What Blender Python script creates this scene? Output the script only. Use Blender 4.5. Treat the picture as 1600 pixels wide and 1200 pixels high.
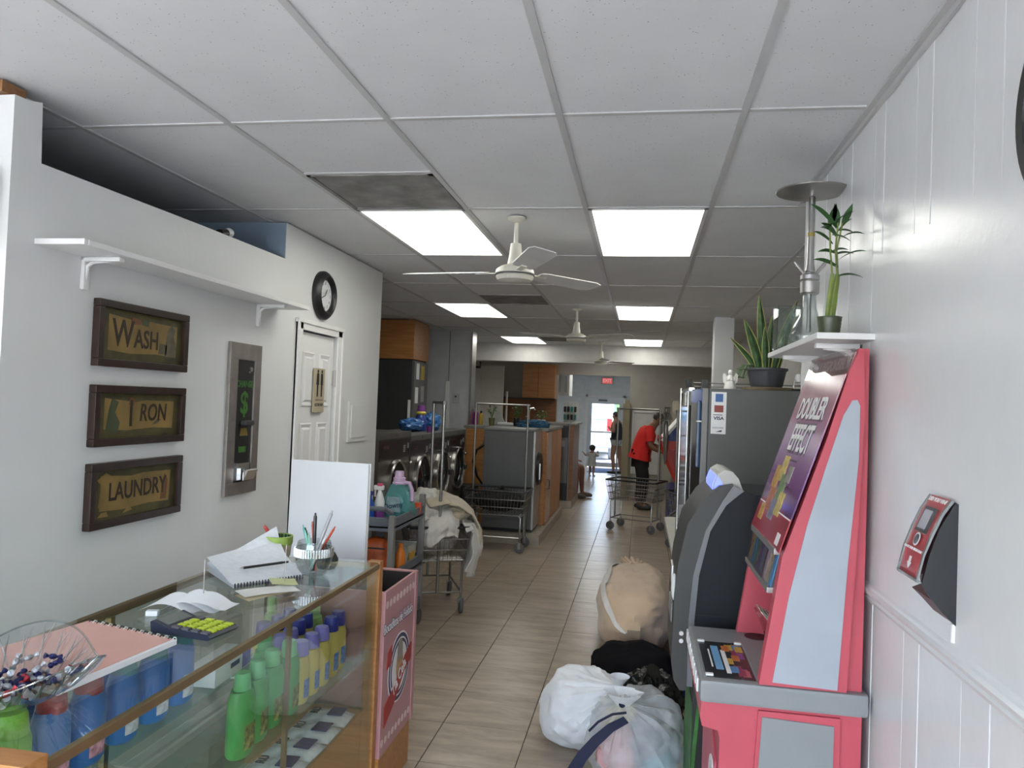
import bpy, bmesh, math, random
from mathutils import Vector, Matrix, noise
random.seed(7)
S = bpy.context.scene
C = S.collection
for o in list(bpy.data.objects): bpy.data.objects.remove(o)
PI = math.pi

# ------------------------------------------------------------------ camera
yaw, pitch, roll, FPX = 0.169798, 0.024656, 0.038755, 1186.03
fwd = Vector((-math.sin(yaw)*math.cos(pitch), math.cos(yaw)*math.cos(pitch), math.sin(pitch)))
rgt = Vector((math.cos(yaw), math.sin(yaw), 0)); upv = rgt.cross(fwd)
r2 = math.cos(roll)*rgt + math.sin(roll)*upv
u2 = -math.sin(roll)*rgt + math.cos(roll)*upv
cd = bpy.data.cameras.new('camera'); cam = bpy.data.objects.new('camera', cd); C.objects.link(cam)
cd.sensor_width = 36; cd.lens = FPX/1600*36; cd.clip_start = 0.05; cd.clip_end = 200
M = Matrix((r2, u2, -fwd)).transposed().to_4x4(); M.translation = (0, 0, 1.734); cam.matrix_world = M
S.camera = cam

# ------------------------------------------------------------------ sky, exposure
W = bpy.data.worlds.new('world'); S.world = W; W.use_nodes = True
wn = W.node_tree; bg = wn.nodes['Background']
sky = wn.nodes.new('ShaderNodeTexSky'); sky.sky_type = 'NISHITA'; sky.sun_disc = False
sky.sun_elevation = math.radians(58); sky.sun_rotation = math.radians(120); sky.air_density = 1.0; sky.dust_density = 3.0
hs = wn.nodes.new('ShaderNodeHueSaturation'); hs.inputs['Saturation'].default_value = .74      # hazy, pale sky
wn.links.new(sky.outputs[0], hs.inputs['Color']); wn.links.new(hs.outputs[0], bg.inputs[0]); bg.inputs[1].default_value = 3.2
S.view_settings.view_transform = 'Standard'; S.view_settings.look = 'None'
S.view_settings.gamma = 1; S.view_settings.use_curve_mapping = False
S.view_settings.exposure = 0.0
S.cycles.transparent_max_bounces = 40
sd = bpy.data.lights.new('sun', 'SUN'); so = bpy.data.objects.new('sun', sd); C.objects.link(so)
sd.energy = 1.2; sd.angle = math.radians(0.6); sd.color = (1, .96, .9)
so.rotation_euler = (math.radians(-24), math.radians(18), 0)      # high sun, from behind the back street
# portal in the shop-front opening (sampling guide for the sky only)
pl = bpy.data.lights.new('shopfront_portal', 'AREA'); po = bpy.data.objects.new('shopfront_portal', pl); C.objects.link(po)
pl.shape = 'RECTANGLE'; pl.size = 4.5; pl.size_y = 2.35; pl.cycles.is_portal = True
po.location = (-1.75, -2.3, 1.33); po.rotation_euler = (PI/2, 0, 0)
pl2 = bpy.data.lights.new('exit_portal', 'AREA'); po2 = bpy.data.objects.new('exit_portal', pl2); C.objects.link(po2)
pl2.shape = 'RECTANGLE'; pl2.size = .8; pl2.size_y = 1.7; pl2.cycles.is_portal = True
po2.location = (-.995, 21.72, .97); po2.rotation_euler = (-PI/2, 0, 0)

# ------------------------------------------------------------------ materials
MAT = {}
def mat(name, col, rough=.5, metal=0, var=.06, scale=8, bump=0, bscale=40, emit=0, spec=.5, coat=0, sheen=0):
    """principled with a small procedural colour variation"""
    if name in MAT: return MAT[name]
    m = bpy.data.materials.new(name); m.use_nodes = True; nt = m.node_tree
    b = nt.nodes['Principled BSDF']
    b.inputs['Roughness'].default_value = rough; b.inputs['Metallic'].default_value = metal
    b.inputs['Specular IOR Level'].default_value = spec
    b.inputs['Coat Weight'].default_value = coat
    b.inputs['Sheen Weight'].default_value = sheen
    tc = nt.nodes.new('ShaderNodeTexCoord')
    n = nt.nodes.new('ShaderNodeTexNoise'); n.inputs['Scale'].default_value = scale; n.inputs['Detail'].default_value = 4
    nt.links.new(tc.outputs['Object'], n.inputs['Vector'])
    r = nt.nodes.new('ShaderNodeValToRGB')
    c1 = [max(0, c*(1-var)) for c in col]; c2 = [min(1, c*(1+var)) for c in col]
    r.color_ramp.elements[0].position = .3; r.color_ramp.elements[1].position = .7
    r.color_ramp.elements[0].color = (*c1, 1); r.color_ramp.elements[1].color = (*c2, 1)
    nt.links.new(n.outputs['Fac'], r.inputs['Fac']); nt.links.new(r.outputs['Color'], b.inputs['Base Color'])
    if emit:
        nt.links.new(r.outputs['Color'], b.inputs['Emission Color']); b.inputs['Emission Strength'].default_value = emit
    if bump:
        n2 = nt.nodes.new('ShaderNodeTexNoise'); n2.inputs['Scale'].default_value = bscale; n2.inputs['Detail'].default_value = 5
        nt.links.new(tc.outputs['Object'], n2.inputs['Vector'])
        bp = nt.nodes.new('ShaderNodeBump'); bp.inputs['Strength'].default_value = bump; bp.inputs['Distance'].default_value = .01
        nt.links.new(n2.outputs['Fac'], bp.inputs['Height']); nt.links.new(bp.outputs['Normal'], b.inputs['Normal'])
    MAT[name] = m; return m
def wood(name, c1, c2, rough=.4, axis=(1, 14, 14)):
    if name in MAT: return MAT[name]
    m = mat(name, c1, rough); nt = m.node_tree
    n = [x for x in nt.nodes if x.type == 'TEX_NOISE'][0]; tc = [x for x in nt.nodes if x.type == 'TEX_COORD'][0]
    mp = nt.nodes.new('ShaderNodeMapping'); mp.inputs['Scale'].default_value = axis
    nt.links.new(tc.outputs['Object'], mp.inputs['Vector']); nt.links.new(mp.outputs[0], n.inputs['Vector'])
    n.inputs['Scale'].default_value = 3; n.inputs['Distortion'].default_value = .6
    r = [x for x in nt.nodes if x.type == 'VALTORGB'][0]
    r.color_ramp.elements[0].color = (*c1, 1); r.color_ramp.elements[1].color = (*c2, 1)
    return m
def glass(name, tint=(.93, .97, .95), refl=1.0, rough=.0, ior=1.45):
    """pane: clear tinted transmission with a fresnel reflection"""
    if name in MAT: return MAT[name]
    m = bpy.data.materials.new(name); m.use_nodes = True; nt = m.node_tree; nt.nodes.clear()
    out = nt.nodes.new('ShaderNodeOutputMaterial'); mx = nt.nodes.new('ShaderNodeMixShader')
    t = nt.nodes.new('ShaderNodeBsdfTransparent'); t.inputs[0].default_value = (*tint, 1)
    g = nt.nodes.new('ShaderNodeBsdfGlossy'); g.inputs['Roughness'].default_value = rough
    lw = nt.nodes.new('ShaderNodeLayerWeight'); lw.inputs[0].default_value = .5
    pw = nt.nodes.new('ShaderNodeMath'); pw.operation = 'POWER'; pw.inputs[1].default_value = 5
    nt.links.new(lw.outputs['Facing'], pw.inputs[0])
    mu = nt.nodes.new('ShaderNodeMath'); mu.operation = 'MULTIPLY_ADD'; mu.inputs[1].default_value = .9; mu.inputs[2].default_value = .03*refl; mu.use_clamp = True
    nt.links.new(pw.outputs[0], mu.inputs[0]); nt.links.new(mu.outputs[0], mx.inputs[0])
    nt.links.new(t.outputs[0], mx.inputs[1]); nt.links.new(g.outputs[0], mx.inputs[2]); nt.links.new(mx.outputs[0], out.inputs[0])
    MAT[name] = m; return m
def sheer(name, col, alpha):
    """thin woven or plastic film: partly see-through"""
    if name in MAT: return MAT[name]
    m = bpy.data.materials.new(name); m.use_nodes = True; nt = m.node_tree
    b = nt.nodes['Principled BSDF']; b.inputs['Base Color'].default_value = (*col, 1); b.inputs['Roughness'].default_value = .6
    n = nt.nodes.new('ShaderNodeTexNoise'); n.inputs['Scale'].default_value = 6
    r = nt.nodes.new('ShaderNodeMapRange'); r.inputs[3].default_value = alpha-.12; r.inputs[4].default_value = alpha+.12
    nt.links.new(n.outputs['Fac'], r.inputs[0]); nt.links.new(r.outputs[0], b.inputs['Alpha'])
    MAT[name] = m; return m

# ------------------------------------------------------------------ mesh builder
class B:
    def __init__(s): s.v = []; s.f = []; s.bev = False
    def add(s, v, f):
        k = len(s.v); s.v += [tuple(p) for p in v]; s.f += [tuple(i+k for i in q) for q in f]; return s
    def box(s, x0, x1, y0, y1, z0, z1, bev=0):
        if bev <= 0:
            v = [(x, y, z) for z in (z0, z1) for y in (y0, y1) for x in (x0, x1)]
            return s.add(v, [(0, 2, 3, 1), (4, 5, 7, 6), (0, 1, 5, 4), (2, 6, 7, 3), (0, 4, 6, 2), (1, 3, 7, 5)])
        s.bev = True; bm = bmesh.new(); bmesh.ops.create_cube(bm, size=1)
        for q in bm.verts:
            q.co = Vector(((x0+x1)/2+q.co.x*(x1-x0), (y0+y1)/2+q.co.y*(y1-y0), (z0+z1)/2+q.co.z*(z1-z0)))
        bmesh.ops.bevel(bm, geom=bm.edges[:], offset=bev, segments=2, affect='EDGES', profile=.6)
        bm.verts.index_update()
        s.add([q.co[:] for q in bm.verts], [[w.index for w in f.verts] for f in bm.faces]); bm.free(); return s
    def cyl(s, p0, p1, r0, r1=None, n=12, cap=True):
        r1 = r0 if r1 is None else r1
        p0, p1 = Vector(p0), Vector(p1); d = (p1-p0).normalized()
        a = d.orthogonal().normalized(); b = d.cross(a)
        v = []
        for p, r in ((p0, r0), (p1, r1)):
            for i in range(n):
                t = 2*PI*i/n; v.append(p+r*(math.cos(t)*a+math.sin(t)*b))
        f = [(i, (i+1) % n, n+(i+1) % n, n+i) for i in range(n)]
        if cap: f += [tuple(range(n-1, -1, -1)), tuple(range(n, 2*n))]
        return s.add(v, f)
    def tube(s, pts, r, n=8, closed=False):
        pts = [Vector(p) for p in pts]; L = len(pts); rs = r if isinstance(r, (list, tuple)) else [r]*L
        v = []; prev = None
        for i, p in enumerate(pts):
            d = (pts[(i+1) % L]-pts[i-1]) if closed else (pts[min(i+1, L-1)]-pts[max(i-1, 0)])
            d.normalize()
            a = d.orthogonal().normalized() if prev is None else (prev-d*prev.dot(d)).normalized()
            prev = a; b = d.cross(a)
            for k in range(n): t = 2*PI*k/n; v.append(p+rs[i]*(math.cos(t)*a+math.sin(t)*b))
        f = []
        for i in range(L if closed else L-1):
            j = (i+1) % L
            for k in range(n): f.append((i*n+k, i*n+(k+1) % n, j*n+(k+1) % n, j*n+k))
        if not closed: f += [tuple(range(n-1, -1, -1)), tuple(range((L-1)*n, L*n))]
        return s.add(v, f)
    def lathe(s, prof, o=(0, 0, 0), n=20, sx=1, sy=1, cap=True):
        v = []; o = Vector(o)
        for r, z in prof:
            for i in range(n): t = 2*PI*i/n; v.append(o+Vector((sx*r*math.cos(t), sy*r*math.sin(t), z)))
        f = []
        for j in range(len(prof)-1):
            for i in range(n): f.append((j*n+i, j*n+(i+1) % n, (j+1)*n+(i+1) % n, (j+1)*n+i))
        if cap: f += [tuple(range(n-1, -1, -1)), tuple(range((len(prof)-1)*n, len(prof)*n))]
        return s.add(v, f)
    def prism(s, poly, a0, a1, ax='y'):
        """poly: 2d outline; ax 'y': (x,z), 'x': (y,z), 'z': (x,y)"""
        def P(q, a): return (q[0], a, q[1]) if ax == 'y' else (a, q[0], q[1]) if ax == 'x' else (q[0], q[1], a)
        n = len(poly); v = [P(q, a0) for q in poly]+[P(q, a1) for q in poly]
        f = [(i, (i+1) % n, n+(i+1) % n, n+i) for i in range(n)]+[tuple(range(n-1, -1, -1)), tuple(range(n, 2*n))]
        return s.add(v, f)
    def ell(s, c, rx, ry, rz, n=16, m=10):
        v = [(c[0], c[1], c[2]-rz)]
        for j in range(1, m):
            t = PI*j/m
            for i in range(n):
                a = 2*PI*i/n; v.append((c[0]+rx*math.sin(t)*math.cos(a), c[1]+ry*math.sin(t)*math.sin(a), c[2]-rz*math.cos(t)))
        v.append((c[0], c[1], c[2]+rz)); f = []
        for i in range(n): f.append((0, 1+(i+1) % n, 1+i))
        for j in range(m-2):
            for i in range(n): f.append((1+j*n+i, 1+j*n+(i+1) % n, 1+(j+1)*n+(i+1) % n, 1+(j+1)*n+i))
        L = len(v)-1
        for i in range(n): f.append((L, 1+(m-2)*n+i, 1+(m-2)*n+(i+1) % n))
        return s.add(v, f)
    def grid(s, fn, nu, nv):
        v = [fn(i/nu, j/nv) for j in range(nv+1) for i in range(nu+1)]
        f = [(j*(nu+1)+i, j*(nu+1)+i+1, (j+1)*(nu+1)+i+1, (j+1)*(nu+1)+i) for j in range(nv) for i in range(nu)]
        return s.add(v, f)
    def xf(s, m):
        s.v = [tuple(m @ Vector(p)) for p in s.v]; return s
    def mesh(s, name, smooth=True, angle=35):
        me = bpy.data.meshes.new(name); me.from_pydata(s.v, [], s.f)
        bm = bmesh.new(); bm.from_mesh(me); bmesh.ops.recalc_face_normals(bm, faces=bm.faces[:]); bm.to_mesh(me); bm.free()
        if smooth:
            me.polygons.foreach_set('use_smooth', [True]*len(me.polygons))
            me.set_sharp_from_angle(angle=math.radians(angle))
        return me
WLOC = {}
def obj(name, b, m=None, parent=None, smooth=True, angle=35):
    """one mesh object; under a world-built thing the coordinates are world ones"""
    if isinstance(b, B):
        if parent is not None and parent.name in WLOC:
            o_ = WLOC[parent.name]; b.v = [(p[0]-o_[0], p[1]-o_[1], p[2]-o_[2]) for p in b.v]
        me = b.mesh(name, smooth, angle)
    else: me = b
    if m: me.materials.clear(); me.materials.append(m)
    o = bpy.data.objects.new(name, me); C.objects.link(o)
    if isinstance(b, B) and b.bev and smooth:
        w_ = o.modifiers.new('weighted', 'WEIGHTED_NORMAL'); w_.keep_sharp = True; w_.weight = 90
    if parent is not None:
        o.parent = parent
        if parent.name in WLOC: WLOC[o.name] = WLOC[parent.name]
    return o
def tag(o, label, cat, group=None):
    o['label'] = label; o['category'] = cat
    if group: o['group'] = group
    return o
def thing(name, label, cat, loc=(0, 0, 0), rz=0, group=None, world=False):
    o = bpy.data.objects.new(name, None); C.objects.link(o); o.empty_display_size = .1
    o.location = loc; o.rotation_euler = (0, 0, rz)
    if world: WLOC[o.name] = tuple(loc)
    return tag(o, label, cat, group)
def struct(name, b, m, label=None, parent=None, smooth=False):
    o = obj(name, b, m, parent, smooth)
    if parent is None: o['kind'] = 'structure'
    if label: o['label'] = label
    return o
def dup(root, loc, rz=None, label=None, scale=None):
    r = root.copy(); C.objects.link(r); r.location = loc
    if rz is not None: r.rotation_euler = (0, 0, rz)
    if scale is not None: r.scale = scale
    if label: r['label'] = label
    for ch in list(root.children):
        c = ch.copy(); C.objects.link(c); c.parent = r
        for g in list(ch.children):
            d = g.copy(); C.objects.link(d); d.parent = c
    return r
FONT = {}
def text(s, size, m, parent, mw, name='lettering', depth=.0006, align='CENTER', sx=1.0, shear=0, bold=.0):
    """flat lettering; mw: matrix placing the text plane (x right, y up) in the parent's space (world for world things)"""
    cu = bpy.data.curves.new('t', 'FONT'); cu.body = s; cu.size = size; cu.align_x = align; cu.align_y = 'CENTER'
    cu.extrude = depth; cu.shear = shear; cu.offset = bold; cu.resolution_u = 3
    t = bpy.data.objects.new('t', cu); C.objects.link(t)
    dg = bpy.context.evaluated_depsgraph_get(); me = bpy.data.meshes.new_from_object(t.evaluated_get(dg))
    bpy.data.objects.remove(t); bpy.data.curves.remove(cu)
    me.transform(Matrix.Diagonal((sx, 1, 1, 1))); me.transform(mw)
    if parent is not None and parent.name in WLOC: me.transform(Matrix.Translation(-Vector(WLOC[parent.name])))
    return obj(name, me, m, parent)
def frame(o, x, y):
    """matrix with origin o, x axis, y axis"""
    x = Vector(x).normalized(); y = Vector(y); z = x.cross(y).normalized(); y = z.cross(x)
    mm = Matrix((x, y, z)).transposed().to_4x4(); mm.translation = o; return mm
XP = lambda o: frame(o, (0, 1, 0), (0, 0, 1))      # on a face looking to +x
YN = lambda o: frame(o, (1, 0, 0), (0, 0, 1))      # on a face looking to -y (towards the camera)
XN = lambda o: frame(o, (0, -1, 0), (0, 0, 1))     # on a face looking to -x
def lump_pt(q, c, r, amp, freq, seed, ridg=0, sq=2.0, out=0):
    q = Vector(q).normalized()
    if sq != 2: q = Vector([math.copysign(abs(t)**(2/sq), t) for t in q])
    k = 1+amp*noise.noise(q*freq+Vector((seed, seed*2, 0)))
    if ridg: k += ridg*(abs(noise.noise(q*freq*2.3+Vector((0, seed, 3))))-.25)
    return Vector((q.x*r[0], q.y*r[1], q.z*r[2]))*k+Vector(c)+Vector((q.x/r[0], q.y/r[1], q.z/r[2])).normalized()*out
def lump(c, r, amp=.15, freq=3, seed=0, n=40, m=26, ridg=0, flat=None, sq=2.0):
    """cloth-like lumpy blob"""
    b = B(); b.ell((0, 0, 0), 1, 1, 1, n, m); out = []
    for p in b.v:
        q = Vector(p)
        if sq != 2: q = Vector([math.copysign(abs(t)**(2/sq), t) for t in q])
        k = 1+amp*noise.noise(q*freq+Vector((seed, seed*2, 0)))
        if ridg: k += ridg*(abs(noise.noise(q*freq*2.3+Vector((0, seed, 3))))-.25)
        q = Vector((q.x*r[0], q.y*r[1], q.z*r[2]))*k+Vector(c)
        if flat is not None and q.z < flat: q.z = flat+(q.z-flat)*.05
        out.append(tuple(q))
    b.v = out; return b

# common materials
white_wall = mat('white_wall_paint', (.74, .75, .74), .45, var=.03, scale=2, bump=.08, bscale=30)
white_gloss = mat('white_gloss_paint', (.76, .77, .78), .24, var=.03, scale=3, bump=.1, bscale=18)
white = mat('white_plastic', (.8, .8, .79), .4, var=.02)
black = mat('black_plastic', (.012, .012, .013), .4)
darkgrey = mat('dark_grey_plastic', (.05, .052, .055), .45)
midgrey = mat('mid_grey_plastic', (.2, .205, .21), .45)
chrome = mat('chrome', (.75, .75, .74), .15, 1, var=.02)
steel = mat('brushed_steel', (.5, .49, .48), .32, 1, var=.08, scale=20)
rubber = mat('grey_rubber', (.12, .12, .13), .7)
oak = wood('honey_oak', (.36, .15, .04), (.5, .23, .075))
paper = mat('white_paper', (.85, .86, .88), .7, var=.02)
leafm = mat('green_leaf', (.05, .16, .025), .4, var=.4, scale=14)
# ------------------------------------------------------------------ floor
CE = 2.715
def tile_material():
    m = mat('beige_stone_tile', (.36, .31, .25), .28, var=.2, scale=3.2, bump=.04, bscale=25)
    nt = m.node_tree; b = nt.nodes['Principled BSDF']
    oi = nt.nodes.new('ShaderNodeObjectInfo'); tc = [x for x in nt.nodes if x.type == 'TEX_COORD'][0]
    ad = nt.nodes.new('ShaderNodeVectorMath'); ad.operation = 'MULTIPLY_ADD'
    ad.inputs[1].default_value = (.8, 3.2, 1)
    cx = nt.nodes.new('ShaderNodeCombineXYZ')
    mu = nt.nodes.new('ShaderNodeMath'); mu.operation = 'MULTIPLY'; mu.inputs[1].default_value = 37
    nt.links.new(oi.outputs['Random'], mu.inputs[0])
    for k in range(3): nt.links.new(mu.outputs[0], cx.inputs[k])
    nt.links.new(tc.outputs['Object'], ad.inputs[0]); nt.links.new(cx.outputs[0], ad.inputs[2])
    n = [x for x in nt.nodes if x.type == 'TEX_NOISE'][0]; nt.links.new(ad.outputs[0], n.inputs['Vector'])
    n.inputs['Detail'].default_value = 8; n.inputs['Roughness'].default_value = .65; n.inputs['Distortion'].default_value = .5
    r = [x for x in nt.nodes if x.type == 'VALTORGB'][0]
    r.color_ramp.elements[0].color = (.235, .18, .13, 1); r.color_ramp.elements[1].color = (.46, .38, .295, 1)
    return m
tilem = tile_material()
grout = mat('dark_grout', (.05, .042, .035), .9)
FX, FY, T = -.99262, 4.02236, .4572
fl = struct('floor', B().box(-4.1, 1.5, -2.4, 21.75, -.08, -.004), grout, 'beige stone tile floor')
tb = B().box(.0024, T-.0024, .002, T-.002, -.004, 0, .0012).mesh('tile', False); tb.materials.append(tilem)
rest = B()
for i in range(-7, 6):
    for j in range(-14, 39):
        x, y = FX+i*T, FY+j*T
        if x < -4.1 or x+T > 1.6: continue
        if -3 <= i <= 4 and -3 <= j <= 23:
            o = bpy.data.objects.new('tile', tb); C.objects.link(o); o.location = (x, y, 0); o.parent = fl
        else: rest.box(x+.0024, x+T-.0024, y+.002, y+T-.002, -.004, 0)
ro = obj('tile_field', rest, tilem, fl, False); ro['kind'] = 'stuff'

# ------------------------------------------------------------------ ceiling
def panel_material():
    m = mat('speckled_ceiling_panel', (.7, .71, .72), .85, var=.04, scale=3)
    nt = m.node_tree; b = nt.nodes['Principled BSDF']; tc = [x for x in nt.nodes if x.type == 'TEX_COORD'][0]
    r = [x for x in nt.nodes if x.type == 'VALTORGB'][0]
    v = nt.nodes.new('ShaderNodeTexVoronoi'); v.inputs['Scale'].default_value = 85; v.inputs['Randomness'].default_value = 1
    nt.links.new(tc.outputs['Object'], v.inputs['Vector'])
    lt = nt.nodes.new('ShaderNodeMath'); lt.operation = 'LESS_THAN'; lt.inputs[1].default_value = .16
    nt.links.new(v.outputs['Distance'], lt.inputs[0])
    n2 = nt.nodes.new('ShaderNodeTexNoise'); n2.inputs['Scale'].default_value = 60
    nt.links.new(tc.outputs['Object'], n2.inputs['Vector'])
    gt = nt.nodes.new('ShaderNodeMath'); gt.operation = 'GREATER_THAN'; gt.inputs[1].default_value = .56
    nt.links.new(n2.outputs['Fac'], gt.inputs[0])
    mu = nt.nodes.new('ShaderNodeMath'); mu.operation = 'MULTIPLY'; nt.links.new(lt.outputs[0], mu.inputs[0]); nt.links.new(gt.outputs[0], mu.inputs[1])
    mx = nt.nodes.new('ShaderNodeMix'); mx.data_type = 'RGBA'
    nt.links.new(mu.outputs[0], mx.inputs['Factor']); nt.links.new(r.outputs[0], mx.inputs['A']); mx.inputs['B'].default_value = (.28, .28, .29, 1)
    nt.links.new(mx.outputs['Result'], b.inputs['Base Color']); return m
panm = panel_material()
teem = mat('grey_white_grid_metal', (.52, .52, .52), .45, var=.03)
CXL = -.91772; CYL = 2.54542; G = .6096
ce = struct('ceiling', B().box(-4.1, 1.5, -2.4, 15.1, CE+.03, CE+.12), mat('plenum_board', (.45, .45, .45), .9), 'suspended ceiling of speckled panels in a metal grid')
pmesh = {}
def panel(i, j0, j1, x1=None):
    x0 = CXL+i*G+.009; xx = (CXL+(i+1)*G-.009) if x1 is None else x1
    y0, y1 = CYL+j0*2*G+.009, CYL+j1*2*G-.009
    k = (round(xx-x0, 3), round(y1-y0, 3))
    if k not in pmesh:
        pmesh[k] = B().box(0, xx-x0, 0, y1-y0, 0, .015).mesh('ceiling_panel', False); pmesh[k].materials.append(panm)
    o = bpy.data.objects.new('ceiling_panel', pmesh[k]); C.objects.link(o); o.location = (x0, y0, CE+.006); o.parent = ce
LIGHTS = {(-1, 1), (1, 1), (-2, 4), (1, 4), (-2, 7), (1, 7)}
VENTS = {(-1, .5), (-1, 3.5), (-1, 7)}
for i in range(-5, 4):
    for j in range(-4, 9):
        y0 = CYL+j*2*G
        if y0 > 12.4: continue
        x1 = None
        if i == 2 and j < 1: x1 = .70
        if i == 3:
            if j < 1: continue
            x1 = 1.34
        if (i, j) in LIGHTS: continue
        if (i, j) in VENTS: panel(i, j+.5, j+1, x1); continue
        if (i, j+.5) in VENTS: panel(i, j, j+.5, x1); continue
        panel(i, j, j+1, x1)
for i in range(-5, 5):
    x = CXL+i*G
    if x > .7: b = B().box(x-.012, x+.012, 3.7, 12.44, CE, CE+.03)
    else: b = B().box(x-.012, x+.012, -2.35, 12.44, CE, CE+.03)
    obj('main_tee', b, teem, ce, False)
for j in range(-3, 9):
    y = CYL+j*2*G
    for i in range(-5, 3 if j < 1 else 4):
        x0 = CXL+i*G+.012; x1 = min(CXL+(i+1)*G-.012, .70 if j < 1 else 1.35)
        if x1-x0 > .05: obj('cross_tee', B().box(x0, x1, y-.011, y+.011, CE+.001, CE+.03), teem, ce, False)
for (i, j) in VENTS:
    y = CYL+(j+.5 if j == 7 else j)*2*G; x0 = CXL+i*G+.012
    obj('cross_tee', B().box(x0, x0+G-.024, y-.011, y+.011, CE+.001, CE+.03), teem, ce, False)
obj('wall_angle', B().box(.672, .70, -2.3, 3.6, CE-.004, CE+.01).box(.690, .70, -2.3, 3.6, CE-.022, CE), teem, ce, False)

# ------------------------------------------------------------------ walls
wl = [(2.12, 0), (4.26, 0), (4.26, 2.13), (4.81, 2.13), (4.81, 0), (5.66, 0), (5.66, 2.708), (4.03, 2.712), (4.03, 2.505), (3.2, 2.498), (2.243, 2.482), (2.235, 2.686), (2.18, 2.672), (2.12, 2.668)]
struct('wall_left', B().prism(wl, -2.15, -2.03, 'x'), white_wall, 'white painted partition wall with an open notch at the top')
struct('wall_left_return', B().box(-4.05, -2.15, 2.12, 2.22, 0, 2.66), white_wall)
struct('wall_left_outer', B().box(-4.15, -4.05, -2.35, 15, 0, 2.8), white_wall)
struct('wall_closet', B().box(-4.05, -2.151, 4.06, 4.16, 0, 2.73), mat('blue_grey_paint', (.25, .33, .42), .6))
struct('trim_7', B().box(-2.149, -2.032, 4.024, 4.031, 2.506, 2.71), MAT['blue_grey_paint'], 'blue grey painted end of the partition notch')
struct('wall_alcove', B().box(-4.05, -2.151, 5.56, 5.66, 0, 2.73), white_wall)
struct('wall_pillar_left', B().box(-4.05, -2.36, 10.3, 10.55, 0, 2.73), mat('grey_white_paint', (.56, .57, .58), .55), 'grey white stub wall behind the washers')
struct('trim_1', B().box(-2.37, -2.345, 10.285, 10.31, 0, 2.70).box(-2.352, -2.34, 10.285, 10.55, 0, 2.70), steel, 'bright metal corner guard on the stub wall')
struct('wall_beam', B().box(-4.05, 1.36, 12.45, 12.72, 2.43, 2.75), mat('beam_paint', (.62, .61, .59), .6), 'plain white ceiling beam across the room')
greige = mat('greige_wall_paint', (.44, .42, .37), .6, var=.05)
bw = [(-4.05, 0), (-1.65, 0), (-1.65, 2.335), (-.23, 2.335), (-.23, 0), (1.36, 0), (1.36, 2.8), (-4.05, 2.8)]
struct('wall_back', B().prism(bw, 15.0, 15.12, 'y'), greige, 'greige back wall with an opening to the exit lobby')
struct('wall_right_far', B().box(1.35, 1.45, 3.6, 15, 0, 2.8), mat('right_far_paint', (.6, .59, .56), .55))
struct('wall_right_step', B().box(.82, 1.45, 3.56, 3.62, 0, 2.8), white_wall)
struct('wall_column', B().box(.735, .937, 8.25, 8.45, 0, 2.73, .006), white_wall, 'square white column behind the vending machine')
# exit lobby
lob = mat('lobby_white', (.72, .75, .75), .5)
struct('wall_lobby_left', B().box(-2.72, -2.6, 15.12, 21.7, 0, 2.8), lob)
struct('wall_lobby_right', B().box(.75, .87, 15.12, 21.7, 0, 2.8), lob)
struct('ceiling_lobby', B().box(-2.72, .87, 15.12, 21.75, 2.66, 2.75), lob)
fw = [(-2.7, 0), (-1.50, 0), (-1.50, 1.99), (-.50, 1.99), (-.50, 0), (.85, 0), (.85, 2.75), (-2.7, 2.75)]
struct('wall_exit', B().prism(fw, 21.6, 21.72, 'y'), lob, 'white end wall around the exit door')
alu = mat('white_aluminium', (.55, .58, .62), .35, .3)
dr = struct('door_1', B().box(-1.47, -1.38, 21.63, 21.68, .02, 1.95).box(-.61, -.53, 21.63, 21.68, .02, 1.95).box(-1.38, -.61, 21.63, 21.68, .02, .15).box(-1.38, -.61, 21.63, 21.68, 1.80, 1.95), alu, 'glazed aluminium exit door')
obj('pane', B().box(-1.38, -.61, 21.65, 21.656, .15, 1.80), glass('door_glass', (.95, .98, 1)), dr)
obj('jamb', B().box(-1.50, -1.471, 21.60, 21.72, 0, 1.99).box(-.529, -.50, 21.60, 21.72, 0, 1.99).box(-1.471, -.529, 21.60, 21.72, 1.951, 1.99), alu, dr)
obj('push_bar', B().box(-1.40, -.60, 21.58, 21.61, .98, 1.03, .008), steel, dr)
obj('closer', B().box(-1.2, -.95, 21.57, 21.63, 1.87, 1.93, .006), midgrey, dr)
struct('trim_2', B().box(-1.56, -1.50, 21.57, 21.6, 0, 2.05).box(-.50, -.44, 21.57, 21.6, 0, 2.05).box(-1.56, -.44, 21.57, 21.6, 1.99, 2.05), white, 'white casing around the exit door')

# right panelled wall: backing, boards above and below the rail
struct_r = struct('wall_right', B().box(.712, .82, -2.35, 3.6, 0, 2.73), white_gloss, 'glossy white painted board wall with a moulded chair rail')
rb = {}
y = 1.02; k = 0
while y < 3.58:
    w = [.135, .095, .16, .11, .14][k % 5]; y1 = min(y+w, 3.6)
    for (z0, z1, dx) in ((1.21, 2.70, 0), (0, 1.205, .0)):
        obj('wall_board', B().box(.700+(.0015 if k % 3 == 1 else 0), .7125, y+.0012, y1-.0012, z0, z1, .0012), white_gloss, struct_r, False)
    y = y1; k += 1
obj('wall_board', B().box(.700, .7125, -2.3, 1.02, 0, 2.70), white_gloss, struct_r, False)
obj('cover_sheet', B().box(.694, .7005, .9, 2.50, 1.235, 2.22), white_gloss, struct_r, False)
rail = [(.70, 1.178), (.690, 1.182), (.686, 1.192), (.692, 1.198), (.682, 1.205), (.678, 1.216), (.686, 1.222), (.688, 1.230), (.694, 1.236), (.70, 1.240)]
struct('trim_3', B().prism(rail, -2.3, 3.6, 'y'), white_gloss, 'moulded white chair rail along the board wall')
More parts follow.
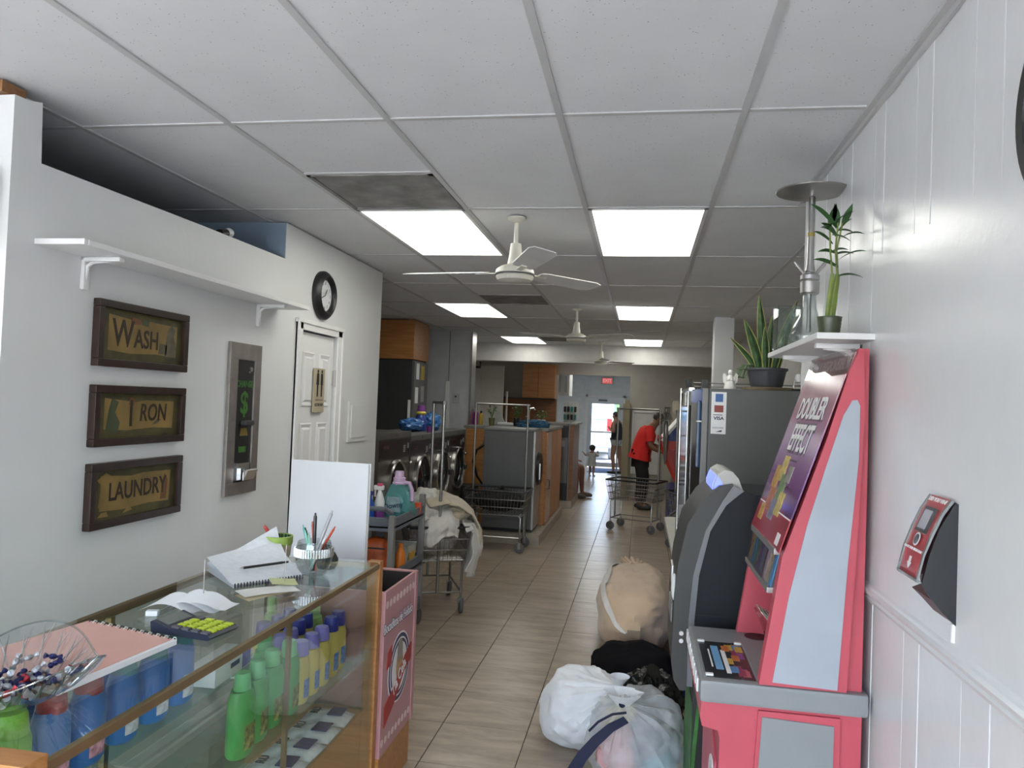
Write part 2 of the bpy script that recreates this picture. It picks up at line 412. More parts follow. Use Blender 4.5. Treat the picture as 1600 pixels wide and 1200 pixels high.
struct('trim_4', B().prism([(-2.03, 0), (-2.012, 0), (-2.012, .14), (-2.02, .15), (-2.016, .17), (-2.026, .2), (-2.03, .2)], 2.12, 4.19, 'y'), white, 'moulded white baseboard behind the glass counter')
# shop front behind the camera
fr = struct('wall_front', B().box(-4.05, .7, -2.4, -2.3, 0, .16).box(-4.05, .7, -2.4, -2.3, 2.5, 2.8), white_wall)
for n, (x0, x1) in enumerate(((-4.0, -2.55), (-2.5, -1.05), (-1.0, -.0), (.05, .66))):
    w = struct('window_%d' % (n+1), B().box(x0, x0+.04, -2.38, -2.32, .16, 2.5).box(x1-.04, x1, -2.38, -2.32, .16, 2.5).box(x0, x1, -2.38, -2.32, .16, .2).box(x0, x1, -2.38, -2.32, 2.46, 2.5), alu)
    obj('pane', B().box(x0+.04, x1-.04, -2.353, -2.347, .2, 2.46), glass('shop_glass', (.97, .985, .98)), w)
# streets at both ends
struct('ground_front', B().box(-30, 30, -40, -2.4, -.2, -.1), mat('front_pavement', (.42, .41, .39), .8, scale=2))
struct('ground_back', B().box(-25, 25, 21.72, 60, -.2, -.06), mat('back_pavement', (.2, .2, .2), .8, scale=2))

# ------------------------------------------------------------------ restroom door on the left wall
d2 = struct('door_2', B().box(-2.10, -2.045, 4.272, 4.80, .01, 2.118), white, 'white panelled restroom door')
pm = mat('door_panel_white', (.78, .78, .77), .4, var=.02)
for (y0, y1) in ((4.335, 4.505), (4.575, 4.745)):
    for (z0, z1) in ((1.66, 2.0), (.92, 1.56), (.2, .8)):
        b = B()
        # raised field with sloped border, sunk into a groove
        o = [(y0, z0), (y1, z0), (y1, z1), (y0, z1)]; s_ = .03
        inn = [(y0+s_, z0+s_), (y1-s_, z0+s_), (y1-s_, z1-s_), (y0+s_, z1-s_)]
        v = [(-2.044, *q) for q in o]+[(-2.036, q[0]+(.008 if q[0] == y0 else -.008), q[1]+(.008 if q[1] == z0 else -.008)) for q in o]+[(-2.045, *q) for q in inn]+[(-2.034, q[0]+(.012 if q[0] < (y0+y1)/2 else -.012), q[1]+(.012 if q[1] < (z0+z1)/2 else -.012)) for q in inn]
        f = []
        for L in range(3):
            for q in range(4): f.append((L*4+q, L*4+(q+1) % 4, L*4+4+(q+1) % 4, L*4+4+q))
        f.append((12, 13, 14, 15)); b.add(v, f); obj('door_panel', b, pm, d2, False)
b = B().cyl((-2.045, 4.33, 1.0), (-2.0, 4.33, 1.0), .012).ell((-1.985, 4.33, 1.0), .022, .027, .027)
obj('knob', b, mat('brass', (.6, .42, .16), .25, 1), d2)
for z in (1.85, .95, .25): obj('hinge', B().box(-2.046, -2.028, 4.795, 4.815, z-.05, z+.05).cyl((-2.03, 4.806, z-.055), (-2.03, 4.806, z+.055), .008), steel, d2)
tr = B()
for (a, b_, c, d) in ((4.195, 4.268, 0, 2.185), (4.805, 4.885, 0, 2.185)): tr.box(-2.03, -2.012, a, b_, c, d, .004)
tr.box(-2.03, -2.012, 4.195, 4.885, 2.125, 2.185, .004)
tr.box(-2.03, -2.004, 4.195, 4.215, 0, 2.19, .003).box(-2.03, -2.004, 4.865, 4.885, 0, 2.19, .003).box(-2.03, -2.002, 4.19, 4.89, 2.165, 2.19, .003)
struct('trim_5', tr, white, 'white moulded casing of the restroom door')
ap = struct('trim_6', B().box(-2.03, -2.018, 5.06, 5.43, 1.41, 1.70, .003).box(-2.02, -2.012, 5.10, 5.39, 1.44, 1.67, .002), white_wall, 'white painted access panel beside the restroom door')

# ------------------------------------------------------------------ ceiling lights, vents, fans
def diffuser():
    m = bpy.data.materials.new('lit_diffuser'); m.use_nodes = True; nt = m.node_tree; nt.nodes.clear()
    out = nt.nodes.new('ShaderNodeOutputMaterial'); e = nt.nodes.new('ShaderNodeEmission')
    tc = nt.nodes.new('ShaderNodeTexCoord'); sp = nt.nodes.new('ShaderNodeSeparateXYZ'); nt.links.new(tc.outputs['Object'], sp.inputs[0])
    ab = nt.nodes.new('ShaderNodeMath'); ab.operation = 'ABSOLUTE'; nt.links.new(sp.outputs[0], ab.inputs[0])
    sb = nt.nodes.new('ShaderNodeMath'); sb.operation = 'SUBTRACT'; sb.inputs[1].default_value = .12; nt.links.new(ab.outputs[0], sb.inputs[0])
    a2 = nt.nodes.new('ShaderNodeMath'); a2.operation = 'ABSOLUTE'; nt.links.new(sb.outputs[0], a2.inputs[0])
    mr = nt.nodes.new('ShaderNodeMapRange'); mr.inputs[1].default_value = 0; mr.inputs[2].default_value = .14; mr.inputs[3].default_value = 1.3; mr.inputs[4].default_value = .7
    nt.links.new(a2.outputs[0], mr.inputs[0])
    mu = nt.nodes.new('ShaderNodeMath'); mu.operation = 'MULTIPLY'; mu.inputs[1].default_value = LAMP
    nt.links.new(mr.outputs[0], mu.inputs[0]); nt.links.new(mu.outputs[0], e.inputs[1]); e.inputs[0].default_value = (1, .99, .91, 1)
    nt.links.new(e.outputs[0], out.inputs[0]); return m
LAMP = 6
difm = diffuser()
desc = {(-1, 1): 'lit fluorescent ceiling panel nearest the wall clock', (1, 1): 'largest lit fluorescent ceiling panel right of the nearest fan', (-2, 4): 'lit ceiling panel left of the middle fan, above the wood box',
        (1, 4): 'lit ceiling panel right of the middle fan', (-2, 7): 'small distant lit ceiling panel left of the far fan', (1, 7): 'small distant lit ceiling panel just before the beam, right of the far fan'}
for (i, j) in sorted(LIGHTS):
    xc, yc = CXL+(i+.5)*G, CYL+(j+.5)*2*G
    t = thing('ceiling_light', desc[(i, j)], 'ceiling light', (xc, yc, CE), group='fluorescent ceiling panels')
    hx, hy = G/2-.012, G-.012
    b = B()
    for q in ((-hx, -hx+.018, -hy, hy), (hx-.018, hx, -hy, hy), (-hx, hx, -hy, -hy+.018), (-hx, hx, hy-.018, hy)): b.box(q[0], q[1], q[2], q[3], -.002, .02)
    obj('frame', b, white, t, False)
    obj('diffuser', B().box(-hx+.018, hx-.018, -hy+.018, hy-.018, .002, .008), difm, t, False)
for n, (xc, yc, zc) in enumerate(((-1.0, 18.9, 2.66), (-1.0, 16.6, 2.66), (-.6, 13.85, CE))):  # out-of-view panels added to brighten the lobby and the back wall
    t = thing('ceiling_light', ['added ceiling panel, out of view, brightening the exit lobby', 'added ceiling panel, out of view, brightening the lobby just inside its opening', 'added ceiling panel, out of view behind the beam, brightening the back wall'][n], 'ceiling light', (xc, yc, zc), group='fluorescent ceiling panels')
    b = B(); hx, hy = G/2-.012, G-.012
    for q in ((-hx, -hx+.018, -hy, hy), (hx-.018, hx, -hy, hy), (-hx, hx, -hy, -hy+.018), (-hx, hx, hy-.018, hy)): b.box(q[0], q[1], q[2], q[3], -.02, 0)
    obj('frame', b, white, t, False); obj('diffuser', B().box(-hx+.018, hx-.018, -hy+.018, hy-.018, -.016, -.01), difm, t, False)
ventm = mat('dusty_grey_panel', (.23, .225, .215), .8, var=.35, scale=7)
for n, (i, j) in enumerate(sorted(VENTS, key=lambda q: q[1])):
    x0, y0 = CXL+i*G+.014, CYL+j*2*G+.014; w = G-.028
    t = thing('air_vent', ['dusty grey return vent with brown stains before the lit panel', 'dusty grey return vent behind the nearest fan', 'faint grey return vent above the far fan'][n], 'air vent', (x0, y0, CE), group='square return vents in the ceiling')
    obj('vent_panel', B().box(0, w, 0, w, .002, .012), ventm, t, False)
    b = B()
    for q in ((0, w, 0, .02), (0, w, w-.02, w), (0, .02, 0, w), (w-.02, w, 0, w)): b.box(q[0], q[1], q[2], q[3], -.003, .004)
    obj('vent_frame', b, ventm, t, False)
cream = mat('cream_enamel', (.66, .64, .55), .35, var=.03)
def fan(loc, rz, label, tilt=0):
    t = thing('ceiling_fan', label, 'ceiling fan', loc, rz, 'ceiling fans down the aisle')
    obj('canopy', B().lathe([(.0, 0), (.05, 0), (.05, -.01), (.02, -.03), (.0, -.03)], n=16), cream, t)
    obj('downrod', B().cyl((0, 0, -.02), (0, 0, -.17), .012), cream, t)
    mo = obj('motor', B().lathe([(.0, -.14), (.028, -.14), (.034, -.20), (.042, -.25), (.075, -.262), (.10, -.28), (.105, -.30), (.098, -.305), (.098, -.31), (.102, -.315), (.092, -.335), (.05, -.345), (.0, -.345)], n=28), cream, t)
    obj('groove_band', B().lathe([(.099, -.3045), (.1045, -.3045), (.1045, -.309), (.099, -.309)], n=28, cap=False), black, mo)
    for k in range(3):
        a = 2*PI*k/3; m = Matrix.Rotation(a, 4, 'Z') @ Matrix.Translation((0, 0, -.29)) @ Matrix.Rotation(-.2, 4, 'X')
        b = B().prism([(.16, -.045), (.2, -.058), (.58, -.068), (.63, -.05), (.63, .05), (.58, .068), (.2, .058), (.16, .045)], -.002, .002, 'z').xf(m)
        bl = obj('blade', b, mat('fan_blade_white', (.62, .62, .6), .4), t, False)
        obj('blade_arm', B().box(.08, .22, -.014, .014, -.008, -.002).xf(m), cream, bl)
    return t
fan((-.683, 3.94, CE), math.radians(172), 'nearest cream ceiling fan, hanging between two lit panels')
fan((-.675, 7.68, CE), math.radians(95), 'middle cream ceiling fan, left of the second lit panel')
fan((-.637, 11.72, CE), math.radians(40), 'farthest cream ceiling fan, hanging before the beam')
# ------------------------------------------------------------------ things on the left wall
sh = thing('wall_shelf', 'long white wall shelf above the three laundry pictures', 'shelf', (-2.03, 3.2, 2.20), world=True)
obj('board', B().box(-2.03, -1.84, 2.23, 3.97, 2.205, 2.225, .003), white, sh)
for yy in (2.46, 3.74):
    b = B().box(-2.03, -2.012, yy-.015, yy+.015, 2.085, 2.205, .006).box(-2.03, -1.87, yy-.015, yy+.015, 2.188, 2.205, .006)
    b.tube([(-2.022, yy, 2.10), (-2.012, yy, 2.17), (-1.99, yy, 2.188), (-1.9, yy, 2.196)], .008)
    obj('bracket', b, white, sh)
obj('price_tag', B().box(-1.841, -1.838, 2.25, 2.26, 2.207, 2.223), paper, sh)

umber = mat('dark_umber_frame', (.026, .012, .008), .4, var=.25, scale=20)
def art_mat(name, base, edge, seed):
    m = mat(name, base, .6, var=.3, scale=7); nt = m.node_tree
    r = [x for x in nt.nodes if x.type == 'VALTORGB'][0]
    r.color_ramp.elements[0].color = (*edge, 1); r.color_ramp.elements[1].color = (*base, 1); return m
ochre = mat('ochre_print', (.21, .135, .035), .6, var=.25, scale=9)
olive = mat('olive_print', (.06, .05, .013), .6, var=.45, scale=12)
inkm = mat('dark_brown_ink', (.025, .012, .005), .6)
ink2 = mat('faded_grey_ink', (.10, .085, .05), .6, var=.3, scale=30)
ink3 = mat('rust_ink', (.14, .055, .015), .6)
ink4 = mat('sage_ink', (.05, .065, .025), .6)
def picture(z0, z1, words, label, extra):
    y0, y1 = 2.522, 3.09; zc = (z0+z1)/2
    t = thing('framed_picture', label, 'picture', (-2.03, (y0+y1)/2, z0), world=True, group='three framed laundry prints')
    fw = .03; x0, x1 = -2.03, -1.998
    for (a, b_, c, d) in ((y0, y1, z1-fw, z1), (y0, y1, z0, z0+fw), (y0, y0+fw, z0+fw, z1-fw), (y1-fw, y1, z0+fw, z1-fw)):
        fr_ = obj('frame_rail', B().box(x0, x1, a, b_, c, d, .004), umber, t)
    b = B(); q = fw-.006
    b.box(x1-.012, x1-.004, y0+q, y1-q, z1-q-.004, z1-q).box(x1-.012, x1-.004, y0+q, y1-q, z0+q, z0+q+.004)
    obj('inner_bead', b, mat('bronze_bead', (.14, .08, .045), .35), t)
    ba = obj('print', B().box(x0+.004, x0+.014, y0+fw-.004, y1-fw+.004, z0+fw-.004, z1-fw+.004), olive, t, False)
    sxm = x0+.0145
    obj('banner', B().prism([(y0+.07, z0+.065), (y0+.2, z0+.058), (y1-.2, z0+.066), (y1-.07, z0+.06), (y1-.065, z1-.06), (y1-.25, z1-.056), (y0+.25, z1-.064), (y0+.07, z1-.05)], sxm-.0006, sxm, 'x'), ochre, ba, False)
    for w in words: text(w[0], w[1], w[4] if len(w) > 4 else inkm, ba, XP((sxm+.0005, y0+w[2], z0+w[3])), sx=.8, shear=w[5] if len(w) > 5 else 0, bold=.0015)
    for (poly, m) in extra: obj('printed_shape', B().prism([(y0+p, z0+r) for p, r in poly], sxm, sxm+.0006, 'x'), m, ba, False)
    return t
picture(1.812, 2.066, [('W', .15, .155, .13), ('ASH', .105, .30, .118)], 'dark framed print reading WASH, topmost of the three', [
    ([(.42, .06), (.49, .06), (.5, .1), (.48, .15), (.49, .18), (.46, .2), (.44, .17), (.43, .13)], ink2), ([(.38, .07), (.43, .07), (.435, .11), (.385, .115)], ink2), ([(.2, .175), (.26, .18), (.26, .2), (.2, .205)], ink3), ([(.265, .18), (.31, .175), (.31, .198), (.265, .2)], ink4)])
picture(1.507, 1.742, [('I', .15, .225, .12), ('RON', .10, .365, .125, inkm, .1)], 'dark framed print reading IRON, middle of the three', [
    ([(.08, .06), (.15, .05), (.16, .09), (.13, .13), (.15, .17), (.11, .185), (.095, .14)], ink4), ([(.36, .075), (.4, .085), (.42, .1), (.39, .1)], ink2), ([(.21, .16), (.24, .155), (.245, .185), (.215, .19)], ink3)])
picture(1.194, 1.445, [('LAUNDRY', .098, .295, .13)], 'dark framed print reading LAUNDRY, lowest of the three', [
    ([(.06, .08), (.12, .07), (.125, .17), (.14, .19), (.1, .21), (.05, .185), (.075, .165)], ochre), ([(.44, .07), (.48, .07), (.485, .15), (.465, .18), (.45, .15)], ink3), ([(.06, .042), (.12, .04), (.11, .06), (.08, .058)], ochre), ([(.2, .042), (.26, .05), (.24, .07)], ochre)])

cm = thing('change_machine', 'steel framed change machine with a black face set in the wall', 'change machine', (-2.03, 3.62, 1.21), world=True)
b = B()
for (a, b_, c, d) in ((3.47, 3.78, 1.90, 1.985), (3.47, 3.78, 1.213, 1.275), (3.47, 3.545, 1.275, 1.90), (3.715, 3.78, 1.275, 1.90)): b.box(-2.03, -2.012, a, b_, c, d, .002)
obj('steel_frame', b, mat('brown_steel', (.36, .33, .31), .38, .8, var=.12, scale=14), cm)
face = obj('face_plate', B().box(-2.03, -2.020, 3.54, 3.72, 1.27, 1.905), black, cm)
grn = mat('green_print', (.045, .15, .025), .5, var=.2); ylw = mat('yellow_print', (.22, .16, .03), .5)
text('CHANGE', .048, grn, face, XP((-2.019, 3.63, 1.775)), sx=.85, bold=.001)
text('$', .16, grn, face, XP((-2.019, 3.63, 1.675)), bold=.003)
obj('bill_slot', B().box(-2.02, -1.985, 3.60, 3.685, 1.565, 1.59, .006), darkgrey, cm)
obj('bill_decal', B().prism([(3.60, 1.51), (3.68, 1.51), (3.665, 1.55), (3.61, 1.55)], -2.02, -2.019, 'x'), ylw, face)
obj('coin_decal', B().box(-2.02, -2.019, 3.595, 3.665, 1.425, 1.455), grn, face)
obj('lock', B().cyl((-2.02, 3.68, 1.855), (-2.012, 3.68, 1.855), .012).cyl((-2.02, 3.665, 1.84), (-2.014, 3.665, 1.84), .006), steel, cm)
obj('coin_cup', B().box(-2.02, -2.012, 3.575, 3.70, 1.285, 1.37).prism([(-2.012, 1.285), (-1.985, 1.285), (-1.965, 1.335), (-1.975, 1.34), (-2.012, 1.30)], 3.60, 3.70).box(-2.012, -1.99, 3.595, 3.605, 1.285, 1.345), chrome, cm)

ck = thing('wall_clock', 'round black wall clock with a white dial above the restroom door', 'clock', (-2.03, 4.53, 2.37), world=True)
def ring(cx, cy, cz, prof, n=36):   # lathe about the x axis
    b = B().lathe(prof, n=n, cap=False); return b.xf(Matrix.Translation((cx, cy, cz)) @ Matrix.Rotation(PI/2, 4, 'Y'))
obj('case', ring(-2.03, 4.55, 2.37, [(.0, 0), (.155, 0), (.155, .02), (.148, .03), (.135, .042), (.122, .05), (.11, .045), (.10, .03), (.10, .018)]), black, ck)
di = obj('dial', ring(-2.03, 4.55, 2.37, [(.0, .019), (.102, .019), (.102, .017), (0, .017)]), paper, ck)
for h in range(12):
    a = h*PI/6; text(str(12 if h == 0 else h), .026, black, di, XP((-2.0105, 4.55+.078*math.sin(a), 2.37+.078*math.cos(a))), name='numeral')
obj('hour_hand', B().box(-.0005, .0005, -.004, .004, 0, .05).xf(Matrix.Translation((-2.009, 4.55, 2.37)) @ Matrix.Rotation(-.6, 4, 'X')), black, ck)
obj('minute_hand', B().box(-.0005, .0005, -.003, .003, 0, .075).xf(Matrix.Translation((-2.008, 4.55, 2.37)) @ Matrix.Rotation(1.95, 4, 'X')), black, ck)
obj('lens', ring(-2.03, 4.55, 2.37, [(0, .028), (.108, .028), (.108, .030), (0, .030)]), glass('clock_glass', (.98, .98, .98), .7), ck)

rs = thing('restroom_sign', 'tan restroom sign with two black figures on the white door', 'sign', (-2.034, 4.55, 1.66), world=True)
tan = mat('tan_plastic', (.45, .38, .27), .5)
obj('plate', B().box(-2.034, -2.022, 4.475, 4.635, 1.625, 1.905, .006), tan, rs)
for yy, dress in ((4.525, 1), (4.585, 0)):
    b = B().cyl((-2.023, yy, 1.885), (-2.0205, yy, 1.885), .011)
    w = .021 if dress else .017
    b.prism([(yy-.015, 1.872), (yy+.015, 1.872), (yy+w, 1.80), (yy+.01, 1.80), (yy+.008, 1.725), (yy-.008, 1.725), (yy-.01, 1.80), (yy-w, 1.80)], -2.023, -2.0205, 'x')
    obj('figure', b, black, rs, False)
text('RESTROOM', .026, black, rs, XP((-2.0213, 4.555, 1.672)), sx=.9)
obj('rule', B().box(-2.0225, -2.021, 4.50, 4.61, 1.702, 1.706), black, rs)

wb = tag(obj('wood_block', B().box(-2.9, -2.06, 2.10, 2.20, 2.672, 2.712, .004), wood('plywood_brown', (.2, .09, .03), (.3, .15, .06))), 'brown wood block wedged between the partition top and ceiling', 'wood block')
cu = thing('wall_unit', 'rounded beige wall unit at the left edge of the photo', 'wall unit', (-2.2, 2.1, 2.3), world=True)
obj('shell', B().box(-2.36, -2.062, 2.05, 2.119, 2.18, 2.43, .03), mat('beige_plastic', (.6, .57, .47), .4), cu)
obj('grille', B().box(-2.33, -2.10, 2.045, 2.052, 2.20, 2.22), midgrey, cu)
nl = thing('lamp_head', 'small black and white lamp head on the partition edge', 'lamp', (-2.09, 3.50, 2.50), world=True)
obj('socket', B().cyl((-2.09, 3.44, 2.515), (-2.09, 3.50, 2.53), .022), black, nl); obj('bulb', B().ell((-2.09, 3.525, 2.538), .026, .03, .024, 12, 8), white, nl); obj('foot', B().box(-2.105, -2.075, 3.43, 3.48, 2.499, 2.515, .003), black, nl)

# ------------------------------------------------------------------ glass display counter
case_top = 1.04
X0, X1, Y0, Y1 = -1.635, -1.067, 1.235, 3.10
brass = mat('brass_trim', (.34, .24, .12), .35, .75, var=.1, scale=10)
cg = glass('counter_glass', (.955, .98, .968), 1.3)
dcz = thing('display_counter', 'long brass trimmed glass display counter full of detergent bottles', 'display counter', (-1.35, 2.16, 0), world=True)
top = obj('glass_top', B().box(X0, X1, Y0, Y1, case_top-.008, case_top), cg, dcz)
obj('front_pane', B().box(X1-.006, X1, Y0+.02, Y1-.035, .16, case_top-.02), cg, dcz)
obj('end_pane', B().box(X0+.02, X1-.02, Y1-.03, Y1-.024, .42, case_top-.02), cg, dcz)
for nm, q in (('front_rail', (X1-.014, X1+.004, Y0, Y1, case_top-.028, case_top-.006)), ('back_rail', (X0-.004, X0+.018, Y0, Y1, case_top-.028, case_top-.002)), ('lower_rail', (X1-.02, X1+.006, Y0, Y1, .13, .17))):
    obj(nm, B().box(*q, .003), brass, dcz)
obj('end_rail', B().box(X0, X1, Y1-.02, Y1-.002, case_top-.03, case_top-.008, .003), brass, dcz)
obj('end_post', B().box(X1-.05, X1+.006, Y1-.022, Y1+.022, 0, case_top+.002, .003), oak, dcz)
obj('end_panel', B().box(X0, X1-.05, Y1-.02, Y1, 0, .42, .002), oak, dcz)
obj('near_end_rail', B().box(X0, X1+.006, Y0-.03, Y0+.03, case_top-.05, case_top+.012, .004), oak, dcz)
obj('near_end_panel', B().box(X0, X1, Y0-.02, Y0, 0, case_top-.05), oak, dcz)
obj('plinth', B().box(X0+.01, X1-.012, Y0, Y1-.02, 0, .13), oak, dcz)
obj('back_doors', B().box(X0, X0+.006, Y0+.02, 2.15, .16, case_top-.03).box(X0+.008, X0+.014, 2.12, Y1-.03, .16, case_top-.03), glass('counter_back_glass', (.9, .95, .93), .8), dcz)
sg = glass('shelf_glass', (.88, .95, .925), 1.2)
obj('shelf', B().box(X0+.03, -1.135, 2.06, Y1-.035, .612, .62), sg, dcz)
obj('shelf', B().box(X0+.03, -1.275, Y0+.03, 2.49, .80, .808), sg, dcz)
obj('shelf', B().box(X0+.03, -1.10, Y0+.03, Y1-.035, .43, .438), sg, dcz)
for yy, zz in ((2.36, .80), (1.65, .80)):
    obj('shelf_clip', B().cyl((-1.31, yy, zz-.012), (-1.23, yy, zz-.012), .011), steel, dcz)
obj('shelf_post', B().box(X1-.03, X1-.016, 2.30, 2.315, .17, case_top-.02), brass, dcz)
obj('back_post', B().box(X0+.02, X0+.04, 2.13, 2.15, .13, case_top-.02), brass, dcz)
obj('deck', B().box(X0+.01, X1-.01, Y0+.01, Y1-.03, .13, .145), mat('deck_laminate', (.55, .52, .47), .4), dcz)

# bottles: thing > body, cap, print
def bottle(name, label, cat, group, col, capcol, lab, h=.25, w=.042, d=.028, neck=.016, caph=.05, capr=.021, shoulder=.6, text_col=None, word=None):
    t = thing(name, label, cat, (0, 0, 0), 0, group)
    n = 18; prof = [(w*.85, 0), (w, .01), (w*1.02, h*.3), (w, h*shoulder), (w*.8, h*(shoulder+.14)), (neck, h-caph), (neck, h-caph+.005)]
    b = B().lathe(prof, n=n, sy=1, sx=d/w); obj('body', b, col, t)
    obj('cap', B().lathe([(capr*.98, h-caph), (capr, h-caph+.004), (capr*.9, h-.008), (capr*.8, h), (0, h)], n=n), capcol, t)
    x = d*1.02
    la = obj('print', B().grid(lambda u, v: (d*1.03*math.cos((u-.5)*1.1), w*1.03*math.sin((u-.5)*1.1), h*(.10+v*.30)), 8, 2), lab, t)
    return t
clr = lambda n, c, r=.35: mat(n, c, r, var=.08)
green_b = clr('green_bottle', (.10, .42, .10)); green_c = clr('green_cap', (.18, .55, .22)); lime_b = clr('lime_bottle', (.25, .6, .06)); lime_c = clr('lime_cap', (.35, .75, .10))
yell_b = clr('yellow_bottle', (.72, .60, .16)); lav_c = clr('lavender_cap', (.25, .22, .62)); navy_c = clr('navy_cap', (.03, .04, .30)); blue_b = clr('blue_bottle', (.06, .22, .60)); red_c = clr('red_cap', (.45, .05, .04)); teal_b = clr('teal_bottle', (.06, .30, .32))
lab_blue = mat('blue_label', (.15, .28, .6), .5, var=.5, scale=60); lab_pink = mat('pink_white_label', (.7, .35, .42), .5, var=.5, scale=60); lab_or = mat('orange_green_label', (.3, .32, .08), .5, var=.9, scale=45); lab_w = mat('pale_label', (.7, .72, .75), .5, var=.3, scale=50)
def bottle_row(proto, spots, labels=None, group=None):
    for k, (x, y, z, rz) in enumerate(spots):
        o = proto if k == 0 else dup(proto, (x, y, z))
        o.location = (x, y, z); o.rotation_euler = (0, 0, rz)
        if labels: o['label'] = labels[k]
        if group: o['group'] = group
p = bottle('green_bottle', '', 'bottle', 'green detergent bottles on the middle glass shelf', green_b, green_c, lab_or, .25, .058, .036, caph=.055, capr=.027, shoulder=.66)
bottle_row(p, [(-1.185, 2.20, .62, 0), (-1.195, 2.31, .62, .1), (-1.2, 2.42, .62, 0), (-1.19, 2.525, .62, .1), (-1.30, 2.56, .62, 0)],
    ['green detergent bottle nearest the camera on the middle counter shelf', 'green detergent bottle second in the front row inside the counter', 'green detergent bottle third in the front row inside the counter', 'green detergent bottle standing next to the first yellow bottle', 'green detergent bottle in the back row, left of the yellow bottles'])
p = bottle('yellow_bottle', '', 'bottle', 'yellow softener bottles on the middle glass shelf', yell_b, lav_c, lab_blue, .22, .046, .032, caph=.05, capr=.030, shoulder=.62, neck=.024)
names = ['first', 'second', 'third', 'fourth', 'fifth', 'sixth']
bottle_row(p, [(-1.19, 2.62+.092*k, .62, .05) for k in range(3)]+[(-1.29, 2.665+.08*k, .62, .05) for k in range(2)],
    ['yellow bottle with lavender cap, %s in the front row after the green bottles' % names[k] for k in range(3)]+['yellow bottle with lavender cap, %s in the row behind' % names[k] for k in range(2)])
p = bottle('yellow_bottle', '', 'bottle', 'yellow softener bottles with blue caps', yell_b, navy_c, lab_blue, .23, .046, .032, caph=.055, capr=.030, shoulder=.62, neck=.024)
bottle_row(p, [(-1.195, 2.905, .62, 0), (-1.2, 2.99, .62, 0), (-1.30, 2.83, .62, 0), (-1.31, 2.92, .62, 0), (-1.4, 2.86, .62, 0), (-1.4, 2.96, .62, 0), (-1.41, 2.76, .62, 0)],
    ['yellow bottle with navy cap, front row, just past the lavender capped ones', 'yellow bottle with navy cap, front row, last before the counter end', 'yellow bottle with navy cap, first in the second row', 'yellow bottle with navy cap, second in the second row', 'yellow bottle with navy cap, middle of the third row', 'yellow bottle with navy cap, last in the third row', 'yellow bottle with navy cap, first in the third row'])
p = bottle('pale_green_bottle', 'pale green bottle at the far end of the counter shelf', 'bottle', 'pale green bottles at the far end', clr('pale_green_bottle', (.35, .6, .2)), clr('pale_green_cap', (.5, .72, .35)), lab_or, .26, .046, .03, caph=.055)
bottle_row(p, [(-1.31, 3.01, .62, 0), (-1.5, 3.0, .62, 0)], ['pale green bottle in the far corner of the counter shelf', 'pale green bottle at the back of the far counter end'])
# upper shelf, under the top glass
p = bottle('blue_bottle', '', 'bottle', 'blue bottles on the upper glass shelf', blue_b, red_c, lab_pink, .215, .05, .036, caph=.045, capr=.034, shoulder=.68, neck=.026)
bottle_row(p, [(-1.325, 1.58, .808, 0), (-1.325, 1.70, .808, 0), (-1.43, 1.66, .808, 0)],
    ['blue bottle with red cap and pink label nearest the crystal bowl', 'blue bottle with red cap, second from the crystal bowl', 'blue bottle with red cap behind the pink labelled pair'])
p = bottle('blue_bottle', '', 'bottle', 'blue bottles with teal caps on the upper glass shelf', blue_b, teal_b, lab_w, .218, .05, .036, caph=.045, capr=.034, shoulder=.68, neck=.026)
bottle_row(p, [(-1.325, 1.83, .808, 0), (-1.325, 1.96, .808, 0), (-1.33, 2.09, .808, 0), (-1.43, 1.90, .808, 0)],
    ['blue bottle with pale label under the pink notebook corner', 'blue bottle with pale label, second under the notebook', 'blue bottle at the end of the upper counter shelf', 'blue bottle with teal cap in the back row of the upper shelf'])
p = bottle('lime_bottle', '', 'bottle', 'lime green bottles below the crystal bowl', lime_b, lime_c, lab_w, .218, .056, .04, caph=.05, capr=.042, shoulder=.68, neck=.03)
bottle_row(p, [(-1.325, 1.455, .808, 0), (-1.43, 1.52, .808, 0), (-1.44, 1.39, .808, 0), (-1.325, 1.33, .808, 0)],
    ['lime green bottle showing below the crystal bowl rim', 'lime green bottle in the second row under the crystal bowl', 'lime green bottle under the middle of the crystal bowl', 'lime green bottle nearest the counter corner'])
# packets on the low deck
film = mat('glossy_white_film', (.62, .66, .68), .22, var=.35, scale=16, bump=.5, bscale=30)
packet_txt = mat('packet_navy', (.03, .05, .16), .4)
for k in range(6):
    y = 2.19+k*.145
    t = thing('detergent_packet', ['white detergent packet nearest the camera on the low counter shelf', 'second white detergent packet on the low shelf', 'third white detergent packet on the low shelf', 'fourth white detergent packet on the low shelf', 'fifth white detergent packet on the low shelf', 'last white detergent packet before the counter end'][k], 'packet', (-1.20, y, .438), -.05+.05*(k % 3), 'white detergent packets in a row')
    b = B().grid(lambda u, v: ((u-.5)*.19, (v-.5)*.135, .004+.028*(math.sin(PI*u)*math.sin(PI*v))**.5+.004*noise.noise(Vector((u*9, v*9, k)))), 14, 12)
    b.grid(lambda u, v: ((u-.5)*.19, (v-.5)*.135, .001), 2, 2); body = obj('packet_body', b, film, t)
    top_z = .0335
    obj('print_block', B().box(.01, .07, -.03, .045, top_z-.004, top_z), packet_txt, t)
    text('RU', .045, mat('packet_black', (.03, .03, .03), .4), t, frame((-.045, .0, top_z), (0, 1, 0), (-1, 0, 0)), bold=.001)
t = thing('detergent_bag', 'yellow and red detergent bag on the low shelf below the blue bottles', 'packet', (-1.19, 1.78, .438), .1)
obj('bag_body', lump((0, 0, .07), (.1, .14, .07), .12, 3, 4, 24, 14, flat=.0), mat('yellow_bag', (.6, .45, .05), .35, bump=.4), t)
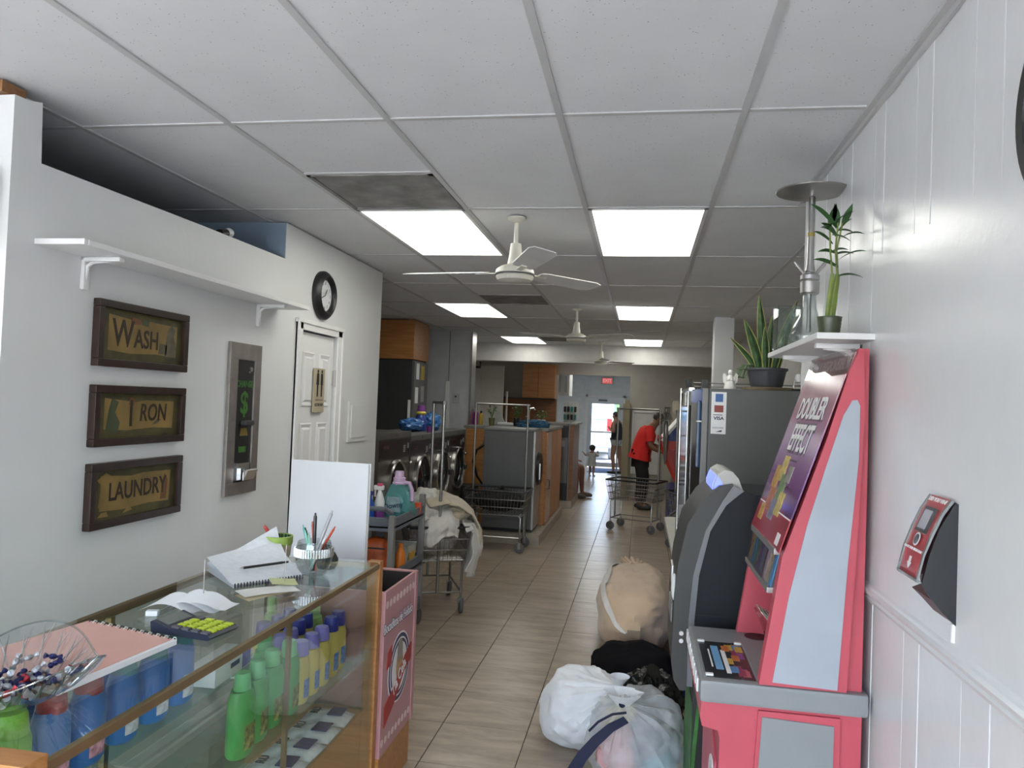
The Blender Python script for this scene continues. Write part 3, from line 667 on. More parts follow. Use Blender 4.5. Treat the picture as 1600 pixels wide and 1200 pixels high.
text('INO', .05, red_c, t, frame((.06, 0, .145), (0, 1, .0), (-1, 0, .4)), bold=.002)
t = thing('carton', 'white printed carton lying at the end of the upper counter shelf', 'box', (-1.33, 2.32, .808), .05)
obj('carton_body', B().box(-.045, .045, -.12, .12, 0, .062, .003), paper, t); obj('print_edge', B().box(.0452, .0458, .06, .118, .004, .058), MAT['purple_cap'] if 'purple_cap' in MAT else lav_c, t); obj('print_mark', B().box(.0452, .0458, -.02, .04, .028, .044), MAT['packet_navy'], t)
for k, (x, y) in enumerate(((-1.24, 1.42), (-1.3, 1.58), (-1.24, 1.98), (-1.4, 1.75), (-1.4, 2.0))):
    t = thing('soap_sachet', ['grey sachet pile piece nearest the counter corner', 'grey sachet beside the yellow bag', 'grey sachet between the yellow bag and the packets', 'grey sachet at the back of the low shelf', 'grey sachet at the back, next to the packets'][k], 'sachet', (x, y, .438), k*.7, 'grey sachets on the low shelf')
    obj('sachet_body', B().grid(lambda u, v: ((u-.5)*.12, (v-.5)*.09, .002+.02*math.sin(PI*u)*math.sin(PI*v)), 8, 6), mat('grey_film', (.3, .34, .34), .25, var=.5, scale=25), t)

# ------------------------------------------------------------------ on the counter top
ZT = case_top
nb = thing('spiral_notebook', 'pink covered spiral notebook lying behind the crystal bowl', 'notebook', (-1.42, 1.80, ZT), 0, world=True)
q = [(-1.62, 1.60), (-1.555, 1.985), (-1.225, 1.905), (-1.262, 1.52)]
obj('page_block', B().prism([(p[0]*.998-.002, p[1]) for p in q], ZT+.001, ZT+.014, 'z'), paper, nb, False)
obj('cover', B().prism([(q[0][0]-.003, q[0][1]-.003), (q[1][0]-.003, q[1][1]), (q[2][0]-.012, q[2][1]), (q[3][0]-.012, q[3][1]-.003)], ZT+.0142, ZT+.0155, 'z'), mat('pink_card', (.72, .42, .36), .7, var=.03), nb, False)
for k in range(22):
    u = (k+.5)/22; x = q[1][0]+(q[2][0]-q[1][0])*u; y = q[1][1]+(q[2][1]-q[1][1])*u-.002
    obj('wire_ring', B().tube([(x+.0*a, y+.010*math.cos(a), ZT+.010+.010*math.sin(a)) for a in [2*PI*i/8 for i in range(8)]], .0016, 5, True), white if k % 2 else black, nb)

nb2 = thing('open_notebook', 'open white spiral notepad with curled pages beside the pen cup', 'notebook', (-1.45, 2.85, ZT), 0, world=True)
A, Bq, Cq, D = Vector((-1.64, 2.72, 0)), Vector((-1.52, 3.05, 0)), Vector((-1.235, 2.715, 0)), Vector((-1.40, 2.50, 0))
def pg(curl, lift, dz):
    def f(u, v):   # u along spine D->C, v from spine to far edge
        p = D.lerp(Cq, u).lerp(A.lerp(Bq, u), v)
        z = ZT+dz+lift*v*(.4+.6*abs(u-.45))+curl*max(0, v-.55)**1.6*(u*1.3)
        return (p.x, p.y, z)
    return f
obj('page_block', B().grid(pg(.0, .025, .003), 10, 10).grid(pg(0, .0, .001), 2, 2), paper, nb2)
lined = mat('lined_paper', (.82, .85, .9), .7, var=.05, scale=40)
obj('page', B().grid(pg(.27, .03, .007), 12, 14), lined, nb2)
obj('page', B().grid(pg(.16, .06, .010), 12, 12), lined, nb2)
for k in range(24):
    p = D.lerp(Cq, (k+.5)/24)
    obj('wire_ring', B().tube([(p.x+.006*math.cos(a)*.7+.003, p.y-.006*math.cos(a)*.7-.003, ZT+.009+.008*math.sin(a)) for a in [2*PI*i/8 for i in range(8)]], .0013, 5, True), black, nb2)
pn = thing('ballpoint_pen', 'black ballpoint pen lying on the open notepad', 'pen', (-1.42, 2.74, ZT+.035), 0, world=True)
obj('barrel', B().cyl((-1.455, 2.665, ZT+.034), (-1.36, 2.79, ZT+.036), .005).cyl((-1.36, 2.79, ZT+.036), (-1.345, 2.81, ZT+.036), .004), black, pn)
obj('tip', B().cyl((-1.455, 2.665, ZT+.034), (-1.463, 2.655, ZT+.034), .0045, .001), steel, pn)

cup = thing('pen_cup', 'round glass pen cup with a silver beaded band', 'pen cup', (-1.235, 2.80, ZT))
obj('bowl', B().lathe([(.0, .004), (.045, .0), (.05, .006), (.064, .03), (.071, .065), (.069, .1), (.062, .128), (.060, .128), (.066, .1), (.068, .065), (.061, .032), (.047, .01), (0, .008)], n=28, cap=False), glass('cup_glass', (.86, .88, .88), 2.0), cup)
bd = B()
for r in range(5):
    for k in range(44):
        a = 2*PI*k/44; bd.box(.0715*math.cos(a)-.003, .0715*math.cos(a)+.003, .0715*math.sin(a)-.003, .0715*math.sin(a)+.003, .072+r*.0066, .0775+r*.0066)
obj('beaded_band', bd, chrome, cup, False)
penc = [((.02, .01), (.03, .03), 'black', (.01, .01, .012)), ((-.02, .015), (-.05, .02), 'black', (.01, .01, .012)), ((-.035, 0), (-.05, 0), 'teal', (.1, .4, .38)), ((-.02, -.02), (-.03, -.02), 'pale green', (.3, .62, .5)), ((-.01, -.03), (-.01, -.035), 'mint', (.35, .65, .55)), ((.03, -.01), (.09, .0), 'red', (.5, .06, .02)), ((.0, .03), (-.03, .04), 'red', (.4, .03, .03)), ((.02, -.03), (.075, -.05), 'white', (.75, .75, .75)), ((.01, .0), (.06, .02), 'clear grey', (.4, .4, .42)), ((-.005, .01), (-.01, .02), 'thick black', (.012, .012, .014))]
for k, (a, e, nm, c_) in enumerate(penc):
    L = [.17, .16, .17, .15, .145, .19, .18, .165, .235, .21][k]; r = .0045 if k < 8 else .007
    t = thing('pen', ['black pen leaning right in the glass cup', 'black pen at the left of the glass cup', 'teal pen at the left rim of the cup', 'pale green pen at the front of the cup', 'mint pen at the front of the cup', 'red marker leaning right in the cup', 'red pen at the back left of the cup', 'white pen leaning out to the right front', 'clear grey stick, tallest in the cup', 'thick black marker standing in the cup'][k], 'pen', (-1.235, 2.80, ZT), 0, 'pens in the glass cup')
    p0 = Vector((a[0]*.4-e[0]*.3, a[1]*.4-e[1]*.3, .012)); p1 = p0+Vector((e[0]-p0.x, e[1]-p0.y, L)).normalized()*L
    mm = clr('pen_'+nm.replace(' ', '_'), c_)
    br = obj('barrel', B().cyl(p0, p1, r, r, 10), mm, t); obj('clip', B().cyl(p1, p1+(p1-p0).normalized()*.012, r*.7, r*.5, 8), mm, t)
jar = thing('planter_pot', 'cream pot with a green rim beside the open notepad', 'pot', (-1.50, 3.03, ZT))
obj('pot_body', B().lathe([(.0, 0), (.045, 0), (.052, .01), (.057, .06), (.055, .06), (.05, .012), (0, .01)], n=26, cap=False), mat('cream_ceramic', (.55, .5, .36), .4), jar)
obj('rim_band', B().lathe([(.058, .056), (.060, .062), (.061, .092), (.057, .094), (.053, .092), (.053, .058)], n=26, cap=False), mat('green_rim', (.30, .42, .09), .4), jar)
obj('lining', B().lathe([(0, .07), (.053, .072), (.053, .09)], n=20, cap=False), mat('dark_green_inside', (.02, .1, .06), .6), jar)
t = thing('marker', 'red marker leaning out of the cream pot', 'pen', (-1.50, 3.03, ZT)); obj('barrel', B().cyl((-.01, 0, .06), (-.05, -.02, .125), .008), red_c, t); obj('cap_end', B().cyl((-.05, -.02, .125), (-.056, -.023, .134), .0075, .005), red_c, t)
dsc = tag(obj("tape_dispenser", B().lathe([(0, 0), (.05, 0), (.05, .01), (.035, .035), (0, .042)], (-1.285, 3.045, ZT), 18, sy=.7), darkgrey), "dark domed holder at the far end of the counter", "holder")

calc = thing('calculator', 'black calculator with bright yellow green keys on the counter', 'calculator', (-1.245, 2.03, ZT), math.radians(-8))
tiltm = Matrix.Rotation(math.radians(-9), 4, 'Y')
obj('case', B().prism([(-.105, 0), (.09, 0), (.097, .008), (.09, .014), (-.05, .02), (-.10, .034), (-.108, .03)], -.062, .062).xf(Matrix.Identity(4)), mat('calc_navy', (.02, .025, .05), .35), calc)
keym = mat('lime_key', (.55, .68, .05), .4); keyg = mat('grey_key', (.1, .1, .12), .4)
slope = math.atan2(.02, .11)
for r in range(5):
    for c in range(4):
        x = .072-c*.033; y = -.048+r*.024; z = .0150+(.09-x)*.045
        obj('key', B().box(x-.0125, x+.0125, y-.0085, y+.0085, z-.004, z+.004, .0015), keym if (r > 0 and not (c == 3 and r > 3)) else keyg, calc)
obj('display', B().prism([(-.098, .0338), (-.058, .0225), (-.058, .0235), (-.098, .0350)], -.048, .048), mat('lcd_grey', (.2, .22, .2), .2), calc)
rc = thing('receipt', 'curled white receipts stuck on the near spike', 'receipt', (-1.37, 2.19, ZT), 0, world=True)
for k, (dx, dy, c_, s_) in enumerate(((0, 0, .05, 1), (-.05, -.03, .04, -1), (.03, .01, .035, 1))):
    obj('paper_strip', B().grid(lambda u, v: (-1.45+dx+.17*u, 2.15+dy+.09*v+.03*u, ZT+.008+k*.004+c_*math.sin(PI*min(1, u*1.15))*(.6+.4*v)), 12, 4), paper, rc)
sp = thing('receipt_spike', 'thin receipt spike standing by the calculator', 'receipt spike', (-1.355, 2.24, ZT)); obj('needle', B().cyl((0, 0, .0), (0, 0, .155), .0016), steel, sp); obj('base', B().lathe([(0, 0), (.035, 0), (.033, .005), (0, .008)], n=20), steel, sp)
sp2 = thing('receipt_spike', 'thin receipt spike standing through the envelopes', 'receipt spike', (-1.235, 2.56, ZT)); obj('needle', B().cyl((0, 0, .0), (0, 0, .155), .0016), steel, sp2); obj('base', B().lathe([(0, 0), (.042, 0), (.04, .005), (0, .008)], n=20), steel, sp2)
for k, (c_, dz, rot) in enumerate((((.72, .62, .4), .010, .1), ((.82, .82, .78), .018, -.05), ((.62, .66, .35), .026, -.35))):
    t = thing('slip', ['cream envelope lowest on the far spike', 'white paper slip on the far spike', 'pale green slip on top at the far spike'][k], 'paper slip', (-1.235, 2.50-.06*(k < 2)+.05*(k == 2), ZT+dz), rot+.95, 'slips on the far spike')
    L = .2 if k < 2 else .09
    obj('sheet', B().grid(lambda u, v: ((u-.5)*L, (v-.5)*.085, .004*math.sin(3*u+k)+.003*v), 10, 3).grid(lambda u, v: ((u-.5)*L, (v-.5)*.085, .004*math.sin(3*u+k)+.003*v-.001), 10, 3), mat('slip_%d' % k, c_, .7), t)
t = tag(obj('eraser', B().box(-.018, .018, -.012, .012, 0, .016, .003), paper), 'small white block beside the receipts', 'eraser'); t.location = (-1.455, 2.13, ZT); t.rotation_euler = (0, 0, .3)
t = thing('wrapped_sweet', 'single red wrapped sweet on the counter glass', 'sweet', (-1.33, 2.44, ZT)); obj('sweet_body', B().ell((0, 0, .007), .009, .007, .007, 10, 6), red_c, t); obj('wrapper_end', B().cyl((.008, 0, .007), (.018, 0, .007), .002, .007, 8), red_c, t)

# crystal bowl with sweets
cry = thing('crystal_bowl', 'cut crystal bowl of wrapped sweets at the counter corner', 'bowl', (-1.335, 1.47, ZT)); cry.scale = (1.1, 1.1, 1.1)
b = B()
def wv(a): return 1+.10*math.cos(3*a+.4)
def bowl(rad, off):
    prof = [(.05, .004), (.085, .012), (.125, .036), (.155, .064), (.17, .084)]
    n = 60; v = []
    for j, (r, z) in enumerate(prof):
        for i in range(n):
            a = 2*PI*i/n; k = (wv(a)-1)*j/4; rr = (r+off)*(1+k)*(1+(.012 if (i % 4 < 2) else -.006)*(off > -.002)*(j in (2, 3)))
            v.append((rr*math.cos(a), rr*math.sin(a), z+off*-.5+.022*k*10*(j/4)))
    return v, n, len(prof)
v, n, m_ = bowl(.17, 0); f = [(j*n+i, j*n+(i+1) % n, (j+1)*n+(i+1) % n, (j+1)*n+i) for j in range(m_-1) for i in range(n)]+[tuple(range(n-1, -1, -1))]
obj('shell', B().add(v, f), glass('crystal', (.84, .86, .87), 4.5), cry, True, 12)
rimp = [(.17*wv(a)*math.cos(a), .17*wv(a)*math.sin(a), .084+.22*(wv(a)-1)) for a in [2*PI*i/60 for i in range(60)]]
obj('rim', B().tube(rimp, .0022, 6, True), glass('crystal_rim', (.75, .8, .8), 4), cry)
cuts = B()
for i in range(26):
    a = 2*PI*i/26
    for s in (-1, 1):
        p = [((.1+.065*u)*wv(a)*math.cos(a+s*.12*(u-.5)), (.1+.065*u)*wv(a)*math.sin(a+s*.12*(u-.5)), .024+.06*u+.2*(wv(a)-1)*u) for u in (0, .33, .66, 1)]
        cuts.tube(p, [.0004, .0018, .0018, .0004], 4)
obj('cut_pattern', cuts, glass('crystal_cut', (.8, .82, .82), 12), cry)
sw = []
for nm, c_ in (('silver', (.42, .43, .47)), ('red', (.32, .02, .03)), ('navy', (.03, .035, .14)), ('white', (.5, .46, .47))):
    t = thing('sweet', '%s foil wrapped sweet in the crystal bowl' % nm, 'sweet', (0, 0, 0), 0, 'wrapped sweets in the crystal bowl')
    mm = mat('foil_'+nm, c_, .28, .6, bump=.6, bscale=120)
    obj('sweet_body', B().ell((0, 0, 0), .0105, .0075, .0065, 10, 6), mm, t)
    obj('wrapper_end', B().cyl((.009, 0, 0), (.019, 0, 0), .002, .0075, 8).cyl((-.009, 0, 0), (-.019, 0, 0), .002, .0075, 8), mm, t)
    sw.append(t)
random.seed(3); used = [0]*4
for k in range(84):
    lay = k//34; a = random.random()*2*PI; r = math.sqrt(random.random())*(.085+.022*min(lay, 2))
    z = ZT+.020+.014*lay+.25*max(0, r-.05)*.6
    c = random.choice((0, 0, 1, 2, 3, 0, 2)); pos = (-1.335+r*math.cos(a), 1.47+r*math.sin(a), z)
    if not used[c]: o = sw[c]; used[c] = 1; o.location = pos
    else: o = dup(sw[c], pos)
    o.rotation_euler = (random.uniform(-.5, .5), random.uniform(-.5, .5), random.random()*6)

# ------------------------------------------------------------------ pink ice cream bin, white board
pinkp = mat('pink_board', (.50, .26, .27), .4, var=.08, scale=6)
pk = thing('ice_cream_bin', 'pink printed ice cream bin with an open top behind the counter', 'bin', (-1.3, 3.34, 0), world=True)
PX = -1.045; PY0, PY1 = 3.126, 3.56
obj('front_panel', B().box(PX-.012, PX, PY0, PY1-.012, .20, .905, .002), pinkp, pk)
obj('far_panel', B().box(-1.60, PX+.006, PY1-.010, PY1+.024, .20, .905, .002), pinkp, pk)
obj('back_panel', B().box(-1.60, -1.585, PY0, PY1-.012, .20, .905, .002), pinkp, pk)
obj('near_panel', B().box(-1.60, PX-.012, PY0, PY0+.012, .20, .905, .002), pinkp, pk)
obj('liner', B().box(-1.585, PX-.012, PY0+.012, PY1-.012, .60, .62).box(PX-.016, PX-.0122, PY0+.012, PY1-.012, .6, .9).box(-1.585, PX-.012, PY1-.016, PY1-.0122, .6, .9), mat('dark_liner', (.035, .03, .028), .8), pk, False)
obj('wood_base', B().box(-1.60, PX-.003, PY0, PY1, 0, .20, .002), oak, pk)
dot = mat('pale_pink_dot', (.78, .62, .6), .5); fx = PX+.0008
for row, z in ((0, .845), (1, .255)):
    for k in range(9):
        y = PY0+.025+k*.047
        obj('printed_dot', ring(PX, y, z, [(0, .0), (.0165, 0), (.0165, .0008), (0, .0008)], 14), dot, pk, False)
white_p = mat('white_print', (.8, .78, .78), .5); navy_p = mat('navy_print', (.03, .03, .10), .5); red_p = mat('red_print', (.38, .03, .025), .5)
text('Bocaditos de Helado', .062, navy_p, pk, XP((fx, PY0+.195, .742)), sx=.78, bold=.004)
text('Bocaditos de Helado', .062, white_p, pk, XP((fx+.0008, PY0+.195, .743)), sx=.78, bold=.0005)
def disc(rr, dx, m, n=36, ry=1.0, oy=0, oz=0): return obj('logo_disc', B().prism([(PY0+.225+oy+rr*ry*math.cos(2*PI*i/n), .52+oz+rr*math.sin(2*PI*i/n)) for i in range(n)], PX, PX+dx, 'x'), m, pk, False)
disc(.155, .0010, white_p); disc(.147, .0014, navy_p); disc(.130, .0018, white_p); disc(.122, .0022, navy_p); disc(.108, .0026, white_p)
skin_p = mat('portrait_tan', (.42, .26, .12), .6, var=.3, scale=25)
disc(.08, .003, skin_p, 24, .62, 0, .01); disc(.05, .0033, mat('portrait_hair', (.3, .27, .22), .6), 16, .8, 0, .075)
rb_ = [(.035, .34), (.16, .40), (.30, .50), (.395, .53), (.395, .605), (.30, .575), (.16, .48), (.035, .43)]
obj('ribbon', B().prism([(PY0+a, z-.025) for a, z in rb_], PX, PX+.0038, 'x'), red_p, pk, False)
obj('ribbon', B().prism([(PY0+a, z) for a, z in ((.05, .56), (.11, .57), (.11, .65), (.05, .63))], PX, PX+.0024, 'x'), red_p, pk, False)
text('Tia Cela', .075, white_p, pk, frame((PX+.0045, PY0+.22, .475), (0, 1, .52), (0, -.5, 1)), sx=.8, bold=.001)
wbd = thing('white_board', 'tall blank white board standing behind the counter end', 'board', (-1.5, 3.66, 0), world=True)
obj('sheet', B().box(-1.76, -1.335, 3.63, 3.645, 0, 1.40, .002).xf(Matrix.Translation((-1.5, 3.63, 0)) @ Matrix.Rotation(math.radians(-.6), 4, 'X') @ Matrix.Rotation(math.radians(.4), 4, 'Y') @ Matrix.Translation((1.5, -3.63, 0))), mat('bright_white_board', (.82, .84, .88), .5, var=.01), wbd)
obj('edge_strip', B().box(-1.336, -1.331, 3.629, 3.646, 0, 1.395), white, wbd)
# ------------------------------------------------------------------ lottery ticket machine
lp = mat('raspberry_pink_plastic', (.50, .075, .105), .42, var=.05, scale=4)
lg = mat('pale_grey_deck', (.24, .25, .26), .45, var=.05, scale=5)
ls = mat('silver_blue_insert', (.36, .395, .45), .38, .1, var=.08, scale=4)
lt_ = thing('lottery_machine', 'pink self service lottery machine with a grey deck by the wall', 'lottery machine', (.45, 2.68, 0), world=True)
NY, FYY = 2.40, 2.975
body = obj('cabinet', B().prism([(.268, 0), (.672, 0), (.672, .846), (.212, .846), (.208, .80), (.215, .772), (.262, .762), (.268, .74)], NY+.012, FYY-.01), lp, lt_)
obj('side_frame', B().prism([(.36, .02), (.61, .02), (.61, .838), (.378, .838), (.366, .6)], NY+.002, NY+.0135), lp, lt_)
obj('side_insert', B().prism([(.374, .06), (.592, .06), (.592, .815), (.388, .822), (.378, .6)], NY-.003, NY+.003), lg, lt_)
obj('front_recess', B().prism([(2.47, .08), (2.90, .08), (2.90, .64), (2.80, .70), (2.57, .70), (2.47, .64)], .262, .2675, 'x'), mat('recess_pink', (.5, .08, .12), .4), lt_)
em = obj('emblem', ring(.2675, 2.55, .55, [(0, -.004), (.075, -.004), (.075, -.009), (0, -.009)], 24), white_p, lt_)
obj('emblem_bird', B().prism([(2.52, .53), (2.55, .52), (2.585, .55), (2.56, .56), (2.575, .60), (2.545, .575), (2.53, .58)], .2575, .2585, 'x'), mat('grey_bird', (.3, .28, .28), .5), em)
dk = obj('deck', B().box(.203, .688, NY-.008, FYY+.01, .848, .917, .014), lg, lt_)
# printed sheet let into the deck
ds = obj('deck_sheet', B().box(.226, .372, 2.425, 2.79, .917, .9185), mat('black_sheet', (.02, .02, .022), .25), lt_)
rnd = random.Random(5)
pal = [mat('sheet_%s' % n, c, .35) for n, c in (('maroon', (.25, .02, .07)), ('orange', (.5, .13, .03)), ('blue', (.06, .22, .45)), ('yellow', (.55, .33, .05)), ('violet', (.2, .05, .22)), ('rose', (.5, .12, .14)))]
for k in range(16):
    x = .31+rnd.random()*.045; y = 2.44+rnd.random()*.32
    obj('printed_shape', B().box(x-.012, x+.012, y-.028, y+.028, .9185, .9187+.00005*k), pal[k % 6], ds, False)
blue_t = mat('sky_blue_print', (.15, .36, .62), .4)
obj('printed_band', B().box(.292, .306, 2.47, 2.70, .9186, .9192), white_p, ds, False)
obj('printed_band', B().box(.262, .286, 2.50, 2.74, .9186, .9192), blue_t, ds, False)
obj('printed_band', B().box(.250, .255, 2.52, 2.70, .9186, .9190), white_p, ds, False)
for q in ((.216, .222, 2.42, 2.795), (.376, .382, 2.42, 2.795)): obj('sheet_bezel', B().box(q[0], q[1], q[2], q[3], .916, .9215, .001), lg, lt_)
for (x, y) in ((.235, 2.44), (.235, 2.785), (.36, 2.785)): obj('clip', B().box(x-.012, x+.012, y-.008, y+.008, .917, .924, .002), white, lt_)
obj('ticket_hole', B().lathe([(0, .917), (.042, .917), (.042, .919), (0, .919)], (.44, 2.90, 0), 24), mat('hole_maroon', (.05, .012, .016), .6), lt_)
wl_ = B()
for k, y in enumerate([2.44+.07*i for i in range(8)]): obj('raised_letter', B().box(.197, .204, y, y+.035+.012*(k % 2), .862, .905, .004), white_p, lt_)
# fins
fin = [(.376, .917), (.627, .917), (.672, .917), (.672, 1.55), (.668, 1.937), (.640, 1.938), (.607, 1.864), (.548, 1.655), (.475, 1.43), (.432, 1.30), (.400, 1.08)]
fin2 = [(.376, .917), (.625, .917), (.645, 1.40), (.655, 1.75), (.648, 1.925), (.632, 1.925), (.607, 1.864), (.548, 1.655), (.475, 1.43), (.432, 1.30), (.400, 1.08)]
obj('side_fin', B().prism(fin, NY+.02, NY+.045), lp, lt_); obj('side_fin', B().prism(fin2, NY, NY+.0205), lp, lt_)
obj('side_fin', B().prism(fin, FYY-.03, FYY), lp, lt_)
ins = [(.414, .928), (.598, .922), (.618, 1.30), (.640, 1.60), (.640, 1.765), (.632, 1.782), (.618, 1.780), (.594, 1.735), (.548, 1.575), (.500, 1.40), (.455, 1.19)]
obj('fin_insert', B().prism(ins, NY-.004, NY+.001), ls, lt_)
obj('back_panel', B().box(.645, .672, NY+.045, FYY-.03, .917, 1.93), lp, lt_)
obj('inner_floor', B().prism([(.44, 1.19), (.645, 1.19), (.645, 1.21), (.45, 1.21)], NY+.045, FYY-.03), lp, lt_)
# sloped poster
P0, P1 = Vector((.428, 0, 1.312)), Vector((.604, 0, 1.856)); dn = (P1-P0).normalized(); nrm = Vector((-dn.z, 0, dn.x))
def sl(u, off): return P0.lerp(P1, u)+nrm*off
def splate(y0, y1, u0, u1, o0, o1):
    b = B(); v = []
    for off in (o0, o1):
        for u, y in ((u0, y0), (u1, y0), (u1, y1), (u0, y1)): p = sl(u, off); v.append((p.x, y, p.z))
    return b.add(v, [(0, 1, 2, 3), (7, 6, 5, 4), (0, 4, 5, 1), (1, 5, 6, 2), (2, 6, 7, 3), (3, 7, 4, 0)])
def poster_mat():
    m = bpy.data.materials.new('poster_print'); m.use_nodes = True; nt = m.node_tree; b = nt.nodes['Principled BSDF']; b.inputs['Roughness'].default_value = .16
    tc = nt.nodes.new('ShaderNodeTexCoord'); sp_ = nt.nodes.new('ShaderNodeSeparateXYZ'); nt.links.new(tc.outputs['Object'], sp_.inputs[0])
    n = nt.nodes.new('ShaderNodeTexNoise'); n.inputs['Scale'].default_value = 6
    nt.links.new(tc.outputs['Object'], n.inputs['Vector'])
    ad = nt.nodes.new('ShaderNodeMath'); ad.operation = 'MULTIPLY_ADD'; ad.inputs[1].default_value = .12
    nt.links.new(n.outputs['Fac'], ad.inputs[0]); nt.links.new(sp_.outputs[2], ad.inputs[2])
    mr = nt.nodes.new('ShaderNodeMapRange'); mr.inputs[1].default_value = 1.36; mr.inputs[2].default_value = 1.92
    nt.links.new(ad.outputs[0], mr.inputs[0])
    r = nt.nodes.new('ShaderNodeValToRGB'); e = r.color_ramp.elements
    e[0].position = .0; e[0].color = (.33, .02, .04, 1); e[1].position = 1; e[1].color = (.62, .40, .45, 1)
    for p, c in ((.19, (.33, .02, .04, 1)), (.20, (.10, .03, .12, 1)), (.4, (.22, .10, .26, 1)), (.6, (.36, .20, .40, 1)), (.8, (.42, .20, .26, 1))):
        k = e.new(p); k.color = c
    nt.links.new(mr.outputs[0], r.inputs[0]); nt.links.new(r.outputs[0], b.inputs['Base Color']); return m
ps = obj('poster', splate(NY-.002, FYY-.005, 0, 1, .004, .008), poster_mat(), lt_, False)
TX = lambda y, u, off=.0086: frame((sl(u, off).x, y, sl(u, off).z), (0, -1, 0), tuple(dn))
text('DOUBLER', .105, mat('shadow_print', (.06, .03, .07), .4), ps, TX(2.67, .795), sx=.86, bold=.004); text('DOUBLER', .105, white_p, ps, TX(2.67, .80, .0096), sx=.86, bold=.002)
text('EFFECT', .135, MAT['shadow_print'], ps, TX(2.67, .60), sx=.72, bold=.004); text('EFFECT', .135, white_p, ps, TX(2.67, .612, .0096), sx=.72, bold=.002)
obj('printed_band', splate(2.52, 2.83, .705, .715, .008, .0088), MAT['shadow_print'], ps, False)
obj('printed_band', splate(2.60, 2.74, .475, .487, .008, .0088), MAT['shadow_print'], ps, False)
tk = [mat('ticket_%d' % k, c, .35, var=.5, scale=60) for k, c in enumerate(((.45, .25, .06), (.5, .38, .1), (.14, .22, .1), (.4, .12, .04), (.2, .2, .28), (.3, .28, .25)))]
for k, (y, u, dy, du) in enumerate(((2.83, .36, .05, .07), (2.76, .42, .045, .08), (2.69, .30, .05, .09), (2.80, .22, .05, .07), (2.71, .17, .045, .06), (2.64, .40, .035, .05), (2.87, .12, .035, .05), (2.63, .22, .04, .07))):
    obj('printed_ticket', splate(y-dy, y+dy, u-du, u+du, .008, .0086+.0002*k), tk[k % 6], ps, False)
obj('printed_seal', splate(2.45, 2.50, .02, .085, .008, .0088), white_p, ps, False)
obj('printed_line', splate(NY, FYY-.01, .175, .183, .008, .0088), white_p, ps, False)
hd = obj('header', splate(NY+.012, FYY-.012, 1.015, 1.13, -.004, .0), mat('header_maroon', (.34, .16, .17), .12, coat=.6), lt_, False)
text('PLAY RESPONSIBLY', .06, mat('silver_print', (.6, .55, .54), .3), hd, TX(2.68, 1.07, .001), sx=.95, bold=.001)
obj('header_cover', splate(NY+.002, FYY-.002, 1.0, 1.145, .006, .008), glass('acrylic_cover', (.95, .9, .9), 1.6), lt_, False)
# ticket rail with sample tickets
T0, T1 = Vector((.405, 0, 1.195)), Vector((.428, 0, 1.305))
obj('ticket_rail', B().box(.398, .43, NY+.05, FYY-.032, 1.180, 1.198, .003).box(.416, .445, NY+.05, FYY-.032, 1.298, 1.318, .003), mat('rail_grey', (.32, .29, .28), .3, .4), lt_)
obj('ticket_backing', B().prism([(.412, 1.198), (.420, 1.198), (.442, 1.30), (.434, 1.30)], NY+.05, FYY-.032), darkgrey, lt_)
for k in range(8):
    y = 2.475+k*.062
    obj('sample_ticket', B().prism([(.408, 1.199), (.411, 1.199), (.433, 1.299), (.430, 1.299)], y-.026, y+.026), tk[(k*5+1) % 6] if k % 2 else pal[(k*2+2) % 6], lt_, False)
obj('rail_lens', B().prism([(.400, 1.197), (.402, 1.197), (.424, 1.302), (.422, 1.302)], NY+.05, FYY-.032), glass('rail_acrylic', (.95, .95, .95), 1.2), lt_)
hb = obj('slip_holder', B().prism([(.40, 1.07), (.405, 1.075), (.47, .995), (.47, .94), (.455, .94)], 2.58, 2.70), glass('holder_acrylic', (.9, .88, .88), 1.5), lt_)
for k in range(4): obj('play_slip', B().prism([(.405+.012*k, 1.085-.006*k), (.455+.012*k, 1.03-.006*k), (.457+.012*k, 1.032-.006*k), (.407+.012*k, 1.087-.006*k)], 2.59, 2.69), mat('slip_print', (.5, .47, .42), .6, var=.5, scale=60), hb)

# ------------------------------------------------------------------ cash machine
at_ = thing('cash_machine', 'dark grey cash machine with a curved front between lottery and vending machines', 'cash machine', (.45, 3.4, 0), world=True)
AY0, AY1 = 3.17, 3.66
obj('side_shell', B().prism([(.69, .60), (.69, 1.40), (.46, 1.402), (.418, 1.414), (.373, 1.40), (.291, 1.247), (.252, 1.064), (.240, .884), (.243, .62)], AY0+.006, AY1-.006), mat('navy_black_side', (.011, .014, .019), .6, spec=.3), at_)
def curve(off):
    base = [(.418, 1.414), (.373, 1.432), (.291, 1.247+.02), (.247, 1.064), (.232, .884), (.235, .64)]
    return base
st_ = [(.418, 1.416), (.375, 1.436), (.335, 1.37), (.272, 1.247), (.230, 1.064), (.216, .884), (.218, .62), (.240, .62), (.240, .884), (.252, 1.064), (.291, 1.247), (.35, 1.355)]
obj('edge_band', B().prism(st_, AY0-.003, AY0+.012), mat('silver_grey_band', (.16, .165, .18), .4, .1), at_)
obj('edge_band', B().prism(st_, AY1-.012, AY1+.003), MAT['silver_grey_band'], at_)
frt = [(.155, .70), (.155, .773), (.158, .98), (.169, 1.11), (.202, 1.27), (.262, 1.372), (.322, 1.43), (.375, 1.440), (.335, 1.37), (.272, 1.247), (.230, 1.064), (.216, .884), (.218, .60), (.19, .60), (.165, .64)]
obj('curved_front', B().prism(frt, AY0+.004, AY1-.004), mat('graphite_front', (.045, .047, .045), .5), at_, True, 40)
obj('lower_cabinet', B().box(.245, .69, AY0+.01, AY1-.01, 0, .62, .004), mat('cabinet_black', (.02, .02, .02), .5), at_)
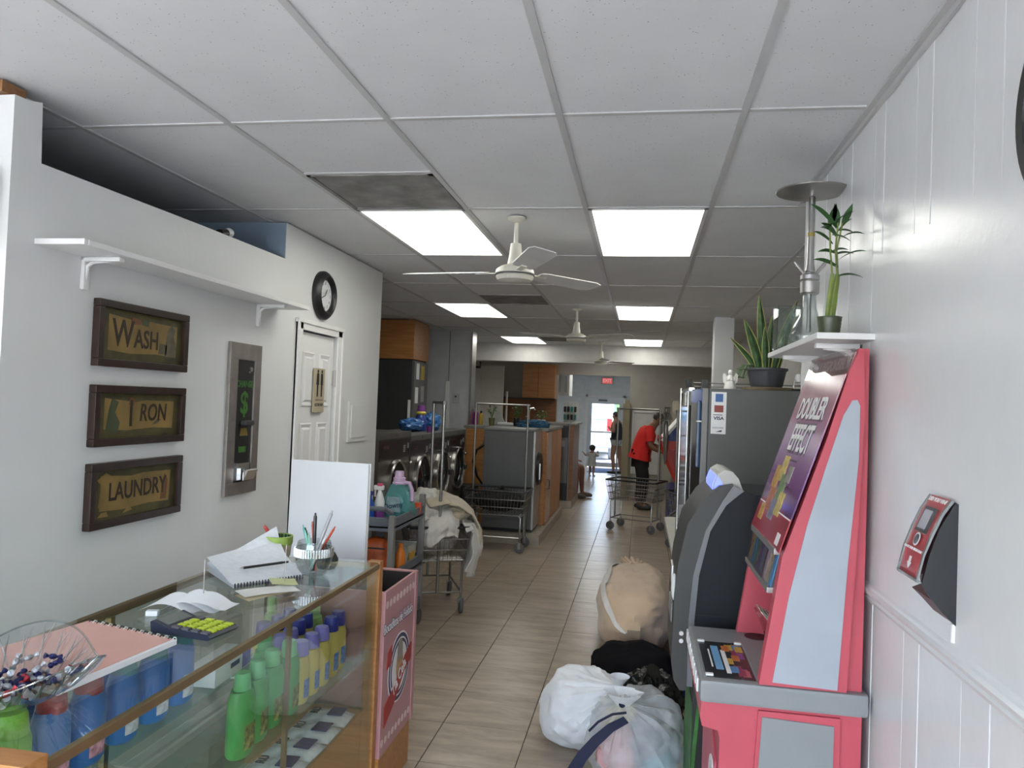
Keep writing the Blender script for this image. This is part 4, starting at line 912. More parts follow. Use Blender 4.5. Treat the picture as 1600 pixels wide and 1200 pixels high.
obj('green_decal', B().prism([(.2442, .02), (.2442, .55), (.2425, .55), (.2425, .02)], AY0+.02, AY1-.05).prism([(.246, .1), (.275, .56), (.262, .56), (.246, .35)], AY0+.007, AY0+.0098), mat('green_decal', (.04, .16, .03), .5, var=.6, scale=12), at_)
obj('side_seam', B().box(.23, .69, AY0+.003, AY0+.0062, .905, .911), black, at_)
obj('cash_slot', B().box(.150, .16, 3.28, 3.50, .84, .92, .006), midgrey, at_); obj('card_reader', B().ell((.158, 3.23, 1.0), .012, .03, .055), white, at_); obj('keypad', B().box(.152, .163, 3.36, 3.5, .98, 1.06, .003), steel, at_)
for z in (.80, .83): obj('lock', B().cyl((.19, AY0+.004, z), (.19, AY0-.006, z), .009), steel, at_)
tp = obj('topper', B().prism([(.305, 1.395), (.302, 1.43), (.318, 1.475), (.345, 1.493), (.375, 1.488), (.40, 1.46), (.418, 1.415)], AY0+.04, AY1-.1), mat('topper_silver', (.5, .5, .47), .4), at_, True, 50)
obj('lit_sign', B().prism([(.300, 1.402), (.2985, 1.43), (.312, 1.468), (.317, 1.468), (.304, 1.43), (.3035, 1.402)], AY0+.06, AY1-.12), mat('blue_lit_sign', (.15, .2, .9), .3, emit=1.6), at_)
obj('lit_face', B().prism([(.310, 1.40), (.306, 1.43), (.318, 1.466), (.33, 1.45), (.345, 1.42), (.335, 1.40)], AY0+.0385, AY0+.040), MAT['blue_lit_sign'], at_)

# ------------------------------------------------------------------ vending machine
vm = thing('vending_machine', 'tall grey vending machine with a blue glass front', 'vending machine', (.8, 5.0, 0), world=True)
vg = mat('vending_grey', (.11, .113, .112), .45, .1, var=.05)
VY0, VY1 = 4.52, 5.42
obj('cabinet', B().box(.385, 1.30, VY0, VY1, .03, 1.862, .006), vg, vm)
obj('door_edge', B().box(.345, .380, VY0, VY1, .05, 1.862, .004), mat('vending_light_grey', (.22, .22, .22), .4, .1), vm)
obj('seam', B().box(.379, .386, VY0+.003, VY1, .05, 1.858), black, vm)
bl = mat('deep_blue_gloss', (.012, .045, .20), .18, coat=.5)
obj('door_panel', B().box(.285, .346, VY0+.005, VY1, .05, 1.855, .01), mat('smoked_glass', (.03, .026, .022), .12), vm)
obj('top_band', B().box(.283, .347, VY0, VY0+.02, 1.775, 1.855, .004), bl, vm); obj('lower_panel', B().box(.278, .347, VY0-.002, VY1, .06, 1.15, .008), bl, vm)
obj('display_glass', B().box(.268, .284, VY0+.06, VY1-.06, .95, 1.76, .004), mat('dark_display', (.03, .028, .026), .08), vm)
obj('coin_panel', B().box(.318, .344, VY0-.012, VY0+.03, 1.40, 1.79, .012), mat('coin_blue', (.03, .07, .15), .25), vm)
obj('chrome_strip', B().cyl((.270, VY0+.05, .55), (.270, VY0+.05, 1.84), .005).cyl((.270, VY1-.01, .55), (.270, VY1-.01, 1.88), .010).box(.27, .30, VY0, VY1, 1.845, 1.862), chrome, vm)
obj('white_line', B().box(.316, .345, VY0-.016, VY0-.012, 1.665, 1.673), white, vm)
obj('delivery_flap', B().box(.262, .283, VY0+.12, VY1-.12, .5, .68, .01), darkgrey, vm)
for x in (.42, 1.22):
    for y in (VY0+.08, VY1-.08): obj('foot', B().cyl((x, y, 0), (x, y, .03), .025), black, vm)
stk = obj('card_sticker', B().box(.398, .482, VY0-.0012, VY0-.0002, 1.60, 1.842), paper, vm)
obj('printed_block', B().box(.420, .463, VY0-.0018, VY0-.001, 1.785, 1.832), mat('card_blue', (.04, .12, .35), .4), stk)
obj('printed_block', B().box(.415, .466, VY0-.0018, VY0-.001, 1.725, 1.765), mat('card_red', (.25, .04, .03), .4), stk)
text('VISA', .026, mat('visa_ink', (.03, .03, .08), .4), stk, YN((.441, VY0-.0016, 1.69)), sx=1.1, bold=.001)
text('DISCOVER', .012, MAT['visa_ink'], stk, YN((.438, VY0-.0016, 1.635)), sx=1.1)
obj('printed_block', B().prism([(.425, 1.612), (.46, 1.612), (.46, 1.624)], VY0-.0018, VY0-.001).box(.41, .462, VY0-.0018, VY0-.001, 1.708, 1.712), MAT['visa_ink'], stk)
VZ = 1.862
# things on the vending machine
an = thing('angel_figurine', 'small white angel figurine on the vending machine', 'figurine', (.515, 4.66, VZ))
wp = mat('white_porcelain', (.72, .71, .68), .35)
obj('robe', B().lathe([(0, 0), (.036, 0), (.038, .01), (.026, .04), (.02, .07), (.014, .085), (0, .09)], n=16), wp, an)
obj('head', B().ell((0, 0, .102), .014, .014, .016, 12, 8), wp, an)
for s in (-1, 1):
    obj('wing', B().prism([(s*.012, .06), (s*.032, .10), (s*.044, .09), (s*.042, .05), (s*.03, .03)], .008, .016), wp, an)
    obj('arm', B().tube([(s*.018, 0, .075), (s*.022, -.014, .055), (s*.004, -.024, .06)], .006, 6), wp, an)
sl_ = tag(obj('wood_slice', B().lathe([(0, 0), (.145, 0), (.15, .008), (.148, .022), (0, .024)], (0, 0, 0), 26, sy=.8), wood('rough_wood', (.12, .09, .05), (.22, .17, .10), .8)), 'flat wooden slab under the grey plant bowl', 'wood slab'); sl_.location = (.745, 4.76, VZ)
pb = thing('plant_bowl', 'dark grey bowl planter on the wooden slab', 'planter', (.735, 4.75, VZ+.024))
obj('bowl', B().lathe([(0, 0), (.088, 0), (.094, .01), (.112, .095), (.122, .10), (.122, .112), (.110, .112), (.10, .10), (.0, .09)], n=30, cap=False), mat('slate_plastic', (.055, .058, .068), .5), pb)
obj('soil', B().lathe([(0, .096), (.108, .094), (.108, .09), (0, .09)], n=20), mat('dark_soil', (.03, .02, .014), .9, bump=.8), pb)
snake = thing('snake_plant', 'upright snake plant with yellow edged leaves in the grey bowl', 'plant', (.735, 4.75, VZ+.024))
sn = mat('snake_leaf', (.035, .085, .03), .4, var=.5, scale=30); sny = mat('snake_leaf_edge', (.45, .42, .12), .45)
for k, (x, y, lx, ly, h, w) in enumerate(((-.02, 0, -.035, 0, .46, .026), (-.045, -.02, -.10, -.03, .31, .026), (.01, .01, .02, .02, .34, .024), (.06, .02, .115, .02, .44, .03), (-.06, .01, -.155, .0, .20, .02), (-.01, -.03, -.02, -.06, .26, .02), (.04, -.02, .05, -.04, .22, .02))):
    def lf(sc, off):
        return lambda u, v: (x+lx*v**1.4+(u-.5)*2*w*sc*(1-max(0, v-.45)**2*3.3)*(.6+.4*min(1, v*4)), y+ly*v+off+.016*abs(u-.5)*2, .095+h*v)
    lo = obj('leaf', B().grid(lf(1, 0), 4, 14), sn, snake)
    e1 = [lf(1, 0)(0, t/14) for t in range(15)]; e2 = [lf(1, 0)(1, t/14) for t in range(15)]
    obj('leaf_edge', B().tube(e1, .0028, 4).tube(e2, .0028, 4), sny, lo)
tr_ = thing('trailing_plant', 'thin trailing plant hanging over the left rim of the bowl', 'plant', (.735, 4.75, VZ+.024)); rnd = random.Random(9)
for k in range(14):
    a = PI+rnd.uniform(-.7, .7); L = rnd.uniform(.05, .11)
    pts = [(math.cos(a)*(.09+L*t), math.sin(a)*.5*(.09+L*t), .105+.04*math.sin(PI*t)-.05*t*t) for t in (0, .25, .5, .75, 1)]
    st = obj('stem', B().tube(pts, .0016, 4), leafm, tr_)
    b = B()
    for t in range(1, 5):
        p = pts[t]; b.ell((p[0], p[1], p[2]), .010, .006, .004, 6, 4)
    obj('leaflets', b, mat('grey_leaf', (.13, .17, .10), .6), st)
for k, (x, w) in enumerate(((.29, .035), (.39, .04))):
    tag(obj('small_box', B().box(x, x+w, 5.18, 5.3, VZ, VZ+.075, .003), black if k == 0 else darkgrey), ['black box on the front edge of the vending machine', 'dark grey box beside the black one on the vending machine'][k], 'box')
wr = thing('wire_rack', 'low wire rack along the top of the vending machine', 'wire rack', (.8, 5.2, VZ), world=True)
for z in (.055, .03): obj('rail', B().cyl((.34, 5.25, VZ+z), (1.2, 5.25, VZ+z), .004, n=8), steel, wr)
for x in (.34, .77, 1.2): obj('post', B().cyl((x, 5.25, VZ), (x, 5.25, VZ+.06), .004, n=8), steel, wr)
fanb = thing('desk_lamp', 'small white clip lamp with a wire arm beside the plant bowl', 'lamp', (.90, 4.72, VZ), world=True)
obj('lamp_head', B().lathe([(0, 0), (.022, 0), (.026, .02), (.018, .045), (0, .05)], (.915, 4.72, VZ+.06), 16), white, fanb)
obj('wire_arm', B().tube([(.90, 4.72, VZ), (.885, 4.72, VZ+.03), (.89, 4.72, VZ+.07), (.915, 4.72, VZ+.065)], .003, 6).tube([(.93, 4.72, VZ+.10), (1.05, 4.72, VZ+.10), (1.05, 4.72, VZ+.04), (.93, 4.72, VZ+.04)], .0025, 6), steel, fanb)
obj('clip_base', B().box(.87, .94, 4.70, 4.74, VZ, VZ+.018, .004), black, fanb)

# ------------------------------------------------------------------ shelf over the lottery machine
s2 = thing('wall_shelf', 'short white wall shelf above the pink lottery machine', 'shelf', (.7, 2.9, 1.96), world=True)
obj('board', B().box(.525, .70, 2.46, 3.38, 1.968, 1.988, .003), white, s2)
for y in (2.62, 3.2):
    b = B().box(.555, .70, y-.014, y+.014, 1.950, 1.968, .004).box(.686, .70, y-.014, y+.014, 1.80, 1.968, .004).tube([(.692, y, 1.82), (.685, y, 1.91), (.66, y, 1.945), (.58, y, 1.955)], .008)
    obj('bracket', b, white, s2)
ZS = 1.988
hk = thing('hookah', 'steel and glass hookah with a wide metal tray on the shelf', 'hookah', (.60, 2.95, ZS))
gl = glass('hookah_glass', (.86, .88, .88), 4)
obj('glass_base', B().lathe([(0, .004), (.055, 0), (.066, .015), (.068, .035), (.055, .07), (.036, .105), (.026, .14), (.024, .20), (.028, .205), (.025, .208), (.022, .2), (.024, .14), (.033, .107), (.052, .07), (.064, .035), (.06, .018), (0, .008)], n=30, cap=False), gl, hk)
obj('collar', B().lathe([(.030, .19), (.034, .195), (.034, .235), (.030, .24), (.034, .245), (.034, .26), (.02, .27), (.012, .272)], n=26), steel, hk)
obj('stem', B().lathe([(.012, .27), (.017, .278), (.014, .30), (.0125, .33), (.012, .55), (.010, .555)], n=20), steel, hk)
obj('label_band', B().lathe([(.0130, .405), (.0132, .405), (.0132, .42), (.0130, .42)], n=20, cap=False), mat('gold_label', (.4, .3, .08), .4), hk)
obj('down_tube', B().cyl((0, 0, .05), (0, 0, .27), .008), steel, hk)
obj('tray', B().lathe([(.0, .556), (.02, .552), (.09, .560), (.128, .572), (.130, .576), (.126, .577), (.09, .565), (.02, .560), (0, .562)], n=44, cap=False), mat('tray_steel', (.34, .33, .31), .35, .9), hk)
for s in (-1, 1): obj('hose_port', B().cyl((s*.018, 0, .262), (s*.055, 0, .312), .0065, n=10).cyl((s*.045, 0, .298), (s*.048, 0, .302), .009, n=10), steel, hk)
bm_ = thing('lucky_bamboo', 'lucky bamboo plant with curved stalks in a ribbed pot', 'plant', (.60, 2.63, ZS))
pt = obj('ribbed_pot', B().lathe([(0, 0), (.030, 0), (.031, .003)]+[(.031+.0065*k/10+(.0012 if k % 2 else 0), .006+k*.0056) for k in range(11)]+[(.040, .068), (.036, .068), (.033, .058), (0, .056)], n=26, cap=False), mat('olive_ceramic', (.055, .07, .035), .3, var=.3, scale=30), bm_)
stem_m = mat('bamboo_stalk', (.16, .22, .04), .4, var=.3, scale=25)
rnd = random.Random(21)
for k, (bx, tx) in enumerate(((-.012, .004), (.0, .02), (.010, .024))):
    sp_ = [(bx+(tx-bx)*t, .006*k-.006, .05+.16*t) for t in (0, .2, .4, .6, .8, 1)]
    so_ = obj('stalk', B().tube(sp_, [.0075, .0070, .0078, .0068, .0074, .006], 8), stem_m, bm_)
    for q in range(5):
        a = rnd.uniform(-.9, .9)+(0 if rnd.random() < .55 else PI); zz = .19+rnd.random()*.19; L = rnd.uniform(.05, .10); dx = math.cos(a); dy = .5*math.sin(a)+rnd.uniform(-.3, .3); up = rnd.uniform(-.3, 1.1)
        root = Vector((tx-.006*(q*.3), .0, zz)); w = .012
        def lf(u, v):
            p = root+Vector((dx*L*v, dy*L*v, L*(up*v-.5*v*v)+.02*v)); wid = w*math.sin(PI*min(1, .12+v*.88))**.8
            return (p.x-dy*wid*(u-.5)*2, p.y+dx*wid*(u-.5)*2*.6, p.z+.4*wid*(u-.5)*2)
        obj('leaf', B().grid(lf, 2, 7), mat('bamboo_leaf', (.025, .075, .02), .35, var=.3), so_)
    obj('shoot', B().tube([(tx, .006*k-.006, .20), (tx-.008, 0, .29), (tx-.012+.01*k, 0, .38)], .003, 6), stem_m, so_)
    root = Vector((tx-.012+.01*k, 0, .37)); dxx = [.02, -.012, .03][k]
    obj('leaf', B().grid(lambda u, v: (root.x+dxx*v+.012*math.sin(PI*(.1+.9*v))*(u-.5)*2, root.y, root.z+.075*v), 2, 7), MAT['bamboo_leaf'], so_)
gb = thing('glass_box', 'clear square glass vase at the far end of the shelf', 'vase', (.575, 3.24, ZS))
b = B()
for q in ((-.045, .045, -.045, -.041), (-.045, .045, .041, .045), (-.045, -.041, -.041, .041), (.041, .045, -.041, .041)): b.box(q[0], q[1], q[2], q[3], 0, .18)
b.box(-.045, .045, -.045, .045, 0, .006); obj('walls', b, glass('vase_glass', (.88, .92, .9), 2.5), gb, False)
obj('bright_edge', B().box(-.047, -.044, -.047, -.044, 0, .18).box(-.047, -.044, .044, .047, 0, .18).box(-.047, .047, -.047, -.044, .178, .181), glass('vase_edge', (.75, .8, .78), 5), gb, False)

# ------------------------------------------------------------------ ticket checker on the board wall
tkm = thing('ticket_checker', 'red and black ticket checker mounted on the white board wall', 'ticket checker', (.7, 1.87, 1.4), world=True)
side = [(.70, 1.545), (.688, 1.552), (.655, 1.49), (.636, 1.43), (.623, 1.372), (.632, 1.352), (.663, 1.313), (.6985, 1.278), (.70, 1.278)]
obj('side_shell', B().prism(side, 1.815, 1.822), mat('navy_black_plastic', (.012, .014, .018), .38), tkm)
obj('body', B().prism([(.70, 1.54), (.690, 1.545), (.66, 1.488), (.642, 1.43), (.634, 1.385), (.66, 1.375), (.665, 1.345), (.645, 1.335), (.668, 1.313), (.6985, 1.280), (.70, 1.280)], 1.822, 1.945), mat('checker_maroon', (.06, .012, .016), .4), tkm)
fc = [(.690, 1.553), (.684, 1.556), (.664, 1.523), (.645, 1.479), (.628, 1.430), (.616, 1.375), (.619, 1.372), (.632, 1.43), (.650, 1.478), (.668, 1.52)]
fr_ = obj('face', B().prism(fc, 1.826, 1.944), mat('checker_red', (.42, .05, .06), .3, coat=.4), tkm, True, 60)
for (ya, yb_) in ((1.818, 1.827), (1.943, 1.951)): obj('face_bezel', B().prism([(q[0]-.003, q[1]+.001) for q in fc], ya, yb_), mat('bezel_grey', (.25, .27, .27), .25, .3), tkm, True, 60)
obj('lip', B().prism([(.612, 1.378), (.613, 1.371), (.622, 1.369), (.622, 1.374)], 1.818, 1.951), MAT['bezel_grey'], tkm)
def FC(y, t, off=.002):   # a point on the face, t 0 bottom .. 1 top, and its frame
    pts = [(.616, 1.375), (.628, 1.430), (.645, 1.479), (.664, 1.523), (.684, 1.556)]
    s = t*4; i = min(3, int(s)); f_ = s-i; a, b_ = pts[i], pts[i+1]
    d = Vector((b_[0]-a[0], 0, b_[1]-a[1])).normalized(); n_ = Vector((-d.z, 0, d.x)); p = Vector((a[0]+(b_[0]-a[0])*f_, y, a[1]+(b_[1]-a[1])*f_))+n_*off
    return frame(p, (0, -1, 0), tuple(d))
obj('screen_frame', B().box(-.032, .032, -.031, .031, -.002, .003).xf(FC(1.885, .63)), darkgrey, tkm)
obj('screen', B().box(-.022, .022, -.023, .023, .002, .0045).xf(FC(1.885, .63)), mat('checker_screen', (.3, .3, .36), .15), tkm)
text('DID YOU WIN?', .015, white_p, fr_, FC(1.885, .93, .003)); text('CHECK YOUR TICKET HERE', .0088, white_p, fr_, FC(1.885, .27, .004))
lo = obj('logo', B().lathe([(0, 0), (.016, 0), (.016, .001), (0, .001)], n=22).xf(FC(1.885, .385, .0035)), white_p, fr_)
obj('logo_centre', B().lathe([(0, .001), (.012, .001), (.012, .002), (0, .002)], n=18).xf(FC(1.885, .385, .0035)), mat('logo_dark', (.12, .12, .14), .5, var=.6, scale=60), lo)
obj('arrow', B().prism([(-.006, .014), (.006, .014), (.006, .0), (.013, .0), (0, -.014), (-.013, .0), (-.006, .0)], 0, .001, 'z').xf(FC(1.885, .13, .0032)), white_p, fr_)
obj('cable_stub', B().cyl((.693, 1.825, 1.285), (.693, 1.825, 1.245), .006), white, tkm)
rm = thing('round_mirror', 'black rimmed round object cut off by the right edge of the photo', 'mirror', (.70, 1.335, 2.28), world=True)
obj('rim', ring(.70, 1.335, 2.29, [(0, -.001), (.205, -.001), (.212, -.012), (.205, -.03), (.18, -.03), (.175, -.015), (0, -.015)], 48), black, rm)
obj('face', ring(.70, 1.335, 2.29, [(0, -.016), (.176, -.016), (.176, -.018), (0, -.018)], 40), paper, rm)

# ------------------------------------------------------------------ laundry bags on the floor
tn = thing('laundry_bag', 'stuffed tan laundry bag with a white strap lying in the aisle', 'laundry bag', (0, 6.0, 0), world=True)
tanc = mat('tan_cotton', (.62, .45, .31), .85, var=.1, scale=5, bump=.35, bscale=14, sheen=.3)
def tanbag(u, v):
    pass
b = lump((.0, 5.95, .215), (.285, .80, .245), .10, 1.7, 11, 72, 48, ridg=.07, flat=.004, sq=2.5)
obj('bag', b, tanc, tn)
nk = B()
for k in range(10):
    a = 2*PI*k/10; nk.tube([(.0+.09*math.cos(a), 6.60, .34+.05*math.sin(a)), (-.03+.05*math.cos(a), 6.70, .37+.02*math.sin(a)), (-.04+.09*math.cos(a+.3), 6.77, .39+.03*math.sin(a))], [.026, .014, .016], 6)
obj('gathered_neck', nk, tanc, tn)
def strp(off):
    def f(u, v):
        lam = 1.3-2.75*v; phi = math.radians(118+32*v)+(u-.5)*.21
        return tuple(lump_pt((math.cos(phi)*math.cos(lam), math.sin(lam), math.sin(phi)*math.cos(lam)), (.0, 5.95, .215), (.285, .80, .245), .10, 1.7, 11, .07, 2.5, off))
    return f
obj('strap', B().grid(strp(.016), 4, 40).grid(strp(.004), 4, 40), mat('white_webbing', (.72, .69, .67), .8), tn)
bk = thing('laundry_bag', 'flat black laundry bag in front of the tan bag', 'laundry bag', (.05, 4.8, 0), world=True)
obj('bag', lump((.0, 4.74, .12), (.25, .36, .15), .14, 2.2, 5, 56, 34, ridg=.06, flat=.004, sq=2.4), mat('black_fabric', (.006, .006, .008), .95, spec=.1), bk)
obj('fold', B().tube([(-.18, 4.55, .08), (-.07, 4.47, .16), (.06, 4.45, .18), (.17, 4.5, .13)], [.01, .02, .02, .01], 8), MAT['black_fabric'], bk)
gbg = thing('garbage_bag', 'shiny black plastic bag between the mesh bag and cash machine', 'plastic bag', (.10, 4.3, 0), world=True)
obj('bag', lump((.105, 4.28, .13), (.175, .17, .17), .2, 3.2, 8, 44, 28, ridg=.16, flat=.004), mat('black_film', (.01, .01, .01), .25, bump=.8, bscale=22), gbg)
obj('tied_neck', B().tube([(.10, 4.2, .27), (.09, 4.18, .31), (.11, 4.15, .34)], [.045, .018, .04], 10), MAT['black_film'], gbg)
meshw = sheer('white_mesh_cloth', (.80, .81, .84), .80); meshw2 = sheer('thin_white_mesh', (.80, .82, .85), .34)
def bagshape(c, r, seed, neck, gather):
    """bag pulled to a gathered neck: pleats run towards the neck point"""
    b = B(); n, m = 84, 44; nk_ = Vector(neck); cc = Vector(c); ax = (nk_-cc).normalized(); a1 = ax.orthogonal().normalized(); a2 = ax.cross(a1); v = []; L = (nk_-cc).length
    for j in range(m+1):
        t = j/m; th = PI*(1-t)
        for i in range(n):
            a = 2*PI*i/n
            d = math.cos(th)*ax+math.sin(th)*(math.cos(a)*a1+math.sin(a)*a2)
            p = Vector((d.x*r[0], d.y*r[1], d.z*r[2]))
            k = 1+.13*noise.noise(d*2.0+Vector((seed, 0, 0)))+.09*(abs(noise.noise(d*3.6+Vector((0, seed, 0))))-.2)
            k += .075*max(0, t-.42)*(math.sin(a*gather)+.6*math.sin(a*gather*2.3+1))*math.sin(th)*1.3
            p = cc+p*k; w = max(0, (t-.80)/.20)**1.8
            p = p.lerp(nk_+(p-cc)*.10+.0*ax, w)
            if p.z < .004: p.z = .004
            v.append(tuple(p))
    return b.add(v, [(j*n+i, j*n+(i+1) % n, (j+1)*n+(i+1) % n, (j+1)*n+i) for j in range(m) for i in range(n)])
w1 = thing('laundry_bag', 'white cloth laundry bag at the left of the bag pile', 'laundry bag', (-.25, 3.98, 0), world=True)
obj('bag', bagshape((-.245, 3.98, .17), (.225, .24, .20), 2, (-.06, 3.84, .36), 11), mat('white_cotton_mesh', (.72, .74, .78), .8, var=.06, scale=5, bump=.2, bscale=18, sheen=.2), w1)
obj('neck_ruffle', B().lathe([(.022, 0), (.018, .02), (.05, .06)], (-.06, 3.83, .345), 20, cap=False), MAT['white_cotton_mesh'], w1)
w2 = thing('laundry_bag', 'sheer white mesh laundry bag with a navy cord, nearest the camera', 'laundry bag', (.04, 3.62, 0), world=True)
obj('mesh_shell', bagshape((.035, 3.66, .185), (.235, .225, .225), 6, (-.035, 3.53, .40), 13), meshw2, w2)
obj('neck_ruffle', B().add([((.03+.05*t)*math.cos(a)*(1+.2*math.sin(a*7))-.035, 3.53+(.03+.04*t)*math.sin(a), .385+.055*t) for t in (0, .5, 1) for a in [2*PI*i/42 for i in range(42)]], [(j*42+i, j*42+(i+1) % 42, (j+1)*42+(i+1) % 42, (j+1)*42+i) for j in range(2) for i in range(42)]), meshw, w2)
navy = mat('navy_cord', (.012, .016, .05), .7)
bp_ = [Vector(q) for q in ((-.02, 3.455, .345), (-.085, 3.425, .315), (-.15, 3.41, .255), (-.205, 3.405, .185), (-.25, 3.41, .10), (-.275, 3.42, .02))]
def band(off):
    def f(u, v):
        t = v*5; i = min(4, int(t)); p = bp_[i].lerp(bp_[i+1], t-i); return tuple(p+Vector((-.7, .0, .7))*(u-.5)*(.034+.03*v)+Vector((0, off, 0)))
    return f
obj('navy_band', B().grid(band(0), 3, 20).grid(band(.006), 3, 20), navy, w2)
obj('navy_cord', B().tube([(-.02, 3.46, .375), (-.08, 3.44, .37), (-.14, 3.43, .335), (-.18, 3.43, .29)], .006, 6), navy, w2)
obj('cord_lock', B().ell((-.04, 3.50, .395), .016, .012, .016, 10, 8), navy, w2)
for k, (c_, r_, cl, nm) in enumerate((((.06, 3.66, .17), (.17, .16, .15), (.22, .23, .27), 'grey'), ((-.05, 3.58, .16), (.11, .11, .12), (.60, .35, .36), 'pink'), ((.12, 3.60, .11), (.09, .11, .10), (.20, .38, .46), 'pale blue'), ((-.03, 3.66, .25), (.10, .1, .09), (.62, .58, .45), 'cream'), ((.14, 3.70, .22), (.07, .08, .09), (.5, .48, .5), 'white'))):
    t = thing('garment', '%s garment bundled inside the sheer mesh bag' % nm, 'clothing', c_, 0, 'clothes inside the mesh bag')
    obj('bundle', lump((0, 0, 0), r_, .2, 2.6, k, 30, 20, ridg=.12), mat('cloth_'+nm.replace(' ', '_'), cl, .9), t)
# ------------------------------------------------------------------ washers along the left side
wbz = mat('bronze_steel', (.115, .096, .083), .42, .25, var=.12, scale=3)
def washer(y0, y1, ztop, label):
    w = y1-y0; yc = (y0+y1)/2; xf = -2.18
    t = thing('washing_machine', label, 'washing machine', (xf-.4, yc, 0), world=True, group='front loading washers along the left')
    obj('body', B().box(xf-.58, xf, y0+.004, y1-.004, .16, ztop-.055, .006), wbz, t)
    obj('base', B().box(xf-.57, xf-.03, y0+.01, y1-.01, 0, .16), darkgrey, t)
    obj('lid', B().box(xf-.585, xf+.012, y0+.002, y1-.002, ztop-.055, ztop, .005), mat('worn_grey_lid', (.13, .13, .125), .45, .2, var=.1), t)
    cp = obj('control_panel', B().box(xf-.01, xf+.006, y0+.012, y1-.012, ztop-.24, ztop-.065, .003), mat('black_panel', (.015, .013, .013), .3), t)
    obj('display', B().box(xf+.006, xf+.008, y0+.10, y0+.24, ztop-.14, ztop-.11), mat('red_display', (.06, .015, .012), .2), cp)
    for r in range(4): obj('button', B().box(xf+.006, xf+.009, y1-.22, y1-.16, ztop-.19+r*.017, ztop-.178+r*.017), mat('button_grey', (.28, .28, .27), .4), cp)
    obj('coin_slot', B().box(xf+.006, xf+.010, y1-.08, y1-.06, ztop-.16, ztop-.11), steel, cp)
    obj('badge', B().cyl((xf+.012, yc, ztop-.028), (xf+.014, yc, ztop-.028), .012), black, t)
    zc = .92; r = .265
    obj('door_ring', ring(xf, yc, zc, [(r*.88, .0), (r*.885, .04), (r*.93, .052), (r*.985, .04), (r, .0)], 36), mat('door_chrome', (.5, .49, .47), .22, 1), t)
    obj('door_seal', ring(xf, yc, zc, [(r*.60, .015), (r*.875, .03), (r*.875, .01), (r*.6, .005)], 36), black, t)
    obj('door_glass', ring(xf, yc, zc, [(0, .04), (r*.3, .038), (r*.6, .02), (r*.62, .012)], 30), mat('dark_glass', (.012, .012, .013), .06), t)
    obj('door_handle', B().box(xf+.04, xf+.075, yc+r*.75, yc+r*1.0, zc-.03, zc+.03, .008), black, t)
    obj('latch_knob', B().ell((xf+.03, y1-.05, ztop-.30), .018, .02, .016, 12, 8).cyl((xf, y1-.05, ztop-.30), (xf+.02, y1-.05, ztop-.30), .012), chrome, t)
washer(6.16, 7.04, 1.426, 'largest bronze washer at the wall corner, nearest the camera')
washer(7.05, 7.81, 1.38, 'bronze washer second from the wall corner, with detergent on it')
washer(7.81, 8.57, 1.38, 'bronze washer third from the wall corner')
washer(8.57, 9.33, 1.38, 'bronze washer farthest from the wall corner')
# purple capped jug and blue bag on a washer
jg = thing('detergent_jug', 'blue detergent jug with a yellow collar and purple cap on a washer', 'jug', (-2.43, 8.22, 1.38))
obj('body', B().lathe([(0, 0), (.07, 0), (.082, .02), (.08, .12), (.05, .18), (.035, .19)], n=20, sx=.8), mat('royal_blue_jug', (.02, .05, .28), .3), jg)
obj('collar', B().ell((0, 0, .20), .055, .055, .032, 16, 8), mat('yellow_collar', (.62, .5, .05), .35), jg)
obj('cap', B().lathe([(.042, .215), (.046, .22), (.036, .285), (0, .29)], n=18), mat('purple_cap', (.22, .05, .28), .35), jg)
bgb = thing('plastic_bag', 'crumpled blue plastic bag beside the detergent jug', 'plastic bag', (-2.47, 8.0, 1.38))
bfm = mat('blue_film', (.04, .16, .42), .25, bump=.7, bscale=30)
obj('film', lump((0, 0, .07), (.12, .24, .075), .25, 3, 3, 36, 22, ridg=.25, flat=.0), bfm, bgb)
t = thing('plastic_bag', 'blue plastic bag hanging behind the rack pole on the third washer', 'plastic bag', (-2.36, 8.45, 1.38)); obj('film', lump((0, 0, .10), (.09, .11, .11), .25, 3, 7, 32, 20, ridg=.25, flat=.0), bfm, t)
t = thing('measuring_cap', 'purple measuring cap in front of the blue bag', 'cap', (-2.26, 8.0, 1.38)); obj('cup', B().lathe([(0, 0), (.03, 0), (.036, .06), (.033, .06), (.027, .006), (0, .006)], n=16, cap=False), MAT['purple_cap'], t); obj('cup_rim', B().lathe([(.036, .056), (.039, .058), (.039, .064), (.034, .064)], n=16, cap=False), MAT['purple_cap'], t)
# stacked dryer behind the washers, wooden bulkhead above it
dst = thing('dryer', 'tall dark grey dryer cabinet behind the washers under the wood box', 'dryer', (-3.2, 9.3, 0), world=True)
dkm = mat('charcoal_enamel', (.045, .047, .047), .4, .2)
obj('cabinet', B().box(-3.95, -2.80, 9.0, 9.62, 0, 2.22, .006), dkm, dst)
obj('front_frame', B().box(-2.80, -2.772, 9.02, 9.6, .9, 2.2, .004), mat('frame_grey', (.15, .15, .15), .4, .4), dst)
obj('notice', B().box(-2.772, -2.769, 9.10, 9.22, 1.98, 2.18), paper, dst); obj('notice', B().box(-2.772, -2.769, 9.30, 9.45, 1.98, 2.16), mat('yellow_notice', (.5, .38, .06), .5), dst)
obj('notice', B().box(-2.772, -2.769, 9.08, 9.2, 1.68, 1.88), paper, dst); obj('notice', B().box(-2.772, -2.769, 9.32, 9.46, 1.7, 1.9), mat('grey_notice', (.35, .35, .35), .5), dst)
obj('edge_trim', B().box(-2.83, -2.80, 8.985, 9.005, .2, 1.72), white, dst)
obj('door_ring', ring(-2.772, 9.3, 1.35, [(.17, 0), (.175, .03), (.21, .03), (.22, 0)], 28), black, dst)
